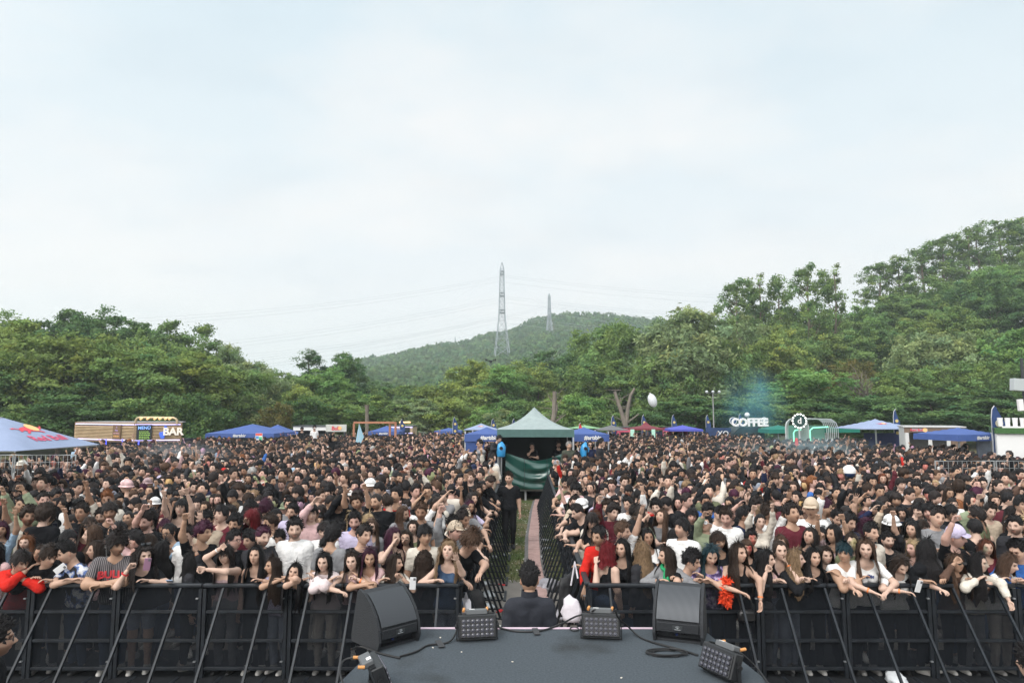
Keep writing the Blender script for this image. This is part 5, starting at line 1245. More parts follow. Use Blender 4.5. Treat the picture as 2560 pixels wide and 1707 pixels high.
def bar_kiosk():
    y = 38.0; A = aty(193, 1050, y+2.5); Cn = aty(341, 1050, y); D = aty(454, 1050, y+.6)
    zt0 = aty(341, 1056, y).z; zb0 = aty(341, 1105, y).z
    t = thing('bar_kiosk', 'wooden bar kiosk with horizontal ribbed boards, menu boards and BAR letters', 'kiosk', (Cn.x, Cn.y, 0)); o = Vector((Cn.x, Cn.y, 0))
    a2, c2, d2 = (A.x-o.x, A.y-o.y), (0, 0), (D.x-o.x, D.y-o.y)
    B = MB(); corr_panel(B, a2, c2, zb0+.12, zt0-.22, 9); B.build('ribbed_wall', CORR, t, True); B = MB(); corr_panel(B, c2, d2, zb0+.12, zt0-.22, 9); B.build('ribbed_wall', CORR, t, True)
    T_ = MB()
    for p, q in ((a2, c2), (c2, d2)):
        for z, h in ((zt0-.04, .10), (zb0+.03, .10), (zt0-.20, .04)): T_.beam((*p, z), (*q, z), .10, h)
    for p in (a2, c2, d2): T_.box((p[0], p[1]-.05, (zt0+zb0)/2), (.12, .12, zt0-zb0))
    T_.build('frame_trim', mat('trim_brown', (.25, .17, .10), .6), t)
    for p, q in ((a2, c2), (c2, d2)):
        for z in (zt0-.11, zb0+.10): n = MB(); n.beam((p[0], p[1]-.10, z), (q[0], q[1]-.10, z), .035, .05); n.build('neon_strip', NEON, t)
    R_ = MB(); R_.prism([a2, c2, d2, (d2[0]-1.2, d2[1]+3), (a2[0]+.3, a2[1]+2)], lambda p, q: (p, q, zt0-.03), lambda p, q: (p, q, zt0+.02)); R_.build('roof', mat('roof_grey', (.3, .3, .31), .8), t)
    W = MB(); W.prism([(a2[0]+.2, a2[1]+.5), (0, .5), (d2[0]-.2, d2[1]+.5), (d2[0]-.2, d2[1]+2.8), (a2[0]+.2, a2[1]+1.8)], lambda p, q: (p, q, 0), lambda p, q: (p, q, zb0+.1)); W.build('counter_base', mat('counter_dark', (.03, .03, .05), .8), t)
    for k in range(3): n = MB(); n.box((-1.6+k*.9, -.02, 1.45), (.05, .03, .8)); n.build('neon_tube', NEONB, t)
    G = MB(); x0, x1, zz = -.25, 2.05, zt0; G.tube([(x0, .4, zz-.1), (x0, .4, zz+.14), (x0+.08, .4, zz+.23), (x0+.2, .4, zz+.27), (x1-.2, .4, zz+.25), (x1-.08, .4, zz+.20), (x1, .4, zz+.12), (x1, .4, zz-.1)], .07, 10); g = G.build('lamp_pipe', mat('brass_pipe', (.42, .33, .20), .35, .5), t, True)
    for k, x in enumerate((.35, .72, 1.12, 1.4, 1.72, 1.95)): n = MB(); n.tube([(x-.2, .30, zz+.24), (x-.23, .17, zz+.19)], [.05, .065], 10); n.build('spot_lamp', WARM, g)
    def along(p, q, f, off): d = Vector((q[0]-p[0], q[1]-p[1], 0)); u = d.normalized(); return Vector((p[0], p[1], 0))+d*f+Vector((u.y, -u.x, 0))*off, math.atan2(d.y, d.x)
    zc = (zt0+zb0)/2
    p, r = along(a2, c2, .74, .16); n = MB(); n.box((0, 0, 0), (.70, .05, .82)); s = link('brown_sign', n.mesh('brown_sign', BROWNW), t, (p.x, p.y, zc), (0, 0, r))
    for k, (tx, sz, m_) in enumerate((('H', .14, mat('sign_violet', (.5, .35, .75), .6)), ('Hot', .15, MATS['sign_violet']), ('HOT SMASH', .09, mat('sign_pink', (.8, .45, .55), .6)), ('BURGER', .13, mat('sign_orange', (.85, .45, .15), .6)))): signtext(s, tx, sz, (0, -.032, .26-k*.165), 0, m_, .004)
    p, r = along(c2, d2, .20, .16); n = MB(); n.box((0, 0, 0), (.76, .05, .84)); s = link('menu_board', n.mesh('menu_board', SLATE), t, (p.x, p.y, zc), (0, 0, r))
    signtext(s, 'MENÜ', .23, (0, -.032, .24), 0, mat('menu_blue', (.25, .45, .9), .6, emit=(.2, .4, 1), estr=.5), .004, .004)
    Y = MB(); rr = random.Random(4)
    for k in range(5):
        x = -.24
        while x < .22: w = rr.uniform(.04, .11); Y.box((x+w/2, -.03, .04-k*.095), (w, .006, .045)); x += w+.025
    Y.build('menu_lines', mat('menu_green', (.35, .6, .12), .6), s)
    p, r = along(c2, d2, .835, .16); signtext(t, 'BAR', .56, (p.x, p.y, zc+.02), r, mat('bar_letter', (.80, .74, .66), .5, emit=(1, .85, .7), estr=.15), .04, .018)
    p, r = along(c2, d2, .63, .15); n = MB()
    n.prism([(-.14, -.35), (.02, -.35), (.16, .30), (.02, .36), (-.02, .05), (-.22, .0), (-.24, -.1)], lambda a, b: (a, -.03, b), lambda a, b: (a, .03, b)); link('bottle_emblem', n.mesh('bottle_emblem', mat('emblem_blue', (.05, .12, .5), .5, emit=(.1, .2, .9), estr=.35)), t, (p.x, p.y, zc), (0, 0, r))
bar_kiosk()
def stall_box(name, u0, u1, vt, vb, y, depth, mats, label, cat='stall', rz=0., lower=True):
    """stall with a fascia band between vt and vb, open front below, side and back walls"""
    a, b = aty(u0, vt, y), aty(u1, vb, y); w = b.x-a.x; t = thing(name, label, cat, ((a.x+b.x)/2, y, 0), rz)
    F = MB(); F.box((0, .04, (a.z+b.z)/2), (w, .08, a.z-b.z), bev=.01); F.build('fascia', mats[0], t)
    W = MB(); W.box((0, depth-.05, a.z/2), (w, .1, a.z-.02))
    for s_ in (-1, 1): W.box((s_*(w/2-.05), depth/2, a.z/2), (.1, depth-.12, a.z-.03))
    W.build('wall', mats[1], t); R_ = MB(); R_.box((0, depth/2+.05, a.z+.02), (w+.1, depth+.2, .06)); R_.build('roof', mats[2], t)
    if lower: C_ = MB(); C_.box((0, .25, .55), (w-.3, .4, 1.1), bev=.02); C_.build('counter', mats[3], t)
    return t, w, a.z, b.z
DARKW = mat('dark_stall_wall', (.03, .03, .032), .8)
t, w, zt, zb = stall_box('white_stall', 733, 815, 1066, 1076, 50, 2.5, (WHITEP, DARKW, DGREY, DARKW), 'dark stall with a long white fascia left of the red emblem sign board')
def sign_board():
    a, b = aty(815, 1061, 49.6), aty(866, 1079, 49.6); t = thing('sign_board', 'pale sign board with small red lettering and a yellow-red emblem beside the white stall', 'sign', ((a.x+b.x)/2, 49.6, 0)); w, h, z = b.x-a.x, a.z-b.z, (a.z+b.z)/2
    B = MB(); B.box((0, 0, z), (w, .12, h), bev=.01); B.build('board', mat('board_pale', (.50, .50, .47), .8, noise=.12, nscale=6), t)
    L_ = MB()
    for s_ in (-1, 1): L_.box((s_*w*.42, .0, (z-h/2)/2), (.08, .08, z-h/2))
    L_.build('post', DGREY, t); signtext(t, 'Bull', .38, (-.02*w, -.065, z-.02), 0, REDI, .01, .012)
    E = MB(); E.disc((.19*w, -.07, z), .13, (0, 1, 0), 16, .02); E.build('emblem', YELI, t)
sign_board()
def goal_frame():
    a, b, c = aty(885, 1056, 47), aty(975, 1056, 46), aty(989, 1057, 44); t = thing('goal_frame', 'orange-brown square frame with two uprights behind the crowd', 'frame', (b.x, 46, 0)); m = mat('rust_orange', (.36, .16, .09), .7); o = Vector((b.x, 46, 0))
    for nm, p, q in (('crossbar', a, b), ('crossbar', b, c)): B = MB(); B.beam(p-o, q-o, .13, .13); B.build(nm, m, t)
    for p in (b, c, a): B = MB(); B.beam((p.x-o.x, p.y-o.y, 0), (p.x-o.x, p.y-o.y, p.z-.07), .13, .13); B.build('upright', m, t)
goal_frame()
t, w, zt, zb = stall_box('small_kiosk', 968, 1031, 1066, 1084, 51, 2.5, (CORR, CORR, DGREY, WOODC), 'small wooden kiosk with violet light strip behind the small blue parasol', 'kiosk')
n = MB(); n.box((0, -.02, zt-.05), (w, .04, .08)); n.box((0, -.02, zb+.05), (w, .04, .06)); n.build('neon_strip', NEON, t)
n = MB(); n.box((w*.30, -.03, (zt+zb)/2), (.35, .04, .42)); s = n.build('menu_board', SLATE, t)
n = MB(); n.box((w*.10, -.03, (zt+zb)/2), (.35, .04, .42)); n.build('brown_sign', BROWNW, t)
n = MB(); n.tube([(-.1, .3, zt+.3), (w*.4, .3, zt+.3)], .07, 8); n.build('lamp_pipe', WARM, t)
PINK = mat('stall_pink', (.62, .10, .17), .7)
for (u0, u1, y, lb) in ((1548, 1577, 51, 'pink stall wall right of the dark grey parasol'), (1673, 1720, 50, 'pink stall under the violet-blue parasol')):
    t, w, zt, zb = stall_box('pink_stall', u0, u1, 1069, 1080, y, 2.2, (PINK, PINK, DGREY, PINK), lb)
MINT = mat('mint_sign', (.42, .68, .56), .7)
for (u0, u1, lb) in ((1576, 1586, 'mint green roll-up sign left of the maroon parasol pole'), (1629, 1638, 'mint green roll-up sign right of the maroon parasol pole')):
    a, b = aty(u0, 1073, 46.5), aty(u1, 1088, 46.5); t = thing('roll_up_sign', lb, 'sign', ((a.x+b.x)/2, 46.5, 0)); n = MB(); n.box((0, 0, a.z/2), (b.x-a.x, .05, a.z)); n.build('panel', MINT, t); n = MB(); n.box((0, -.03, a.z*.72), ((b.x-a.x)*.6, .01, .25)); n.build('print', WHITEP, t)
def navy_banner():
    a, b = aty(1764, 1069, 49), aty(1828, 1088, 49); t = thing('banner_wall', 'navy banner wall with white XO lettering left of the coffee van', 'banner', ((a.x+b.x)/2, 49, 0)); w = b.x-a.x
    B = MB(); B.box((0, 0, a.z/2), (w, .08, a.z)); B.build('panel', mat('navy_print', (.022, .045, .12), .7, noise=.25, nscale=2), t); signtext(t, 'XO', .52, (w*.18, -.045, a.z-.42), 0, WHITEP, .005, .005); signtext(t, 'Two-Beasts', .24, (w*.08, -.045, a.z-.82), 0, WHITEP, .005)
navy_banner()
def coffee_van():
    y = 48.; a, b = aty(1832, 1076, y), aty(1912, 1090, y); w = b.x-a.x; t = thing('coffee_van', 'black coffee van with a serving hatch and white COFFEE letters on its roof', 'van', ((a.x+b.x)/2, y, 0)); m = mat('van_black', (.016, .018, .02), .35); zt = a.z+.25
    prof = [(-w/2, .35), (w/2, .35), (w/2, zt-.35), (w/2-.3, zt), (-w/2+.5, zt), (-w/2, zt-.5)]
    B = MB(); B.prism(prof, lambda p, q: (p, 0, q), lambda p, q: (p, 2.1, q)); B.build('body', m, t)
    for x in (-w*.3, w*.3): q = MB(); q.tube([(x, -.05, .35), (x, .2, .35)], .35, 16); q.build('wheel', mat('tyre', (.02, .02, .02), .9), t)
    q = MB(); q.box((.05*w, -.01, zt-.95), (w*.5, .03, .7)); q.build('hatch_opening', mat('hatch_warm', (.30, .26, .21), .8), t)
    q = MB(); q.add([(-.22*w, -.02, zt-.50), (.32*w, -.02, zt-.50), (.32*w, -.8, zt-.38), (-.22*w, -.8, zt-.38)], [(0, 1, 2, 3)]); q.build('hatch_flap', ALU, t)
    s = signtext(t, 'COFFEE', .74, (.03*w, -.05, zt+.30), 0, mat('coffee_letter', (.80, .74, .72), .5, emit=(1, .9, .85), estr=.12), .06, .034)
    for x, m_ in ((-.485*w, mat('badge_navy', (.03, .06, .15), .6)), (.50*w, mat('badge_grey', (.35, .40, .42), .6))): q = MB(); q.disc((x, -.05, zt+.42), .26, (0, 1, 0), 20, .06); q.mi = 0; d = q.build('round_sign', WHITEP, t); q = MB(); q.disc((x, -.085, zt+.42), .215, (0, 1, 0), 20, .02); q.build('disc_face', m_, d)
coffee_van()
def arch_stand():
    y = 41.; a, b = aty(1963, 1046, y), aty(2100, 1046, y); x0, x1 = a.x, b.x; H = a.z; t = thing('arched_stand', 'silver arched stand of bent tubes lit green inside', 'stand', (x0, y, 0)); w = x1-x0; fr = w*.42
    def arch(xa, xb, yy, top=True): return [(xa, yy, 0), (xa, yy, H-.5), (xa+.08, yy, H-.22), (xa+.25, yy, H-.06), (xa+.5, yy, H), (xb-.5, yy, H), (xb-.25, yy, H-.06), (xb-.08, yy, H-.22), (xb, yy, H-.5), (xb, yy, 0)]
    SV = mat('silver_tube', (.60, .63, .63), .35, .6)
    for k in range(7): q = MB(); q.tube(arch(k*.07, fr-k*.03, k*.12), .035, 6); q.build('arch_tube', SV, t, True)
    for k in range(8): q = MB(); q.tube([(fr-.2+k*.02, .1+k*.25, H-.04*(k % 2)), (w-.4, .3+k*.25, H-.05), (w-.12, .3+k*.25, H-.25), (w, .3+k*.25, H-.6), (w, .3+k*.25, 0)], .03, 6); q.build('roof_tube', SV, t, True)
    q = MB(); q.tube([(.55, .2, 0), (.55, .2, H-.85), (.65, .2, H-.7), (1.0, .2, H-.66)], .04, 6); q.build('green_neon', NEONG, t); q = MB(); q.tube([(fr+.12, .1, 0), (fr+.12, .1, H-.7), (fr+.3, .1, H-.55), (w-.6, .3, H-.5)], .04, 6); q.build('green_neon', NEONG, t)
    q = MB(); q.box((w*.62, 1.9, H*.45), (w*.7, .06, H*.8)); q.build('back_panel', mat('stand_green_wall', (.10, .24, .19), .6), t)
    for k in range(7): q = MB(); q.lathe([(0, 0), (.07, .01), (.07, .2), (.025, .3), (.025, .38), (0, .39)], 8, (fr+.7+k*.27, .9, 1.35)); q.build('bottle', [SV, WHITEP, WARM][k % 3], t)
    q = MB(); q.box((w*.66, .9, .67), (w*.5, .5, 1.34)); q.build('counter', mat('counter_green', (.02, .10, .07), .6), t)
    s = thing('round_bulb_sign', 'round dark sign ringed with white bulbs at the front of the arched stand', 'sign', (x0+fr*.50, y-.35, 0)); zc = aty(1992, 1052, y-.35).z
    q = MB(); q.disc((0, 0, zc), .36, (0, 1, 0), 28, .08); q.build('disc', mat('sign_dark_green', (.015, .05, .045), .5), s)
    for k in range(14): an = 2*math.pi*k/14; p = (.40*math.cos(an), -.02, zc+.40*math.sin(an)); q = MB(); q.lathe([(0, -.055), (.04, -.04), (.055, 0), (.04, .04), (0, .055)], 10, p); q.build('bulb', BULB, s, True)
    signtext(s, 'd', .5, (0, -.05, zc), 0, WHITEP, .01, .01); q = MB(); q.box((0, .06, zc/2), (.08, .06, zc)); q.build('post', SV, s)
arch_stand()
BRICK = mat('brown_pebble_wall', (.17, .12, .09), .95, noise=.4, nscale=26)
t, w, zt, zb = stall_box('brown_kiosk', 2270, 2402, 1068, 1082, 34, 2.6, (BRICK, mat('kiosk_white', (.55, .55, .54), .7), mat('roof_pale', (.45, .45, .45), .7), mats3 := mat('kiosk_counter', (.5, .5, .49), .7)), 'brown-topped white kiosk with an open hatch on the right', 'kiosk', RAD(-24))
q = MB(); q.box((-w*.24, -.02, (zt+zb)/2), (w*.26, .05, (zt-zb)*.55)); s = q.build('sign_panel', mat('panel_grey', (.30, .30, .33), .7), t); signtext(t, 'Red Bull', .17, (-w*.29, -.05, (zt+zb)/2), 0, REDI, .004, .004); q = MB(); q.disc((-w*.155, -.055, (zt+zb)/2), .10, (0, 1, 0), 14, .01); q.build('emblem', YELI, t)
for x in (-.46, -.08, .22): q = MB(); q.box((x*w, -.02, zb/2), (.16, .10, zb)); q.build('door_post', MATS['kiosk_white'], t)
q = MB(); q.box((w*.36, .02, zb/2), (w*.28, .06, zb)); q.build('brown_side', BRICK, t); q = MB(); q.lathe([(0, -.08), (.08, 0), (0, .08)], 10, (-.02*w, -.05, zb-.25)); q.build('lamp', WARM, t)
def white_kiosk():
    y = 27.; a, b = aty(2494, 1042, y), aty(2640, 1112, y); w = b.x-a.x; t = thing('white_kiosk', 'white kiosk with a row of white cups along its roof at the right edge', 'kiosk', ((a.x+b.x)/2, y, 0), RAD(-30)); w *= .9; z1 = aty(2500, 1070, y).z; z2 = aty(2500, 1084, y).z
    B = MB(); B.box((0, 1.2, z2/2), (w, 2.4, z2), bev=.03); B.build('body', mat('kiosk_bright_white', (.68, .68, .68), .6), t)
    B = MB(); B.box((0, 1.15, (z1+z2)/2), (w+.05, 2.5, z1-z2)); B.build('hedge_band', mat('hedge_band_green', (.05, .12, .04), .95, noise=.5, nscale=30, bump=1, bscale=30), t)
    B = MB(); B.box((.1, .5, z1+.03), (w-.3, .5, .06)); B.build('shelf', WHITEP, t)
    for k in range(9): B = MB(); B.lathe([(0, 0), (.075, .0), (.10, .34), (.0, .34)], 12, (-w*.40+k*.245, .4, z1+.06)); B.build('cup', mat('cup_white', (.75, .75, .75), .5), t, True)
    B = MB(); B.box((.06*w, .2, z1+.25), (.10, .1, .45), bev=.03); B.build('red_bottle', REDP, t)
white_kiosk()
def speaker_mast():
    y = 24.; a = aty(2543, 945, y); t = thing('speaker_mast', 'grey metal post with a pale box and a white panel at the right edge', 'post', (a.x+.2, y, 0)); o = a.x+.2
    B = MB(); B.box((0, 0, 2.6), (.07, .07, 5.2)); B.build('post', DGREY, t)
    p, q_ = aty(2524, 947, y), aty(2553, 977, y); B = MB(); B.box(((p.x+q_.x)/2-o, -.1, (p.z+q_.z)/2), (q_.x-p.x, .25, p.z-q_.z), (0, .08, 0), bev=.01); B.build('box', mat('pale_grey_box', (.42, .45, .46), .6), t)
    p, q_ = aty(2539, 998, y), aty(2553, 1027, y); B = MB(); B.box(((p.x+q_.x)/2-o, -.1, (p.z+q_.z)/2), (q_.x-p.x, .12, p.z-q_.z), (0, -.05, 0), bev=.01); B.build('panel', WHITEP, t)
speaker_mast()
NAVYF = mat('flag_navy', (.022, .05, .15), .8, noise=.2, nscale=3); GOLDP = mat('flag_print', (.55, .42, .16), .8)
def feather_flag(u, vt, y, label, col=NAVYF, wd=.36, printm=GOLDP):
    a = aty(u, vt, y); t = thing('feather_flag', label, 'flag', (a.x, y, 0), group='feather flags among the stalls'); H = a.z; h = min(H-1.2, 2.6)
    q = MB(); q.tube([(0, 0, 0), (0, 0, H-.5), (.05, 0, H-.15), (.16, 0, H)], .02, 6); q.build('pole', ALU, t)
    B = MB(); n = 10; V = []
    for k in range(n+1): z = H-h*k/n; wv = .05*math.sin(k*.9); V += [(.02+(.12 if k == 0 else 0), wv*.3, z), (.02+wd*min(1, .35+k*.22), wv, z-.05)]
    B.add(V, [(2*i, 2*i+1, 2*i+3, 2*i+2) for i in range(n)]); c = B.build('cloth', col, t)
    if printm: 
        for k in (3, 6): q = MB(); q.disc((.02+wd*.45, -.035, H-h*k/n), wd*.26, (0, 1, 0), 14, .012); q.build('print', printm, c)
for (u, vt, y, lb) in ((1000, 1047, 50, 'small navy feather flag behind the small wooden kiosk'), (1132, 1042, 52, 'navy feather flag left of the blue-grey parasol behind the tent'), (1228, 1046, 52, 'thin navy feather flag just left of the green tent roof'), (1280, 1046, 53, 'thin navy feather flag peeking over the left of the green tent roof'),
    (1528, 1038, 52, 'navy feather flag left of the dark grey parasol'), (1604, 1036, 52, 'navy feather flag behind the maroon parasol'), (1679, 1036, 52, 'navy feather flag left of the violet-blue parasol'), (1764, 1036, 53, 'navy feather flag at the left end of the XO banner'), (1846, 1033, 53, 'navy feather flag left of the COFFEE letters'), (2232, 1022, 40, 'navy feather flag above the blue-grey bull parasol')):
    feather_flag(u, vt, y, lb)
feather_flag(2476, 1014, 28, 'big navy flag with pale print beside the white kiosk', wd=.60, printm=mat('flag_pale_print', (.55, .50, .38), .8))
feather_flag(1446, 1056, 48, 'red feather flag in front of the light green parasol', REDP, .3, None)
def lamp_post():
    y = 57.; a = aty(1782, 982, y); t = thing('lamp_post', 'tall post with three round floodlights among the right-hand trees', 'lamp post', (a.x, y, 0)); B = MB(); B.tube([(0, 0, 0), (0, 0, a.z)], [.07, .045], 8); B.build('pole', mat('post_grey', (.25, .25, .25), .6), t); B = MB(); B.box((0, 0, a.z), (1.2, .06, .06)); B.build('crossbar', DGREY, t)
    for x in (-.52, 0, .52): q = MB(); q.lathe([(0, -.16), (.10, -.08), (.13, 0), (.08, .08), (0, .10)], 12, (x, -.08, a.z+.1)); q.build('lamp', mat('lamp_glass', (.55, .58, .60), .3), t, True)
lamp_post()
def dead_trunk(u, vt, y, r, label, kind):
    a = aty(u, vt, y); H = a.z; t = thing('sawn_off_tree', label, 'tree', (a.x, y, float(land_h(a.x, y)))); B = MB()
    if kind == 'straight': B.tube([(0, 0, 0), (.03, 0, H*.5), (-.02, 0, H*.93), (-.02, 0, H)], [r, r*.85, r*.85, r*1.15], 10)
    elif kind == 'lean': B.tube([(-.7, 0, 0), (-.45, 0, H*.35), (-.1, 0, H*.6), (-.05, 0, H)], [r*1.2, r, r*.9, r*.7], 9); B.tube([(-.3, 0, H*.45), (.9, 0, H*.62)], [r*.3, .03], 5); B.tube([(-.1, 0, H*.6), (.1, 0, H*.72), (.12, 0, H*.78)], [r*.8, r*.6, r*.3], 6)
    else: B.tube([(.5, 0, 0), (.35, 0, H*.4), (0, 0, H*.62), (-.55, 0, H*.95)], [r*1.3, r*1.1, r*.8, r*.6], 10); B.tube([(.3, 0, H*.4), (.55, 0, H*.72), (.75, 0, H*.88), (1.1, 0, H*1.0)], [r*.9, r*.7, r*.6, r*.4], 9); B.tube([(.3, 0, H*.45), (1.4, 0, H*.6)], [r*.35, .05], 6)
    B.build('trunk', BARKL, t, True)
    if kind != 'straight':
        rr = random.Random(int(u)); q = MB()
        for k in range(14): z = H*rr.uniform(.5, .98); an = rr.uniform(-.6, 3.7); L = rr.uniform(.6, 1.6); q.tube([(0, 0, z), (math.cos(an)*L*.5, .1, z+abs(math.sin(an))*L*.4), (math.cos(an)*L, .2, z+abs(math.sin(an))*L)], [.035, .025, .01], 4)
        q.build('twig', BARKL, t)
dead_trunk(918, 1012, 54, .17, 'straight pale sawn-off trunk behind the orange-brown frame', 'straight'); dead_trunk(1388, 978, 58, .24, 'leaning sawn-off trunk with thin twigs right of the green tent peak', 'lean'); dead_trunk(1553, 970, 56, .21, 'forked sawn-off trunk behind the dark grey parasol', 'fork')
def bare_tree():
    a = aty(2170, 905, 70); t = thing('bare_tree', 'grey leafless tree reaching sideways on the right above the bull parasol', 'tree', (a.x+1, 70, float(land_h(a.x, 70)))); H = a.z-float(land_h(a.x, 70)); r = random.Random(8); B = MB()
    def br(p, d, L, rad, n):
        q = p+d*L; B.tube([p, p+d*L*.5+Vector((0, 0, -.03*L)), q], [rad, rad*.8, rad*.55], 5)
        if n:
            for k in range(3): e = (d+Vector((r.uniform(-.7, .7), r.uniform(-.5, .5), r.uniform(-.35, .6)))).normalized(); br(p+d*L*r.uniform(.45, 1), e, L*.66, rad*.5, n-1)
    for k in range(7): an = 2.2+k*.28; br(Vector((0, 0, 1.5+.4*k)), Vector((math.cos(an)*1.0, -.3, .35+.25*(k % 3))).normalized(), H*.36, .12, 3)
    B.tube([(0, 0, -.5), (0, 0, H*.5)], [.3, .15], 8); B.build('trunk', BARKL, t, True)
bare_tree()
# floating white balloon and small ball
def balloon():
    p = aty(1631, 1001, 42.); t = thing('balloon', 'white see-through oval balloon floating over the right of the crowd', 'balloon', p); q = MB(); n = 14
    prof = [(.27*math.sin(math.pi*k/n), -.42*math.cos(math.pi*k/n)) for k in range(n+1)]; q.lathe(prof, 20); o = q.build('skin', mat('balloon_white', (.72, .74, .77), .3, alpha=.8, spec=.5), t, True, rot=(0, RAD(-18), 0)); q = MB(); q.lathe([(0, .40), (.05, .43), (.03, .46), (.06, .49), (0, .50)], 10); q.build('knot', WHITEP, t, True, rot=(0, RAD(-18), 0))
    p = aty(1868, 1037, 46.); t = thing('small_balloon', 'small white round balloon floating left of the COFFEE letters', 'balloon', p); q = MB(); q.lathe([(.17*math.sin(math.pi*k/10), -.17*math.cos(math.pi*k/10)) for k in range(11)], 16); q.build('skin', mat('balloon_small', (.7, .72, .74), .4), t, True)
balloon()
def drone():
    p = aty(1227, 903, 60.); t = thing('drone', 'small black four-rotor drone flying below the tall pylon', 'drone', p); B = MB(); B.box((0, 0, 0), (.30, .42, .16), bev=.05); B.build('body', BLACKM, t)
    for sx in (-1, 1):
        for sy in (-1, 1): q = MB(); q.beam((0, 0, .03), (sx*.42, sy*.36, .10), .05, .05); q.tube([(sx*.42, sy*.36, .06), (sx*.42, sy*.36, .19)], .045, 8); q.box((sx*.42, sy*.36, .20), (.46, .035, .012), (0, 0, .6*sx*sy)); q.build('arm', BLACKM, t)
    q = MB(); q.lathe([(0, -.17), (.07, -.12), (0, -.06)], 8); q.build('camera', DGREY, t)
drone()
def mesh_fence(u0, u1, vt, y, H, label, bays=3, close=False, col=None):
    a, b = aty(u0, vt, y), aty(u1, vt, y); w = (b.x-a.x)/bays; z = a.z
    t = thing('mesh_fence', label, 'fence', (a.x, y, 0), group='wire mesh fences'); m = col or mat('galvanised', (.40, .42, .43), .4, .6)
    for k in range(bays):
        F_ = MB(); F_.tube([(k*w+.03, 0, .05), (k*w+.03, 0, z), (k*w+w-.03, 0, z), (k*w+w-.03, 0, .05)], .022, 6); F_.tube([(k*w+.03, 0, .15), (k*w+w-.03, 0, .15)], .022, 6); f = F_.build('frame', m, t)
        W = MB(); n = int(w/.13)
        for i in range(1, n): W.beam((k*w+i*w/n, 0, .15), (k*w+i*w/n, 0, z), .009, .009)
        for j in range(1, 9): W.beam((k*w+.03, 0, .15+(z-.15)*j/9), (k*w+w-.03, 0, .15+(z-.15)*j/9), .009, .009)
        W.build('wire_mesh', m, f); q = MB(); q.box((k*w, 0, .06), (.25, .6, .12), bev=.02); q.build('foot', DGREY, t)
    return t
mesh_fence(-120, 192, 1137, 20.5, 2, 'wire mesh fence below the big blue-grey parasol at the left edge', 2)
mesh_fence(2335, 2640, 1152, 19.5, 2, 'wire mesh fence standing in the crowd at the right edge', 2)
mesh_fence(480, 640, 1097, 44, 2, 'wire mesh fence under the pair of royal blue parasols on the left', 3)
mesh_fence(728, 820, 1086, 49, 2, 'wire mesh fence in front of the dark stall with the white fascia', 2)
mesh_fence(1020, 1175, 1080, 55, 2, 'wire mesh fence at the back of the field left of the green tent', 4)
def hoarding(u0, u1, vt, y, label, m): a, b = aty(u0, vt, y), aty(u1, vt, y); t = thing('hoarding', label, 'hoarding', ((a.x+b.x)/2, y, 0)); B = MB(); B.box((0, 0, a.z/2), (b.x-a.x, .06, a.z)); B.build('panel', m, t); return t
hoarding(1600, 1770, 1078, 53, 'dark navy hoarding behind the maroon and violet-blue parasols', mat('hoarding_navy', (.02, .03, .06), .8, noise=.4, nscale=1.2)); hoarding(2160, 2275, 1082, 40, 'navy hoarding with pale print under the blue-grey bull parasol', mat('hoarding_print', (.03, .04, .12), .8, noise=.5, nscale=1.0)); hoarding(1440, 1600, 1080, 55, 'dark hoarding behind the grey parasol', mat('hoarding_dark', (.035, .038, .04), .8, noise=.3, nscale=1.5))
hoarding(2440, 2490, 1083, 30, 'printed white and blue hoarding beside the white kiosk', mat('hoarding_pale', (.30, .33, .42), .8, noise=.4, nscale=2.))
def far_roof(u0, u1, vt, vb, y, label): 
    a, b = aty(u0, vt, y), aty(u1, vb, y); t = thing('white_building', label, 'building', ((a.x+b.x)/2, y, b.z)); w, h = b.x-a.x, a.z-b.z; B = MB(); B.box((0, 1.5, h/2), (w, 3, h)); B.build('wall', mat('far_white', (.6, .6, .6), .8), t); B = MB(); B.box((0, 1.4, h+.04), (w*1.08, 3.2, .08)); B.build('roof', mat('far_roof', (.4, .4, .42), .7), t)
    B = MB(); B.box((-w*.2, -.02, h*.5), (w*.25, .04, h*.4)); B.build('window', mat('far_window', (.1, .12, .15), .2), t)
far_roof(1080, 1103, 1004, 1012, 84, 'small white roof seen between trees at the foot of the hill'); far_roof(938, 954, 1024, 1046, 78, 'small white building half hidden by trees behind the pale sawn-off trunk')
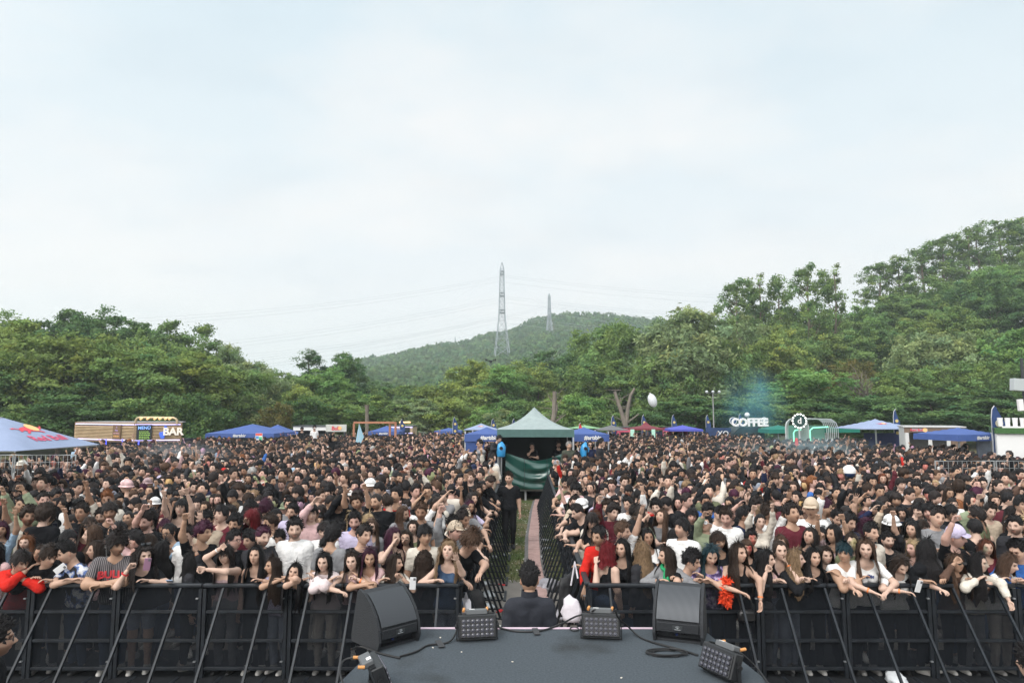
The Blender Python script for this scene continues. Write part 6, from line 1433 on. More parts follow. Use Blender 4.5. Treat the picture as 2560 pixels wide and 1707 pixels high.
# ------------------------------------------------------------------ pylons and power lines
PYL = mat('pylon_steel', (.30, .33, .36), .5, .5)
def pylon(u, vt, vb, y, wb, label, wires=None):
    a, b = aty(u, vt, y), aty(u+1.5, vb, y); H = a.z-b.z; t = thing('electricity_pylon', label, 'pylon', (a.x, y, b.z), RAD(8), 'pylons on the hill'); B = MB(); k = max(.16, y/1500.)
    lv = np.concatenate([np.linspace(0, .38, 5), np.linspace(.46, .93, 9)]); hw = lambda q: wb/2*((1-q/.42)*.60+.40 if q < .42 else .40*(1-.45*(q-.42)/.58))
    for sx in (-1, 1):
        for sy in (-1, 1):
            for i in range(len(lv)-1): B.beam((sx*hw(lv[i]), sy*hw(lv[i]), lv[i]*H), (sx*hw(lv[i+1]), sy*hw(lv[i+1]), lv[i+1]*H), k*1.25, k*1.25)
            B.beam((sx*hw(.93), sy*hw(.93), .93*H), (0, 0, H), k, k)
    for i in range(len(lv)-1):
        p, q = hw(lv[i]), hw(lv[i+1]); z0, z1 = lv[i]*H, lv[i+1]*H
        for s_ in (-1, 1):
            B.beam((-p, s_*p, z0), (q, s_*q, z1), k*.7, k*.7); B.beam((p, s_*p, z0), (-q, s_*q, z1), k*.7, k*.7); B.beam((s_*p, -p, z0), (s_*q, q, z1), k*.7, k*.7); B.beam((-q, s_*q, z1), (q, s_*q, z1), k*.7, k*.7)
    B.build('lattice_tower', PYL, t)
    for q in (.46, .64, .87):
        A = MB(); w_ = hw(q)+.15
        for yy in (-1, 1): A.beam((-w_, yy*.4, q*H), (-w_*.2, yy*7.5*H/60, q*H+.3), k*.8, k*.8); A.beam((w_, yy*.4, q*H), (w_*.2, yy*7.5*H/60, q*H+.3), k*.8, k*.8); A.beam((0, 0, q*H+2.2), (0, yy*7.5*H/60, q*H+.4), k*.8, k*.8)
        for zz in (0, 1.6): A.box((0, 0, q*H+zz), (2*w_, 2*w_, k*.9)); 
        A.build('cross_arm', PYL, t)
    return a, b, H
pa = pylon(1255, 655, 892, 360, 7.8, 'tall lattice pylon on the hill, the nearer one left of the summit'); pb = pylon(1373, 733, 845, 455, 5.0, 'smaller lattice pylon in front of the hill summit'); pylon(1138, 846, 862, 600, 1.6, 'tiny far pylon on the left ridge of the hill')
WIRE = mat('wire_grey', (.42, .45, .48), .6)
def wires(p, pts_l, pts_r, label, rad):
    B = MB()
    for pl, sgn in ((pts_l, -1), (pts_r, 1)):
        for (v0, dv, e) in pl:
            P0 = aty(p[0], v0, p[1]); P1 = aty(e[0], e[1], e[2]); n = 24
            for k in range(1): B.tube([P0.lerp(P1, q)-Vector((0, 0, dv*4*q*(1-q))) for q in np.linspace(0, 1, n)], rad, 4)
    o = B.build('power_line', WIRE); tag(o, label, 'power line', 'power lines')
L1 = [(690, 6, (-200, 812, 240)), (694, 6, (-200, 822, 240)), (702, 6, (-200, 832, 240)), (742, 6, (-200, 905, 240)), (747, 6, (-200, 915, 240)), (755, 6, (-200, 925, 240)), (791, 6, (-200, 960, 240)), (795, 6, (-200, 970, 240)), (803, 6, (-200, 985, 240))]
R1 = [(687, 5, (2300, 745, 420)), (692, 5, (2300, 752, 420)), (705, 5, (2300, 765, 420)), (740, 5, (2300, 790, 420)), (745, 5, (2300, 796, 420)), (755, 5, (2300, 806, 420)), (790, 5, (2300, 842, 420)), (795, 5, (2300, 848, 420)), (806, 5, (2300, 858, 420))]
wires((1255, 360), L1, R1, 'power lines strung from the tall nearer pylon across the sky', .042)
L2 = [(764, 8, (300, 900, 420)), (768, 8, (300, 907, 420)), (790, 8, (300, 940, 420))]; R2 = [(758, 5, (2300, 838, 500)), (763, 5, (2300, 842, 500)), (783, 5, (2300, 860, 500))]
wires((1373, 455), L2, R2, 'power lines strung from the smaller pylon', .045)

def crowd_bits():
    p = aty(647, 1094, 40.); t = thing('poster', 'colourful poster held up in front of the right blue parasol of the left pair', 'poster', p); B = MB(); B.box((0, 0, 0), (.40, .02, .52)); B.build('panel', WHITEP, t)
    for k, (x, z, w, h, c) in enumerate(((0, .19, .38, .12, (.7, .08, .06)), (-.09, .02, .18, .16, (.1, .3, .6)), (.10, -.05, .17, .2, (.1, .5, .25)), (-.05, -.19, .26, .10, (.45, .08, .4)))): q = MB(); q.box((x, -.012, z), (w, .004, h)); q.build('print', mat(f'poster_ink_{k}', c, .8), t)
    q = MB(); q.tube([(0, .02, -.9), (0, .02, -.2)], .02, 6); q.build('handle', DGREY, t)
    p = aty(897, 1082, 36.); t = thing('pennant', 'pale blue pointed pennant standing in the crowd left of the orange-brown frame', 'flag', (p.x, 36., 0)); q = MB(); q.tube([(0, 0, 0), (0, 0, p.z+.5)], .015, 6); q.build('pole', ALU, t); q = MB(); q.add([(0, .01, p.z+.5), (.26, .05, p.z-.2), (.12, -.03, p.z-.55), (-.16, .03, p.z-.45)], [(0, 1, 2, 3)]); q.build('cloth', mat('pennant_blue', (.30, .48, .58), .8), t)
    p = aty(1992, 1111, 33.); t = thing('inflated_stick', 'red inflated stick held up in the crowd below the round bulb sign', 'stick', p); q = MB(); q.lathe([(0, -.34), (.07, -.30), (.085, 0), (.07, .28), (0, .32)], 10); q.build('skin', REDP, t, True)
    p = aty(2123, 1178, 17.5); t = thing('ball', 'white and dark blue ball resting on heads in the crowd on the right', 'ball', p); q = MB(); n = 12; R_ = .16
    q.mi = 0; q.lathe([(R_*math.sin(math.pi*k/n), -R_*math.cos(math.pi*k/n)) for k in range(5, n+1)], 18); q.mi = 1; q.lathe([(R_*math.sin(math.pi*k/n), -R_*math.cos(math.pi*k/n)) for k in range(0, 6)], 18); q.build('skin', [WHITEP, mat('ball_navy', (.02, .05, .14), .4)], t, True)
crowd_bits()
# ------------------------------------------------------------------ the front row on the rail, one by one
GF, GB, GA = 'people along the front barrier', 'people packed behind the front row', 'people leaning on the aisle barriers'
RAILZ = 1.155
def to_local(w, pos, yaw, s):
    d = np.array(w, float)-np.array(pos); a = RAD(-yaw); c, s_ = math.cos(a), math.sin(a)
    return np.array([c*d[0]-s_*d[1], s_*d[0]+c*d[1], d[2]])/s
FRONT = []   # (x, tag) anchors for labels of the people behind
def front(u, v, tagname, label, y=8.99, yaw=0, lean=10, arms=('rail', 'rail'), broad=1.0, bottom='jeans', hi=True, smin=.84, smax=1.1, group=GF, feet=None, **sp):
    p = aty(u, v, y); fem = sp.get('fem', False); Hs = 1.11 if not fem else 1.07
    k = .95+(.58+.088)*math.cos(RAD(lean)); s = float(np.clip(p.z/k, smin, smax))
    fy = max(y+.60*s*math.sin(RAD(lean))*math.cos(RAD(yaw)), 9.10) if feet is None else feet
    pos = (p.x-.60*s*math.sin(RAD(lean))*math.sin(RAD(yaw)), fy, 0)
    A = []
    for i, a in enumerate(arms):
        sd_ = -1 if i == 0 else 1
        if a is None: A.append((None,)); continue
        if isinstance(a, str):
            x0 = p.x
            w, pole, hk = dict(
                rail=((x0+sd_*.16, 8.885, RAILZ+.035), (sd_*1.0, .3, -.5), 'relax'),
                wide=((x0+sd_*.30, 8.885, RAILZ+.035), (sd_*.8, .4, -.6), 'grip'),
                fold=((x0-sd_*.10, 8.87+.03*i, RAILZ+.045+.03*i), (sd_*1, -.1, -.35), 'relax'),
                join=((x0-sd_*.01, 8.80, RAILZ+.01), (sd_*1, -.1, -.3), 'grip'),
                over=((x0+sd_*.10, 8.70, RAILZ-.05), (sd_*1, .1, -.2), 'relax'),
                hang=((x0+sd_*.17, 8.70, RAILZ-.15), (sd_*.4, -1, .8), 'relax'),
                reach=((x0+sd_*.38, 8.72, RAILZ-.03), (sd_*.6, .2, -.2), 'relax'),
                chin=((x0+sd_*.06, p.y-.12, p.z-.13), (sd_*.5, -.2, -1), 'fist'),
                head=((x0+sd_*.08, p.y-.02, p.z+.13), (sd_*1, -.3, .2), 'relax'),
                up=((x0+sd_*.24, p.y-.10, p.z+.42), (sd_*1, .3, 0), 'fist'),
                wave=((x0+sd_*.20, p.y-.26, p.z-.02), (sd_*.5, 0, -1), 'open'),
                phone=((x0+sd_*.07, p.y-.22, p.z-.13), (sd_*.6, -.1, -1), 'grip'),
                low=((x0+sd_*.10, 8.84, RAILZ+.06), (sd_*1, .0, -.5), 'grip'))[a]
        else: w, pole, hk = a; w = (p.x+w[0], p.y+w[1], p.z+w[2])
        A.append((to_local(w, pos, yaw, s), to_local(np.array(pole)*s+np.array(pos), pos, yaw, s), hk))
    top = sp.get('top', 'tee')
    b = body_parts(fem=fem, lean=lean, arms=A, top=top, bottom=bottom, vox=.023 if hi else .028, broad=broad, handvox=.0075)
    sp['bottom'] = bottom; sp['hp'] = sp.get('hp', 0)+lean*.0
    o = person(pos, yaw, s, b, sp, label, group, hi)
    if tagname: FRONT.append((p.x, tagname))
    o['_head'] = [p.x, p.y, p.z]
    return o, b, pos, s, yaw
def chest_print(o, b, mesh, z, ycl, scale=1.0, name='print'):
    """lay lettering on the chest: push each vertex onto the front of the top"""
    P = b['top'][0]; V = np.array([v.co[:] for v in mesh.vertices]); Rt = b['R']; hip = np.array([0, 0, .95])
    Q = np.stack([V[:, 0]*scale, np.zeros(len(V)), z+V[:, 1]*scale], 1); L0 = (P-hip)@Rt+hip
    fr = L0[:, 1] < 0; A = L0[fr]
    for i in range(len(Q)):
        d = (A[:, 0]-Q[i, 0])**2+(A[:, 2]-Q[i, 2])**2; j = np.argsort(d)[:4]; Q[i, 1] = A[j, 1].min()-.006
    W = (Q-hip)@Rt.T+hip; mesh.vertices.foreach_set('co', W.astype(np.float32).ravel()); mesh.update(); return link(name, mesh, o)
def phone(o_pos, rot_, label, m=None):
    t = thing('phone', label, 'phone', o_pos, 0); t.rotation_euler = rot_; B = MB(); B.box((0, 0, 0), (.078, .010, .155), bev=.004); B.build('case', m or mat('phone_white', (.65, .65, .66), .3), t)
    B = MB(); B.box((0, .0056, 0), (.068, .001, .140)); B.build('screen', mat('phone_screen', (.01, .012, .02), .1), t); B = MB(); B.box((.018, -.0062, .055), (.028, .003, .030), bev=.001); B.build('camera_bump', mat('phone_cam', (.12, .12, .13), .3), t); return t
def band(b, i, m, o, off=-.035, r=.034):
    wr, z, x, y = b['wrists'][i]; c = wr+z*off; B = MB(); B.tube([c-z*.009, c+z*.009], r, 12, False); B.build('wristband', m, o)
ORANGE = mat('wristband_orange', (.75, .20, .05), .6); BLACKB = mat('band_black', (.02, .02, .02), .5)
# pinstripe jersey cloth
PIN = mat('pinstripe_jersey', (.07, .07, .075), .9)
def pins():
    nt = PIN.node_tree; N = nt.nodes; L = nt.links; b = N['Principled BSDF']; tc = N.new('ShaderNodeTexCoord'); wv = N.new('ShaderNodeTexWave'); wv.bands_direction = 'X'; wv.inputs['Scale'].default_value = 14; L.new(tc.outputs['Object'], wv.inputs['Vector'])
    r = N.new('ShaderNodeValToRGB'); r.color_ramp.elements[0].position = .86; r.color_ramp.elements[0].color = (.035, .033, .036, 1); r.color_ramp.elements[1].position = .95; r.color_ramp.elements[1].color = (.34, .30, .31, 1); L.new(wv.outputs[0], r.inputs[0]); L.new(r.outputs[0], b.inputs['Base Color'])
pins()
TIED = mat('tie_dye', (.3, .32, .36), .9)
def tied(M, c0, c1, c2, sc):
    nt = M.node_tree; N = nt.nodes; L = nt.links; b = N['Principled BSDF']; tc = N.new('ShaderNodeTexCoord'); nz = N.new('ShaderNodeTexNoise'); nz.inputs['Scale'].default_value = sc; nz.inputs['Detail'].default_value = 3; L.new(tc.outputs['Object'], nz.inputs['Vector'])
    r = N.new('ShaderNodeValToRGB'); e = r.color_ramp.elements; e[0].position = .42; e[0].color = (*c0, 1); e[1].position = .62; e[1].color = (*c2, 1); q = e.new(.52); q.color = (*c1, 1); L.new(nz.outputs[0], r.inputs[0]); L.new(r.outputs[0], b.inputs['Base Color'])
tied(TIED, (.012, .012, .016), (.10, .16, .36), (.62, .62, .64), 11)
PLAID = mat('violet_check', (.3, .25, .4), .9); tied(PLAID, (.05, .03, .10), (.30, .22, .42), (.55, .50, .55), 14)
F = dict(fem=True); M_ = dict(fem=False)
front(43, 1403, 'the red jacket', 'person in a bright red jacket bent over the rail, face turned aside', y=8.86, lean=30, yaw=20, hy=50, hp=20, arms=((( .12, -.02, -.12), (-1, -.3, -.6), 'relax'), 'low'), hair='bowl', hairc='soft', top='hoodie', topc='red', bot='black', fem=False)
o, b, *_ = front(115, 1389, 'the lettered black hoodie', 'person in a black hoodie with white letters leaning over, beside the red jacket', y=8.93, lean=22, yaw=20, hy=45, hp=18, arms=('rail', 'rail'), hair='bowl', hairc='dark', top='hoodie', topc='black', bot='black', fem=False)
chest_print(o, b, textmesh('NYFO', .10, 0, WHITEP, .006), 1.27, 0)
o, b, pos, s, yw = front(179, 1379, 'the blotched blue tee', 'person in a blue, black and white blotched tee resting a forearm on the rail', lean=14, yaw=-25, hy=-25, hp=18, arms=('fold', 'rail'), hair='fade', hairc='black', topc=TIED, fem=False, beard=.3)
phone(aty(150, 1421, 8.86), (.2, .9, .3), 'white phone held by the person in the blotched blue tee')
o, b, *_ = front(290, 1361, 'the pinstripe jersey', 'tall person in a pinstripe jersey with red lettering, hands joined on the rail', y=9.02, lean=8, yaw=12, hy=40, hp=6, arms=('join', 'join'), hair='mop', hairc='soft', topc=PIN, skin=2, fem=False, beard=.7, broad=1.22, smax=1.12)
chest_print(o, b, textmesh('BULLS', .125, 0, mat('jersey_red', (.55, .05, .06), .8), .006), 1.265, 0, name='lettering')
bm_ = bpy.data.meshes.new('bull_head'); bm_.from_pydata([(-.03, .03, 0), (.03, .03, 0), (.045, 0, 0), (.02, -.06, 0), (-.02, -.06, 0), (-.045, 0, 0), (-.075, .045, 0), (-.05, .015, 0), (.075, .045, 0), (.05, .015, 0)], [], [(0, 1, 2, 3, 4, 5), (0, 6, 7), (1, 9, 8)]); bm_.materials.append(MATS['jersey_red']); chest_print(o, b, bm_, 1.165, 0, name='emblem')
o, b, *_ = front(357, 1390, 'the black tee with the red scrunchie', 'person in a black tee and red scrunchie holding a phone to the face', yaw=18, hy=35, lean=12, arms=('phone', 'rail'), hair='curlylong', hairc='soft', topc='black', bottom='shorts', bot='pale', skin=0, glasses='dark', glup=1, **F)
band(b, 0, mat('scrunchie_red', (.55, .02, .03), .9), o, -.05, .046); phone(aty(368, 1410, 8.80), (.15, .1, .5), 'patterned mauve phone held by the person with the red scrunchie', mat('phone_mauve', (.30, .16, .24), .3))
front(404, 1377, 'the black top seen from the side', 'person in a black top with long straight hair, turned away to the right', y=9.34, yaw=80, hy=45, lean=2, arms=(None, None), hair='long', hairc='black', topc='black', bot='jeans', **F)
o, b, *_ = front(476, 1406, 'the dark grey hoodie', 'person in a dark grey hoodie turned away with one hand in the hair', y=9.22, yaw=120, hy=40, lean=2, arms=(None, 'head'), hair='bob', hairc='black', top='hoodie', topc='charcoal', bot='black', **F); band(b, 1, ORANGE, o)
phone(aty(424, 1452, 8.82), (1.2, .1, .3), 'pale blue phone on the rail between the black top and the grey hoodie', mat('phone_blue', (.35, .45, .6), .3))
o, b, *_ = front(560, 1388, 'the mauve strappy top', 'person in a mauve strappy top with a fist raised to the forehead, arms crossing', y=8.95, lean=8, hp=8, arms=(((-.02, -.10, .10), (-1, -.2, .0), 'fist'), (( -.12, -.20, -.13), (1, -.1, -.1), 'fist')), hair='fringe', hairc='soft', top='strap', topc='mauve', bot='grey', skin=0, shut=True, **F); band(b, 0, WHITEP, o)
front(637, 1391, 'the black tank and necklace', 'person in a black tank top with a small white print, eyes closed, necklace', lean=6, hp=-4, arms=(None, 'rail'), hair='long', hairc='black', top='tank', topc='black', bot='black', shut=True, **F)
front(682, 1416, 'the lilac tee', 'person in a pale lilac tee looking left with an elbow on the rail', y=8.92, lean=16, yaw=-20, hy=-25, arms=('fold', 'rail'), hair='long', hairc='dark', topc='lilac', bot='pale', skin=2, **F)
o, b, *_ = front(735, 1432, 'the black tee with folded arms', 'person in a black tee resting the chin on folded arms on the rail', y=8.88, lean=26, hr=8, hp=-6, arms=('fold', 'fold'), hair='long', hairc='black', topc='black', bot='black', skin=1, smin=.82, **F); band(b, 1, ORANGE, o)
o, b, *_ = front(808, 1406, 'the pale pink jacket', 'person in a pale pink denim jacket with arms crossed on the rail, pale trousers', y=8.93, lean=14, hp=4, arms=('fold', 'fold'), hair='long', hairc='black', top='hoodie', topc=mat('fabric_pale_pink', (.62, .52, .52), .9, noise=.1, bump=.5, bscale=24), bot='cream', skin=0, **F); band(b, 1, ORANGE, o)
o, b, *_ = front(881, 1405, 'the mauve tank', 'person in a mauve tank top, one arm hanging over the rail', y=8.93, lean=14, hr=-6, arms=('over', 'low'), hair='long', hairc='dark', top='tank', topc='mauve', bot='black', skin=0, **F); band(b, 1, ORANGE, o)
front(924, 1392, 'the dusty pink tee with folded hands', 'person in a dusty pink tee with both hands folded on the rail, looking down', lean=12, hy=12, hp=10, arms=('join', 'fold'), hair='long', hairc='plum', topc='pink', bot='black', skin=2, **F)
front(984, 1409, 'the off-white tee', 'person in an off-white tee looking right, hair falling over the face', lean=10, yaw=20, hy=50, arms=('rail', (( .14, -.10, -.16), (1, 0, -1), 'grip')), hair='long', hairc='dark', topc='cream', bot='jeans', **F)
o, b, *_ = front(1058, 1412, 'the black hoodie with a phone', 'person in a black hoodie with long curly hair, back turned, holding up a white phone', y=9.22, yaw=150, hy=-20, lean=0, arms=(None, ((-.20, -.30, -.22), (0, .2, -1), 'grip')), hair='curlylong', hairc='dark', top='hoodie', topc='black', bot='black', skin=0, **F)
phone(aty(1032, 1458, 8.74), (.1, .05, .1), 'white phone held by the person in black hoodie with its back to the stage')
o, b, *_ = front(1119, 1384, 'the denim shirt', 'person in a sleeveless denim shirt, chin up, one open palm raised', y=8.98, lean=4, hp=-22, hy=-4, arms=('rail', ((.15, -.28, -.03), (.5, 0, -1), 'open')), hair='curlylong', hairc='sand', top='sleeveless', topc='denim', bottom='shorts', bot='pale', skin=0, **F)
front(1165, 1358, 'the black tee on the corner', 'person in a loose black tee leaning over the corner of the left aisle barrier', y=9.35, feet=9.75, yaw=35, lean=26, hp=25, hy=20, arms=(((-.02, -.25, -.42), (-1, .2, 0), 'relax'), ((.2, -.10, -.36), (1, .2, -.2), 'relax')), hair='mop', hairc='brown', topc='black', bot='pale', fem=False)
# right side
front(1517, 1379, 'the black tank with dark red hair', 'person in a black tank top with bobbed dark red hair, back half turned', y=9.22, yaw=140, hy=-35, lean=0, arms=(None, ((-.15, -.05, -.16), (0, -.2, -1), 'fist')), hair='bob', hairc='red', top='tank', topc='black', bot='jeans', skin=0, **F)
front(1556, 1371, None, 'person in a black top with dark hair looking at the red-haired person beside', y=9.28, yaw=-10, hy=-20, lean=0, arms=(None, None), hair='long', hairc='black', topc='black', hi=True, skin=1, group=GB, **F)
front(1608, 1378, 'the grey leather jacket', 'person in a dark grey leather jacket with very long straight hair, back to the stage', y=9.22, yaw=-150, hy=30, lean=0, arms=(None, None), hair='long', hairc='sand', top='hoodie', topc='charcoal', bot='black', **F)
o, b, *_ = front(1671, 1391, 'the green scarf', 'person with a bright green scarf over a dark jacket, looking left', y=9.02, yaw=-30, hy=-45, lean=6, arms=('rail', 'low'), hair='long', hairc='dark', topc='grey', top='hoodie', bot='black', **F)
q = MB(); nk = b['neck']; ring = [(nk[0]+.085*math.sin(t), nk[1]-.085*math.cos(t), nk[2]-.055-.035*math.cos(t)) for t in np.linspace(0, 6.28, 17)]; q.tube(ring, .028, 7, False); q.tube([ring[0], (nk[0]+.02, nk[1]-.15, nk[2]-.18), (nk[0]+.05, nk[1]-.17, nk[2]-.34)], [.035, .05, .045], 7); q.build('scarf', TOPM['green'], o, True)
front(1724, 1404, 'the curly-haired black tee', 'person in a black tee with curly hair, looking right, one arm hanging over the rail', y=8.93, yaw=20, hy=40, hp=12, lean=14, arms=('hang', 'rail'), hair='curly', hairc='black', topc='black', bot='black', fem=False)
front(1775, 1385, 'the violet checked shirt', 'person in a violet and white checked shirt looking down', lean=10, hp=20, arms=('rail', 'fold'), hair='long', hairc='teal', topc=PLAID, bot='black', skin=1, **F)
o, b, *_ = front(1846, 1384, 'the black top and choker', 'person in a black tank top and choker looking right, arms hanging over the rail', y=8.96, lean=12, hy=30, hp=-4, broad=1.08, arms=('over', 'hang'), hair='long', hairc='dark', top='tank', topc='black', bot='black', skin=1, **F); band(b, 1, ORANGE, o)
front(1917, 1401, 'the black top with bent wrist', 'person in a black tank top, wrist bent up at the chin, beside the choker', y=8.95, yaw=20, hy=30, lean=10, arms=('chin', 'rail'), hair='long', hairc='black', top='tank', topc='black', bot='grey', skin=0, **F)
o, b, *_ = front(1948, 1376, 'the dusty pink tank', 'person in a dusty pink tank top with a fist under the chin, facing the stage', y=9.08, lean=8, arms=('rail', 'chin'), hair='tied', hairc='dark', top='tank', topc='pink', bot='pale', skin=0, **F); band(b, 1, ORANGE, o)
front(1988, 1399, 'the black cardigan', 'person in a black cardigan over cream, streaked blond hair, looking right', y=8.95, yaw=25, hy=35, lean=14, arms=('fold', 'low'), hair='long', hairc='sand', top='long', topc='black', bot='pale', skin=0, **F)
front(2032, 1393, 'the black top with the stretched arm', 'person in a black top stretching one arm along the rail to the right', y=8.98, hy=8, lean=12, arms=('rail', 'reach'), hair='long', hairc='black', topc='black', bot='black', **F)
front(2062, 1388, None, 'person with long dark hair half hidden behind the stretched arm', y=9.22, lean=4, arms=(None, 'low'), hair='long', hairc='dark', topc='black', skin=0, group=GB, **F)
o, b, *_ = front(2116, 1384, 'the white sleeveless tee', 'person in a white sleeveless tee looking left, forearms crossed on the rail', y=8.93, lean=14, hy=-40, arms=('fold', 'fold'), hair='bowl', hairc='teal', top='sleeveless', topc='white', bot='black', skin=2, fem=False); band(b, 0, ORANGE, o)
o, b, *_ = front(2164, 1371, 'the lettered white tee', 'person in a white tee with small dark lettering, hands hanging together over the rail', y=8.98, lean=12, hy=-25, hp=4, arms=('over', 'over'), hair='long', hairc='brown', topc='white', bot='black', skin=0, broad=1.1, **F); band(b, 0, ORANGE, o)
chest_print(o, b, textmesh('mıav', .055, 0, mat('print_dark_blue', (.02, .04, .16), .8), .003), 1.30, 0, name='lettering')
o, b, *_ = front(2247, 1405, 'the plain white tee with bowed head', 'person in a plain white tee with head bowed, arms over the rail', y=8.92, lean=18, hp=38, arms=('over', 'reach'), hair='long', hairc='dark', topc='white', bot='black', skin=0, **F); band(b, 0, ORANGE, o)
phone(aty(2297, 1465, 8.70), (.2, .2, .2), 'phone in the hand of the person in white tee with bowed head')
front(2319, 1375, 'the black hoodie looking right', 'person in a black hoodie with long black hair looking right', y=9.0, yaw=40, hy=45, lean=8, arms=('rail', 'low'), hair='long', hairc='black', top='hoodie', topc='black', bot='black', skin=2, **F)
front(2396, 1411, 'the brown sweater', 'person in a brown sweater and tinted glasses, shouting, one hand raised', y=8.93, lean=12, hy=8, hp=-6, arms=(((-.12, -.10, .03), (-1, -.2, -1), 'fist'), 'rail'), hair='long', hairc='brown', top='long', topc='brown', bot='black', skin=2, glasses='dark', **F)
front(2450, 1410, 'the cream knit sweater', 'person in a cream knitted sweater with coloured paint on the face', y=8.93, lean=14, yaw=15, hy=20, arms=('low', 'hang'), hair='long', hairc='black', top='hoodie', topc='cream', bot='grey', skin=0, paint=((.45, .60, .62), 1.0), **F)
front(2514, 1408, 'the white tee by the blue jacket', 'person in a white tee with brown bobbed hair bending towards the blue jacket', y=8.95, lean=16, yaw=10, hy=25, hp=15, arms=('rail', 'rail'), hair='bob', hairc='brown', topc='white', bot='cream', skin=0, **F)
front(2549, 1378, 'the blue jacket', 'person in a bright blue jacket leaning in from the right edge', y=8.98, lean=16, yaw=-30, hy=-35, hp=12, arms=('rail', 'rail'), hair='fade', hairc='black', top='hoodie', topc='blue', bot='jeans', fem=False)
# things on the rail
def rail_bits():
    t = thing('feather_boa', 'orange-red feathery scrap tied to the right front rail', 'feather boa', aty(1812, 1458, 8.86)); r = np.random.default_rng(3); C = np.stack([.04*np.sin(np.arange(16)*1.3), -.03+.02*np.cos(np.arange(16)), .04-.018*np.arange(16)], 1)
    V, Fq, T_ = leaves(C, np.full(16, .030), 46, .034, 1.0, r, 2.6, 0.); link('feathers', new_mesh('feathers', V, Fq, mat('feather_orange', (.75, .07, .02), .9), False), t)
    p = aty(1867, 1535, 8.82); t = thing('handbag', 'small black leather handbag hanging on the right front barrier', 'handbag', p); B = MB(); B.box((0, 0, -.02), (.22, .09, .15), taper=.8, bev=.03); B.build('bag_body', mat('black_leather', (.012, .012, .013), .3, bump=.3, bscale=20), t, True); B = MB(); B.tube([(-.08, 0, .04), (-.06, 0, .16), (0, 0, .24), (.06, 0, .16), (.08, 0, .04)], .009, 6); B.build('strap', BLACKP, t)
    P = [(1393, 1497, 9.05, (.13, .06, .26), 'white cloth bag hanging over the right corner of the aisle barrier', mat('white_cloth_bag', (.60, .56, .60), .9, bump=.8, bscale=12))]
    q = aty(1440, 1500, 9.0); c = crumple('tote_bag', (q.x-.05, 9.15, .62), (.14, .09, .20), P[0][5], P[0][4], 'bag', 12); B = MB(); B.tube([(0, 0, .45), (.05, .02, .75), (.10, .0, .55)], .012, 6); B.build('strap', P[0][5], c)
    q = aty(1196, 1500, 9.0); c = crumple('white_garment', (-.60, 9.25, .45), (.08, .13, .30), mat('white_garment', (.68, .66, .70), .9, bump=.8, bscale=12), 'white garment hung over the left corner of the aisle barrier', 'garment', 13); c = crumple('black_bag', (-.50, 9.55, .45), (.10, .16, .30), mat('black_nylon', (.015, .015, .017), .6, bump=.6, bscale=12), 'black bag hanging on the left aisle barrier behind the white garment', 'bag', 14)
    c = crumple('dark_jacket', (.88, 10.2, .42), (.11, .30, .40), MATS['black_nylon'], 'long dark jacket hung over the right aisle barrier', 'jacket', 15)
    q = gp(2110, 1692); c = crumple('backpack', (q[0], 9.25, .05), (.20, .16, .20), MATS['black_nylon'], 'black backpack with a red and white label at the foot of the right barrier', 'backpack', 16); B = MB(); B.box((-.10, -.17, .2), (.13, .01, .07), (.3, -.3, 0)); B.build('label', REDP, c)
    q = gp(2230, 1700); crumple('white_shirt', (q[0], 8.75, .02), (.22, .12, .06), mat('white_shirt', (.62, .64, .66), .9, bump=.8, bscale=12), 'white crumpled shirt lying at the foot of the right barrier', 'shirt', 17)
rail_bits()
# ------------------------------------------------------------------ guards, crew
def standing(x, y, z, yaw, s, label, group, arms=((None,), (None,)), lean=0, hi=True, broad=1.0, stride=0., **sp):
    b = body_parts(fem=sp.get('fem', False), lean=lean, arms=arms, top=sp.get('top', 'tee'), bottom=sp.get('bottom', 'jeans'), vox=.024 if hi else .03, broad=broad, stride=stride)
    return person((x, y, z), yaw, s, b, sp, label, group, hi), b
g = gp(1273, 1372); o, b = standing(g[0], g[1], 0, 8, 1.04, 'guard in black tee and trousers standing in the aisle, one arm on the left barrier', 'crew in black', arms=(((-.55, -.02, 1.12), (-.3, .3, -1), 'relax'), (None,)), broad=1.08, hy=-25, hair='fade', hairc='dark', topc='black', bot='black', shoe='black', fem=False, beard=.3, stride=.05)
_p = aty(1324, 1455, 7.0); o, b = standing(_p.x, 7.05, 0, 180, 1.0, 'guard in black jacket seen from behind, just past the runway edge', 'crew in black', broad=1.02, hair='fade', hairc='black', top='hoodie', topc=mat('fabric_guard_navy', (.016, .018, .026), .85, bump=.4, bscale=20), bot='black', shoe='black', fem=False, skin=2)
q = MB(); nk = np.array(b['neck']); q.lathe([(.078, -.075), (.085, -.02), (.080, .035), (.070, .034)], 18, (nk[0], nk[1]+.006, nk[2]-.03)); q.build('collar', MATS['fabric_guard_navy'], o, True)
_p = aty(-14, 1585, 5.3); standing(_p.x-.02, 5.3, 0, 112, .99, 'bearded person with glasses and black sweater in the pit at the left edge', 'crew in black', hair='short', hairc='black', top='long', topc='black', bot='black', shoe='black', fem=False, beard=.9, glasses='thin', hy=10)
_p = aty(2566, 1600, 5.2); standing(_p.x+.06, 5.2, 0, 200, .90, 'person in a dark leather jacket cut by the right edge, seen from behind', 'crew in black', broad=1.2, hair='short', hairc='black', top='hoodie', topc=mat('leather_dark', (.025, .035, .04), .35), bot='black', shoe='black', fem=False)
DK = .45
def crew(u, v, y, z, yaw, label, **kw):
    p = aty(u, v, y); s = float(np.clip((p.z-z)/1.618, .85, 1.12)); return standing(p.x, y, max(0, p.z-1.618*s), yaw, s, label, 'crew at the mixing tent', hi=False, **kw)
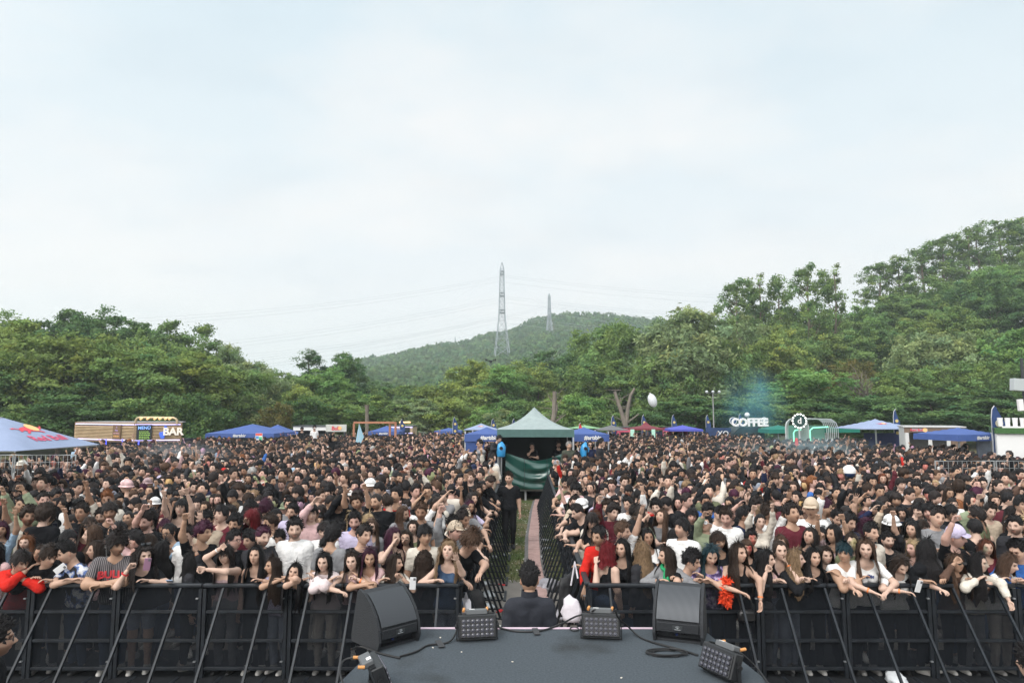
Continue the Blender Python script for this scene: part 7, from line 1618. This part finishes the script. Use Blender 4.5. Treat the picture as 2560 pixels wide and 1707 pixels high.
crew(1330, 1116, 27.2, DK, 0, 'crew member in a black tee with a hand at the chin, inside the tent', hair='short', hairc='black', topc='black', bot='black', fem=False, arms=(((-.02, -.16, 1.46), (-1, -.1, -1), 'fist'), ((.02, -.25, 1.2), (1, .2, -.5), 'relax')))
crew(1396, 1112, 27.4, DK, 10, 'crew member in a black tee standing on the right inside the tent', hair='short', hairc='dark', topc='black', bot='black', fem=False, beard=.7)
crew(1422, 1114, 25.8, .35, 15, 'grey-haired person in an olive jacket at the right front of the tent', hair='short', hairc='grey', top='hoodie', topc=mat('fabric_dark_olive', (.05, .055, .04), .9), bot='black', fem=False)
crew(1475, 1112, 26.0, .3, 0, 'person in sunglasses and a navy jacket right of the blue bagged lamp', hair='long', hairc='black', top='hoodie', topc='navy', glasses='dark', bot='black', fem=False)
crew(1500, 1108, 25.2, .3, 70, 'person in a dark grey jacket turned right, in front of the right blue tent', hair='short', hairc='black', top='hoodie', topc='charcoal', bot='black', fem=False, beard=.5)
crew(1233, 1091, 26.2, .7, 40, 'person in a dark jacket and jeans climbing at the left side of the tent', hair='short', hairc='black', top='hoodie', topc='charcoal', bot='jeans', fem=False, lean=28, hp=20, arms=(((-.1, -.4, 1.2), (-1, 0, -.3), 'grip'), ((.25, -.35, 1.25), (1, 0, -.3), 'grip')))
crew(1202, 1110, 25.0, .3, -60, 'person in a pale grey vest pointing left, beside the left blue tent', hair='fade', hairc='black', topc='grey', bot='black', fem=False, glasses='dark', arms=((None,), ((-.1, -.5, 1.35), (0, 0, -1), 'open')))
# ------------------------------------------------------------------ the people behind: the nearest as persons of their own, the far mass as one crowd
R2 = np.random.default_rng(21)
def pick(d): k = list(d); w = np.array([d[q] for q in k], float); return k[int(R2.choice(len(k), p=w/w.sum()))]
HM = dict(short=.30, fade=.28, curly=.16, bowl=.12, mop=.06, buzz=.04, cap=.03); HF = dict(long=.55, tied=.10, bob=.11, curlylong=.10, fringe=.10, hijab=.03, bucket=.01)
HCM = dict(black=.50, soft=.30, dark=.14, brown=.05, grey=.005, ginger=.004, sand=.015, plum=.02); HCF = dict(black=.36, soft=.20, dark=.18, brown=.11, auburn=.035, red=.02, blond=.04, plum=.045, ginger=.012, green=.01)
TW = dict(black=.42, charcoal=.08, white=.16, cream=.06, grey=.07, navy=.05, pink=.05, mauve=.025, olive=.03, maroon=.03, red=.012, blue=.008, beige=.03, sky=.015, lilac=.01, sage=.01, brown=.02)
ARMV = dict(down=((None,), (None,)), crossed=(((.10, -.27, 1.20), (-1, 0, -.6), 'relax'), ((-.10, -.30, 1.23), (1, 0, -.6), 'relax')), oneup=(((-.28, -.22, 1.88), (-1, .3, 0), 'fist'), (None,)), upleft=((None,), ((.26, -.18, 1.92), (1, .3, 0), 'open')),
    bothup=(((-.18, -.25, 1.86), (-1, .2, 0), 'fist'), ((.16, -.22, 1.90), (1, .2, 0), 'fist')), face=(((-.07, -.19, 1.54), (-.8, -.1, -1), 'relax'), (None,)), over=(((.05, -.22, 1.80), (-1, -.1, .2), 'relax'), (None,)), fwd=((None,), ((.12, -.40, 1.30), (1, .2, -.5), 'grip')))
AW = dict(down=.62, crossed=.10, oneup=.06, upleft=.05, bothup=.03, face=.06, over=.03, fwd=.05)
ARMTXT = dict(oneup='fist raised', upleft='hand raised', bothup='both fists raised', face='hand at the face', over='arm over the head', crossed='', down='', fwd='')
PAINTS = [(.75, .22, .20), (.25, .45, .65), (.45, .62, .30), (.62, .35, .62), (.85, .55, .20)]
def rand_spec():
    fem = R2.random() < .46
    st = pick(HF if fem else HM); hc = pick(HCF if fem else HCM)
    if st in ('cap', 'bucket'): hc = pick(dict(beige=1, black=1, white=1.2, lilac=.5, maroon=.6))
    if st == 'hijab': hc = pick(dict(black=2, charcoal=1, beige=1, mauve=1))
    top = pick(dict(tee=.62, hoodie=.24, long=.14)) if not fem else pick(dict(tee=.52, hoodie=.18, long=.12, tank=.18))
    q = R2.random(); hy = R2.normal(0, 24) if q < .72 else (R2.choice([-1, 1])*R2.uniform(45, 80) if q < .93 else 180+R2.normal(0, 25))
    sp = dict(fem=fem, hair=st, hairc=hc, top=top, topc=pick(TW), skin=int(R2.choice(5, p=[.24, .28, .22, .10, .16])), hy=0, hp=R2.normal(4, 9), hr=R2.normal(0, 6), beard=(0 if fem else float(R2.choice([0, .35, .8], p=[.5, .3, .2]))), bot=pick(dict(jeans=.4, black=.4, pale=.1, grey=.1)))
    if R2.random() < .055: sp['paint'] = (PAINTS[int(R2.integers(5))], R2.uniform(0, 6))
    if R2.random() < .07: sp['glasses'] = str(R2.choice(['dark', 'thin', 'white'], p=[.4, .45, .15])); sp['glup'] = int(R2.random() < .3)
    body = float(np.clip(hy*.5, -50, 50)) if abs(hy) < 100 else hy
    sp['hy'] = float(np.clip(hy-body, -60, 60)); return sp, body
def look(t): 
    t = (t+180) % 360-180
    return 'facing the stage' if abs(t) < 22 else ('looking right' if 0 < t < 115 else ('looking left' if -115 < t < 0 else 'back turned'))
GARM = dict(tee='tee', hoodie='hoodie', long='long-sleeved top', tank='tank top', strap='top', sleeveless='sleeveless top')
taken = []      # x,y,head z of everybody placed so far
for o_ in bpy.data.objects:
    if o_.get('category') == 'person': taken.append((o_.location.x, o_.location.y))
FRONT.sort()
def anchor(x, y): k = x*9.0/y; return min(FRONT, key=lambda f: abs(f[0]-k))[1]
ROWN = ['second', 'third', 'fourth', 'fifth', 'sixth', 'seventh', 'eighth', 'ninth']
def free(x, y, d=.40): return all((x-a)**2+(y-b)**2 > d*d for a, b in taken)
NOTE = [  # people one can pick out behind the front row: u, v of the head, distance, what they wear
 (700,1341,10.6,dict(fem=False,hair='short',hairc='black',topc='black',hp=25,beard=.3),0,'black tee looking down, wavy dark hair','down'),
 (812,1356,10.1,dict(fem=False,hair='short',hairc='black',topc='white',hp=40,hy=15),0,'white tee with head bowed','down'),
 (735,1342,10.7,dict(fem=False,hair='fade',hairc='black',topc='black',hp=12,beard=.3),0,'black tee behind the pale pink jacket, short fade haircut','down'),
 (848,1320,11.4,dict(fem=False,hair='mop',hairc='black',topc='cream',glasses='thin',beard=.2),-15,'cream tee with round glasses','down'),
 (1032,1318,11.2,dict(fem=True,hair='long',hairc='dark',topc='olive',top='tee',skin=0),0,'olive tee, sunglasses pushed up in long hair','down'),
 (1014,1345,10.6,dict(fem=True,hair='long',hairc='dark',topc='charcoal',glasses='thin'),0,'charcoal top with glasses, hand on the forehead','face'),
 (928,1318,11.2,dict(fem=True,hair='long',hairc='brown',topc='grey',skin=0),0,'grey top with a white collar','down'),
 (1163,1292,12.3,dict(fem=False,hair='cap',hairc='beige',topc='black',beard=.3),10,'black tee and a tan baseball cap near the aisle','down'),
 (925,1215,15.2,dict(fem=False,hair='bucket',hairc='white',topc='olive',beard=.3),0,'olive top and a white bucket hat','down'),
 (408,1304,11.8,dict(fem=True,hair='long',hairc='red',topc='white',skin=0),-8,'white top with bright red long hair','down'),
 (60,1363,10.3,dict(fem=True,hair='long',hairc='ginger',topc='black',skin=0),10,'black top with long ginger hair','down'),
 (340,1294,12.2,dict(fem=False,hair='buzz',hairc='black',topc='sky',skin=2,smax=1.05),0,'sky blue tee, short cropped hair, wide face','down'),
 (465,1338,10.9,dict(fem=True,hair='tied',hairc='brown',topc='mauve',skin=0),-50,'mauve top in profile with tied hair','down'),
 (890,1240,14.2,dict(fem=False,hair='fade',hairc='plum',topc='maroon',glasses='dark',skin=4),60,'maroon tee with dark wraparound sunglasses','down'),
 (1487,1300,11.6,dict(fem=False,hair='curly',hairc='auburn',topc='cream',top='hoodie',beard=.9),0,'cream jacket, curly hair and a beard, facing the stage','down'),
 (1495,1338,10.4,dict(fem=True,hair='bob',hairc='brown',topc='black',paint=((.35,.55,.65),2.)),0,'black top with blue-green painted face','down'),
 (1578,1325,10.6,dict(fem=False,hair='bowl',hairc='black',topc='black',top='hoodie'),50,'black zipped jacket with an arm lifted over the head','over'),
 (1708,1325,10.8,dict(fem=False,hair='buzz',hairc='dark',topc='pink',skin=0,hp=-12),65,'pale pink tee in profile with cropped hair','down'),
 (1768,1312,11.3,dict(fem=False,hair='fade',hairc='black',topc='sage',top='hoodie',glasses='white',hp=-18),-40,'sage jacket with white sunglasses, arm over the head','over'),
 (1798,1378,9.9,dict(fem=True,hair='long',hairc='blond',topc='black',paint=((.5,.35,.75),1.)),20,'black top with blond hair and violet painted face','down'),
 (1880,1346,10.5,dict(fem=False,hair='short',hairc='black',topc='black',paint=((.8,.2,.2),2.)),0,'black tee with red painted face','down'),
 (1868,1378,9.9,dict(fem=True,hair='bob',hairc='brown',topc='black',paint=((.85,.15,.2),.3)),0,'dark top with red and blue painted face','down'),
 (2222,1352,10.4,dict(fem=False,hair='fade',hairc='black',topc='black',beard=.9,skin=0),0,'black tee with a short full beard','down'),
 (2310,1322,10.9,dict(fem=False,hair='bowl',hairc='dark',topc='charcoal',top='hoodie',skin=0),10,'charcoal jacket with one arm stretched up','oneup'),
 (2400,1330,10.9,dict(fem=False,hair='bowl',hairc='black',topc='white',skin=0),-20,'white tee with straight dark fringe','down'),
 (2397,1372,9.9,dict(fem=True,hair='bob',hairc='brown',topc='black',paint=((.55,.6,.2),1.)),0,'dark top with yellow painted face','down'),
 (2470,1372,9.9,dict(fem=True,hair='long',hairc='auburn',topc='maroon',paint=((.3,.55,.5),4.)),-10,'maroon top with green painted face','down'),
 (2535,1318,11.0,dict(fem=False,hair='short',hairc='dark',topc='beige',glasses='white',glup=1,skin=0),0,'beige tee with white sunglasses on the forehead','down'),
 (1290,0,0,None,0,'',''),
]
def put(x, y, yaw, s, sp, av, label, group, z=0.):
    fem = sp.get('fem', False); top = sp.get('top', 'tee'); sp.setdefault('top', top)
    b = body_cached((fem, top, av), fem=fem, top=top, arms=ARMV[av], vox=.030, handvox=.011)
    taken.append((x, y)); return person((x, y, z), yaw, s, b, sp, label, group, False)
for (u, v, y, sp, yaw, lb, av) in NOTE:
    if sp is None: continue
    p = aty(u, v, y); smax = sp.pop('smax', 1.10); s = float(np.clip(p.z/1.622, .86, smax))
    put(p.x, y+.05, yaw, s, sp, av, f'person in {lb}', GB)
REC = []
def fill_rows():
    # those leaning on the aisle barriers
    for side in (-1, 1):
        for k in range(15):
            y = 9.75+.52*k+R2.normal(0, .06); x = aisle_x(y, side)+side*(.27+abs(R2.normal(0, .05)))
            if not free(x, y, .36): continue
            sp, _ = rand_spec(); yaw = -side*(30+R2.normal(0, 14)); s = (.93 if sp['fem'] else .99)+R2.normal(0, .03); sp['hy'] = float(np.clip(R2.normal(side*8, 30), -60, 60)); sp['hp'] = R2.normal(10, 12)
            a = RAD(yaw); tx = aisle_x(y-.2, side)-side*.04
            arms = []
            for i in (0, 1): 
                dx = np.array([tx+R2.normal(0, .05)-side*(.10 if R2.random() < .4 else 0), y-.18+(.30*(1 if (i == 0) == (side > 0) else -1))*-.5, RAILZ+.02-(.2 if R2.random() < .3 else 0)]); arms.append((to_local(dx, (x, y, 0), yaw, s), ((-1 if i == 0 else 1), .2, -.5), 'relax'))
            if R2.random() < .2: arms[0] = ARMV['oneup'][0]
            b = body_parts(fem=sp['fem'], lean=float(R2.uniform(8, 22)), arms=arms, top=sp['top'], vox=.03, handvox=.011)
            o = person((x, y, 0), yaw, s, b, sp, '', GA, False); taken.append((x, y))
            ltx = f"person in {sp['topc']} {GARM[sp['top']]} leaning on the {'left' if side < 0 else 'right'} aisle barrier, {(ORD+['sixteenth'])[k]} from the stage"; o['label'] = ltx
    n = 0
    for k in range(7):
        y0 = 9.56+.51*k; x = -.80*y0-.2; 
        while x < .80*y0+.2:
            xx = x+R2.normal(0, .05); y = y0+R2.normal(0, .10); x += .445
            if aisle_x(y, -1)-.25 < xx < aisle_x(y, 1)+.25: continue
            if not free(xx, y, .35): continue
            sp, body = rand_spec(); av = pick(AW); s = (.935 if sp['fem'] else 1.0)+R2.normal(0, .042)
            o = put(xx, y, body, float(s), sp, av, '', GB); REC.append((anchor(xx, y), k, xx, o, sp, body+sp['hy'], av)); n += 1
    by = {}
    for r in REC: by.setdefault((r[0], r[1]), []).append(r)
    for (an, k), L in by.items():
        L.sort(key=lambda r: r[2])
        for i, r in enumerate(L):
            sp = r[4]; pos = '' if len(L) == 1 else (', left one' if i == 0 else (', right one' if i == len(L)-1 else ', middle one' if len(L) == 3 else f', {ORD[i]} from left'))
            act = ARMTXT[r[6]] or look(r[5]); hat = {'cap': ' and cap', 'bucket': ' and bucket hat', 'hijab': ' and headscarf'}.get(sp['hair'], '')
            base = f"person in {sp['topc']} {GARM[sp['top']]}{hat}"; tail = f"{ROWN[k]} row behind {an}{pos}"
            lb = f"{base} {act}, {tail}"
            if len(lb.split()) > 16: lb = f"{base}, {tail}"
            if len(lb.split()) > 16: lb = f"person, {act}, {tail}" if len(f"person, {act}, {tail}".split()) <= 16 else f"person {tail}"
            r[3]['label'] = lb
            if r[6] == 'fwd':
                b = _bc[(sp['fem'], sp['top'], 'fwd')]; wr, z_, x_, y_ = b['wrists'][1]; c = r[3].matrix_basis @ Vector(wr+z_*.10+np.array([0, -.02, .05]))
                phone(c, (.1, .1, r[3].rotation_euler.z), f"phone held up, {tail}", mat(*[('phone_black', (.02, .02, .022), .3), ('phone_white', (.65, .65, .66), .3), ('phone_pink', (.5, .15, .32), .3)][i % 3]))
    return n
fill_rows()
# people lifted above the crowd
for (u, v, y, yaw, sp, av, lb) in [(755, 1073, 44, 10, dict(fem=False, hair='cap', hairc='black', topc='black', beard=.5), 'down', 'person in black with a pale scarf sitting high above the crowd by the white stall'), (786, 1070, 43, 20, dict(fem=False, hair='curly', hairc='black', topc='white', glasses='white'), 'down', 'person in white tee and white sunglasses sitting high above the crowd by the white stall'),
        (832, 1094, 33, 0, dict(fem=False, hair='short', hairc='black', topc='black', top='hoodie'), 'over', 'person in black hoodie lifted above the crowd below the red emblem sign board'), (2208, 1139, 22, 50, dict(fem=False, hair='mop', hairc='soft', topc='grey', top='hoodie', hp=15), 'fwd', 'person in light grey hoodie lifted above the crowd left of the wire fence')]:
    p = aty(u, v, y); s = 1.0; z = p.z-1.62
    put(p.x, y, yaw, s, sp, av, lb, 'people lifted above the crowd', z)
print('PERSONS', sum(1 for o in bpy.data.objects if o.get('category') == 'person'))
# ---- the crowd as one mass
def lod_proto(fem, st, top, av, lv, r):
    nphi, nth, hn, hm, vox, hv_ = ((20, 15, 16, 8, .046, .018), (11, 8, 10, 5, .072, .028))[lv]
    b = body_parts(fem=fem, top=top if lv == 0 else ('hoodie' if top == 'hoodie' else 'tee'), arms=ARMV[av], vox=vox, legs=False, handvox=hv_)
    hv, hf, hc = make_head(nphi, nth, fem, 0 if fem else float(r.choice([0, .5])), None, r); gv, gf = make_hair(st, hn, hm, r, fem)
    Hs = 1.10 if not fem else 1.07; Rm = rot('z', RAD(r.normal(0, 22)))@rot('x', RAD(r.normal(4, 9))); base = np.array(b['neck'])
    T = lambda v: ((v*Hs*(1.0 if lv == 0 else 1.03)+np.array([0, -.02, .088]))@Rm.T)+base
    f = b['F']; f = f[~b['cov'][f].all(1)]; f = f[(b['V'][f][:, :, 2] > .85).all(1)]; u, inv = np.unique(f, return_inverse=True); bv, bf = b['V'][u], inv.reshape(-1, 4)
    tv, tf = b['top']; k = (tv[tf][:, :, 2] > .86).all(1); tf = tf[k]; u, inv = np.unique(tf, return_inverse=True); tv, tf = tv[u], inv.reshape(-1, 4)
    V = [bv, T(hv), T(gv), tv]; Fs = [bf, hf, gf, tf]; P = np.concatenate([np.full(len(v), i) for i, v in enumerate((0, 0, 1, 2))]) if False else np.concatenate([np.zeros(len(bv)), np.zeros(len(hv)), np.ones(len(gv)), np.full(len(tv), 2)]).astype(int)
    C = np.concatenate([np.ones((len(bv), 3)), hc, 1+.22*r.normal(0, 1, (len(gv), 1))*np.ones((1, 3)), np.ones((len(tv), 3))])
    o = 0; FF = []
    for v, q in zip(V, Fs): FF.append(q+o); o += len(v)
    return np.concatenate(V), np.concatenate(FF), P, C
def build_crowd():
    r = np.random.default_rng(77); pts = []
    y = 12.95
    while y < 52:
        st = .455+.10*np.clip((y-14)/30, 0, 1); xs = np.arange(-.80*y-.5, .80*y+.5, st); xs = xs+r.normal(0, .085, len(xs)); ys = y+r.normal(0, .095, len(xs)); pts.append(np.stack([xs, ys], 1)); y += st*.98
    P = np.concatenate(pts); x, y = P.T
    keep = ~((x > XL+(y-8.9)*.02-.22) & (x < XR+(y-8.9)*.02+.22) & (y < 25)) & ~((x > -1.25) & (x < 2.6) & (y > 24.6) & (y < 30))
    keep &= ~((x > -2.6) & (x < 4.0) & (y > 28.0) & (y < 31.5))
    u = 1280+x/y*1707
    far = np.where(u < 480, 37.0, np.where(u < 700, 42.5, np.where(u < 900, 47.5, np.where(u < 1900, 52, np.where(u < 2160, 40.5, np.where(u < 2420, 32.5, 26.5)))))) 
    keep &= y < far
    keep &= ~((u < 200) & (y > 26)) & ~((u < 200) & (y > 19.8) & (r.random(len(u)) < .45))
    tk = np.array(taken); near = y < 18
    d = ((P[:, None]-tk[None])**2).sum(2).min(1); keep &= d > .12
    P = P[keep]; y = P[:, 1]; n = len(P)
    protos = []
    for lv, lo, hi, cnt in ((0, 0, 24.5, 34), (1, 24.5, 99, 22)):
        for k in range(cnt):
            fem = r.random() < .44; st = str(r.choice(list(HF), p=np.array(list(HF.values()))/sum(HF.values()))) if fem else str(r.choice(list(HM), p=np.array(list(HM.values()))/sum(HM.values())))
            top = str(r.choice(['tee', 'tee', 'hoodie', 'long'] if not fem else ['tee', 'tee', 'hoodie', 'tank']))
            if lv == 1 and top in ('long', 'tank'): top = 'tee'
            av = ['down', 'down', 'down', 'oneup', 'down', 'crossed', 'down', 'upleft', 'face', 'down', 'bothup', 'down', 'fwd'][k % 13]
            protos.append((lv, av, fem, st, lod_proto(fem, st, top, av, lv, r)))
    lvof = (y > 24.5).astype(int); idx = np.zeros(n, int)
    for lv in (0, 1):
        ids = [i for i, p in enumerate(protos) if p[0] == lv]; w = np.array([.42 if protos[i][1] in ('oneup', 'upleft', 'bothup') else 1.0 for i in ids]); m = lvof == lv; idx[m] = r.choice(ids, m.sum(), p=w/w.sum())
    SK = np.array([(.58,.40,.32), (.52,.34,.26), (.44,.28,.195), (.30,.175,.118), (.55,.345,.285)]); hk = list(HAIRC); hcol = np.array([HAIRC[k] for k in hk]); tk_ = list(TW); tcol = np.array([TOPC[k] for k in tk_]); tw = np.array([TW[k] for k in tk_]); tw /= tw.sum()
    AV, AF, AC = [], [], []; off = 0
    for i, (lv, av, fem, st, (V, F_, Pt, C)) in enumerate(protos):
        sel = np.where(idx == i)[0]; K = len(sel)
        if not K: continue
        q = r.random(K); yaw = np.where(q < .74, r.normal(0, .42, K), np.where(q < .93, r.choice([-1, 1], K)*r.uniform(.7, 1.5, K), math.pi+r.normal(0, .4, K))); s = (.935 if fem else 1.0)+r.normal(0, .045, K)
        c, sn = np.cos(yaw)[:, None], np.sin(yaw)[:, None]
        W = np.empty((K, len(V), 3), np.float32); W[..., 0] = (V[:, 0]*c-V[:, 1]*sn)*s[:, None]+P[sel, 0][:, None]; W[..., 1] = (V[:, 0]*sn+V[:, 1]*c)*s[:, None]+P[sel, 1][:, None]; W[..., 2] = V[:, 2]*s[:, None]
        d_ = HCF if fem else HCM; w = np.array([d_.get(k, 0) for k in hk]); w /= w.sum()
        hc = hcol[r.choice(len(hk), K, p=w)]
        if st in ('cap', 'bucket', 'hijab'): hc = tcol[r.choice(len(tk_), K, p=tw)]
        pal = np.stack([SK[r.choice(5, K, p=[.24, .28, .22, .10, .16])], hc, tcol[r.choice(len(tk_), K, p=tw)]], 1)
        CC = pal[:, Pt]*C[None]
        pm = r.random(K) < .05
        if pm.any(): hm = (Pt == 0)&(V[:, 2] > 1.5); CC[np.ix_(pm, hm)] = CC[np.ix_(pm, hm)]*.4+.6*np.array(PAINTS)[r.integers(0, 5, pm.sum())][:, None]*.8
        AV.append(W.reshape(-1, 3)); AC.append(np.clip(CC, 0, 1).reshape(-1, 3).astype(np.float32)); AF.append((F_[None]+(np.arange(K)*len(V))[:, None, None]+off).reshape(-1, 4)); off += K*len(V)
    m = mat('crowd_cloth_and_skin', (1, 1, 1), .62, attr='Tint', spec=.14)
    o = link('crowd', new_mesh('crowd', np.concatenate(AV), np.concatenate(AF).astype(np.int32), m, True, np.concatenate(AC))); o['kind'] = 'stuff'; o['label'] = 'far part of the dense festival crowd filling the field'
    print('CROWD', n, off)
build_crowd()
# ------------------------------------------------------------------ air: haze over the valley, coloured smoke
def haze():
    B = MB(); B.box((0, 870, 59), (3000, 2000, 130)); M = bpy.data.materials.new('haze_air'); M.use_nodes = True; nt = M.node_tree; nt.nodes.clear(); out = nt.nodes.new('ShaderNodeOutputMaterial'); v = nt.nodes.new('ShaderNodeVolumePrincipled')
    v.inputs['Color'].default_value = (.84, .93, .98, 1); v.inputs['Density'].default_value = .00060; v.inputs['Anisotropy'].default_value = .2; nt.links.new(v.outputs[0], out.inputs['Volume'])
    o = B.build('haze', M); o['kind'] = 'stuff'; o['label'] = 'thin pale haze in the air over the valley'
haze()

def smoke(name, label, c, size, col, dens, seed, rise=0.):
    """a drifting puff: noise-broken density that thins out towards the edge of its own ellipsoid"""
    M = bpy.data.materials.new('smoke_'+name); M.use_nodes = True; nt = M.node_tree; N = nt.nodes; L = nt.links; N.clear(); out = N.new('ShaderNodeOutputMaterial'); v = N.new('ShaderNodeVolumePrincipled')
    v.inputs['Color'].default_value = (*col, 1); v.inputs['Anisotropy'].default_value = .1; tc = N.new('ShaderNodeTexCoord')
    ln = N.new('ShaderNodeVectorMath'); ln.operation = 'LENGTH'; L.new(tc.outputs['Object'], ln.inputs[0])
    mr = N.new('ShaderNodeMapRange'); mr.inputs[1].default_value = 1.0; mr.inputs[2].default_value = .15; mr.inputs[3].default_value = 0; mr.inputs[4].default_value = 1; L.new(ln.outputs['Value'], mr.inputs[0])
    mp = N.new('ShaderNodeMapping'); mp.inputs['Location'].default_value = (seed, seed*2, 0); mp.inputs['Scale'].default_value = (1, 1, .7); L.new(tc.outputs['Object'], mp.inputs[0])
    nz = N.new('ShaderNodeTexNoise'); nz.inputs['Scale'].default_value = 1.9; nz.inputs['Detail'].default_value = 4; L.new(mp.outputs[0], nz.inputs['Vector'])
    m2 = N.new('ShaderNodeMapRange'); m2.inputs[1].default_value = .42; m2.inputs[2].default_value = .68; m2.inputs[3].default_value = 0; m2.inputs[4].default_value = dens; L.new(nz.outputs[0], m2.inputs[0])
    mu = N.new('ShaderNodeMath'); mu.operation = 'MULTIPLY'; L.new(mr.outputs[0], mu.inputs[0]); L.new(m2.outputs[0], mu.inputs[1]); L.new(mu.outputs[0], v.inputs['Density']); L.new(v.outputs[0], out.inputs['Volume'])
    bm = bmesh.new(); bmesh.ops.create_icosphere(bm, subdivisions=3, radius=1.0); me = bpy.data.meshes.new('smoke'); bm.to_mesh(me); bm.free(); me.materials.append(M)
    o = link('smoke', me, loc=c, scale=size); o['kind'] = 'stuff'; o['label'] = label
smoke('blue', 'blue coloured smoke rising beside the coffee van', aty(1880, 1015, 46.), (2.8, 2.0, 3.0), (.25, .68, .86), .34, 3.1)
smoke('blue_low', 'thin blue smoke drifting over the crowd on the right', aty(2010, 1130, 30.), (4.5, 3.5, .8), (.55, .75, .82), .42, 5.2)
smoke('white', 'thin white smoke over the crowd left of the aisle', aty(930, 1285, 13.5), (.9, .8, .45), (.8, .86, .9), .9, 7.7)
smoke('white_far', 'thin white smoke over the crowd below the bar kiosk', aty(430, 1150, 26.), (2.6, 2.0, .8), (.75, .82, .88), .35, 9.3)
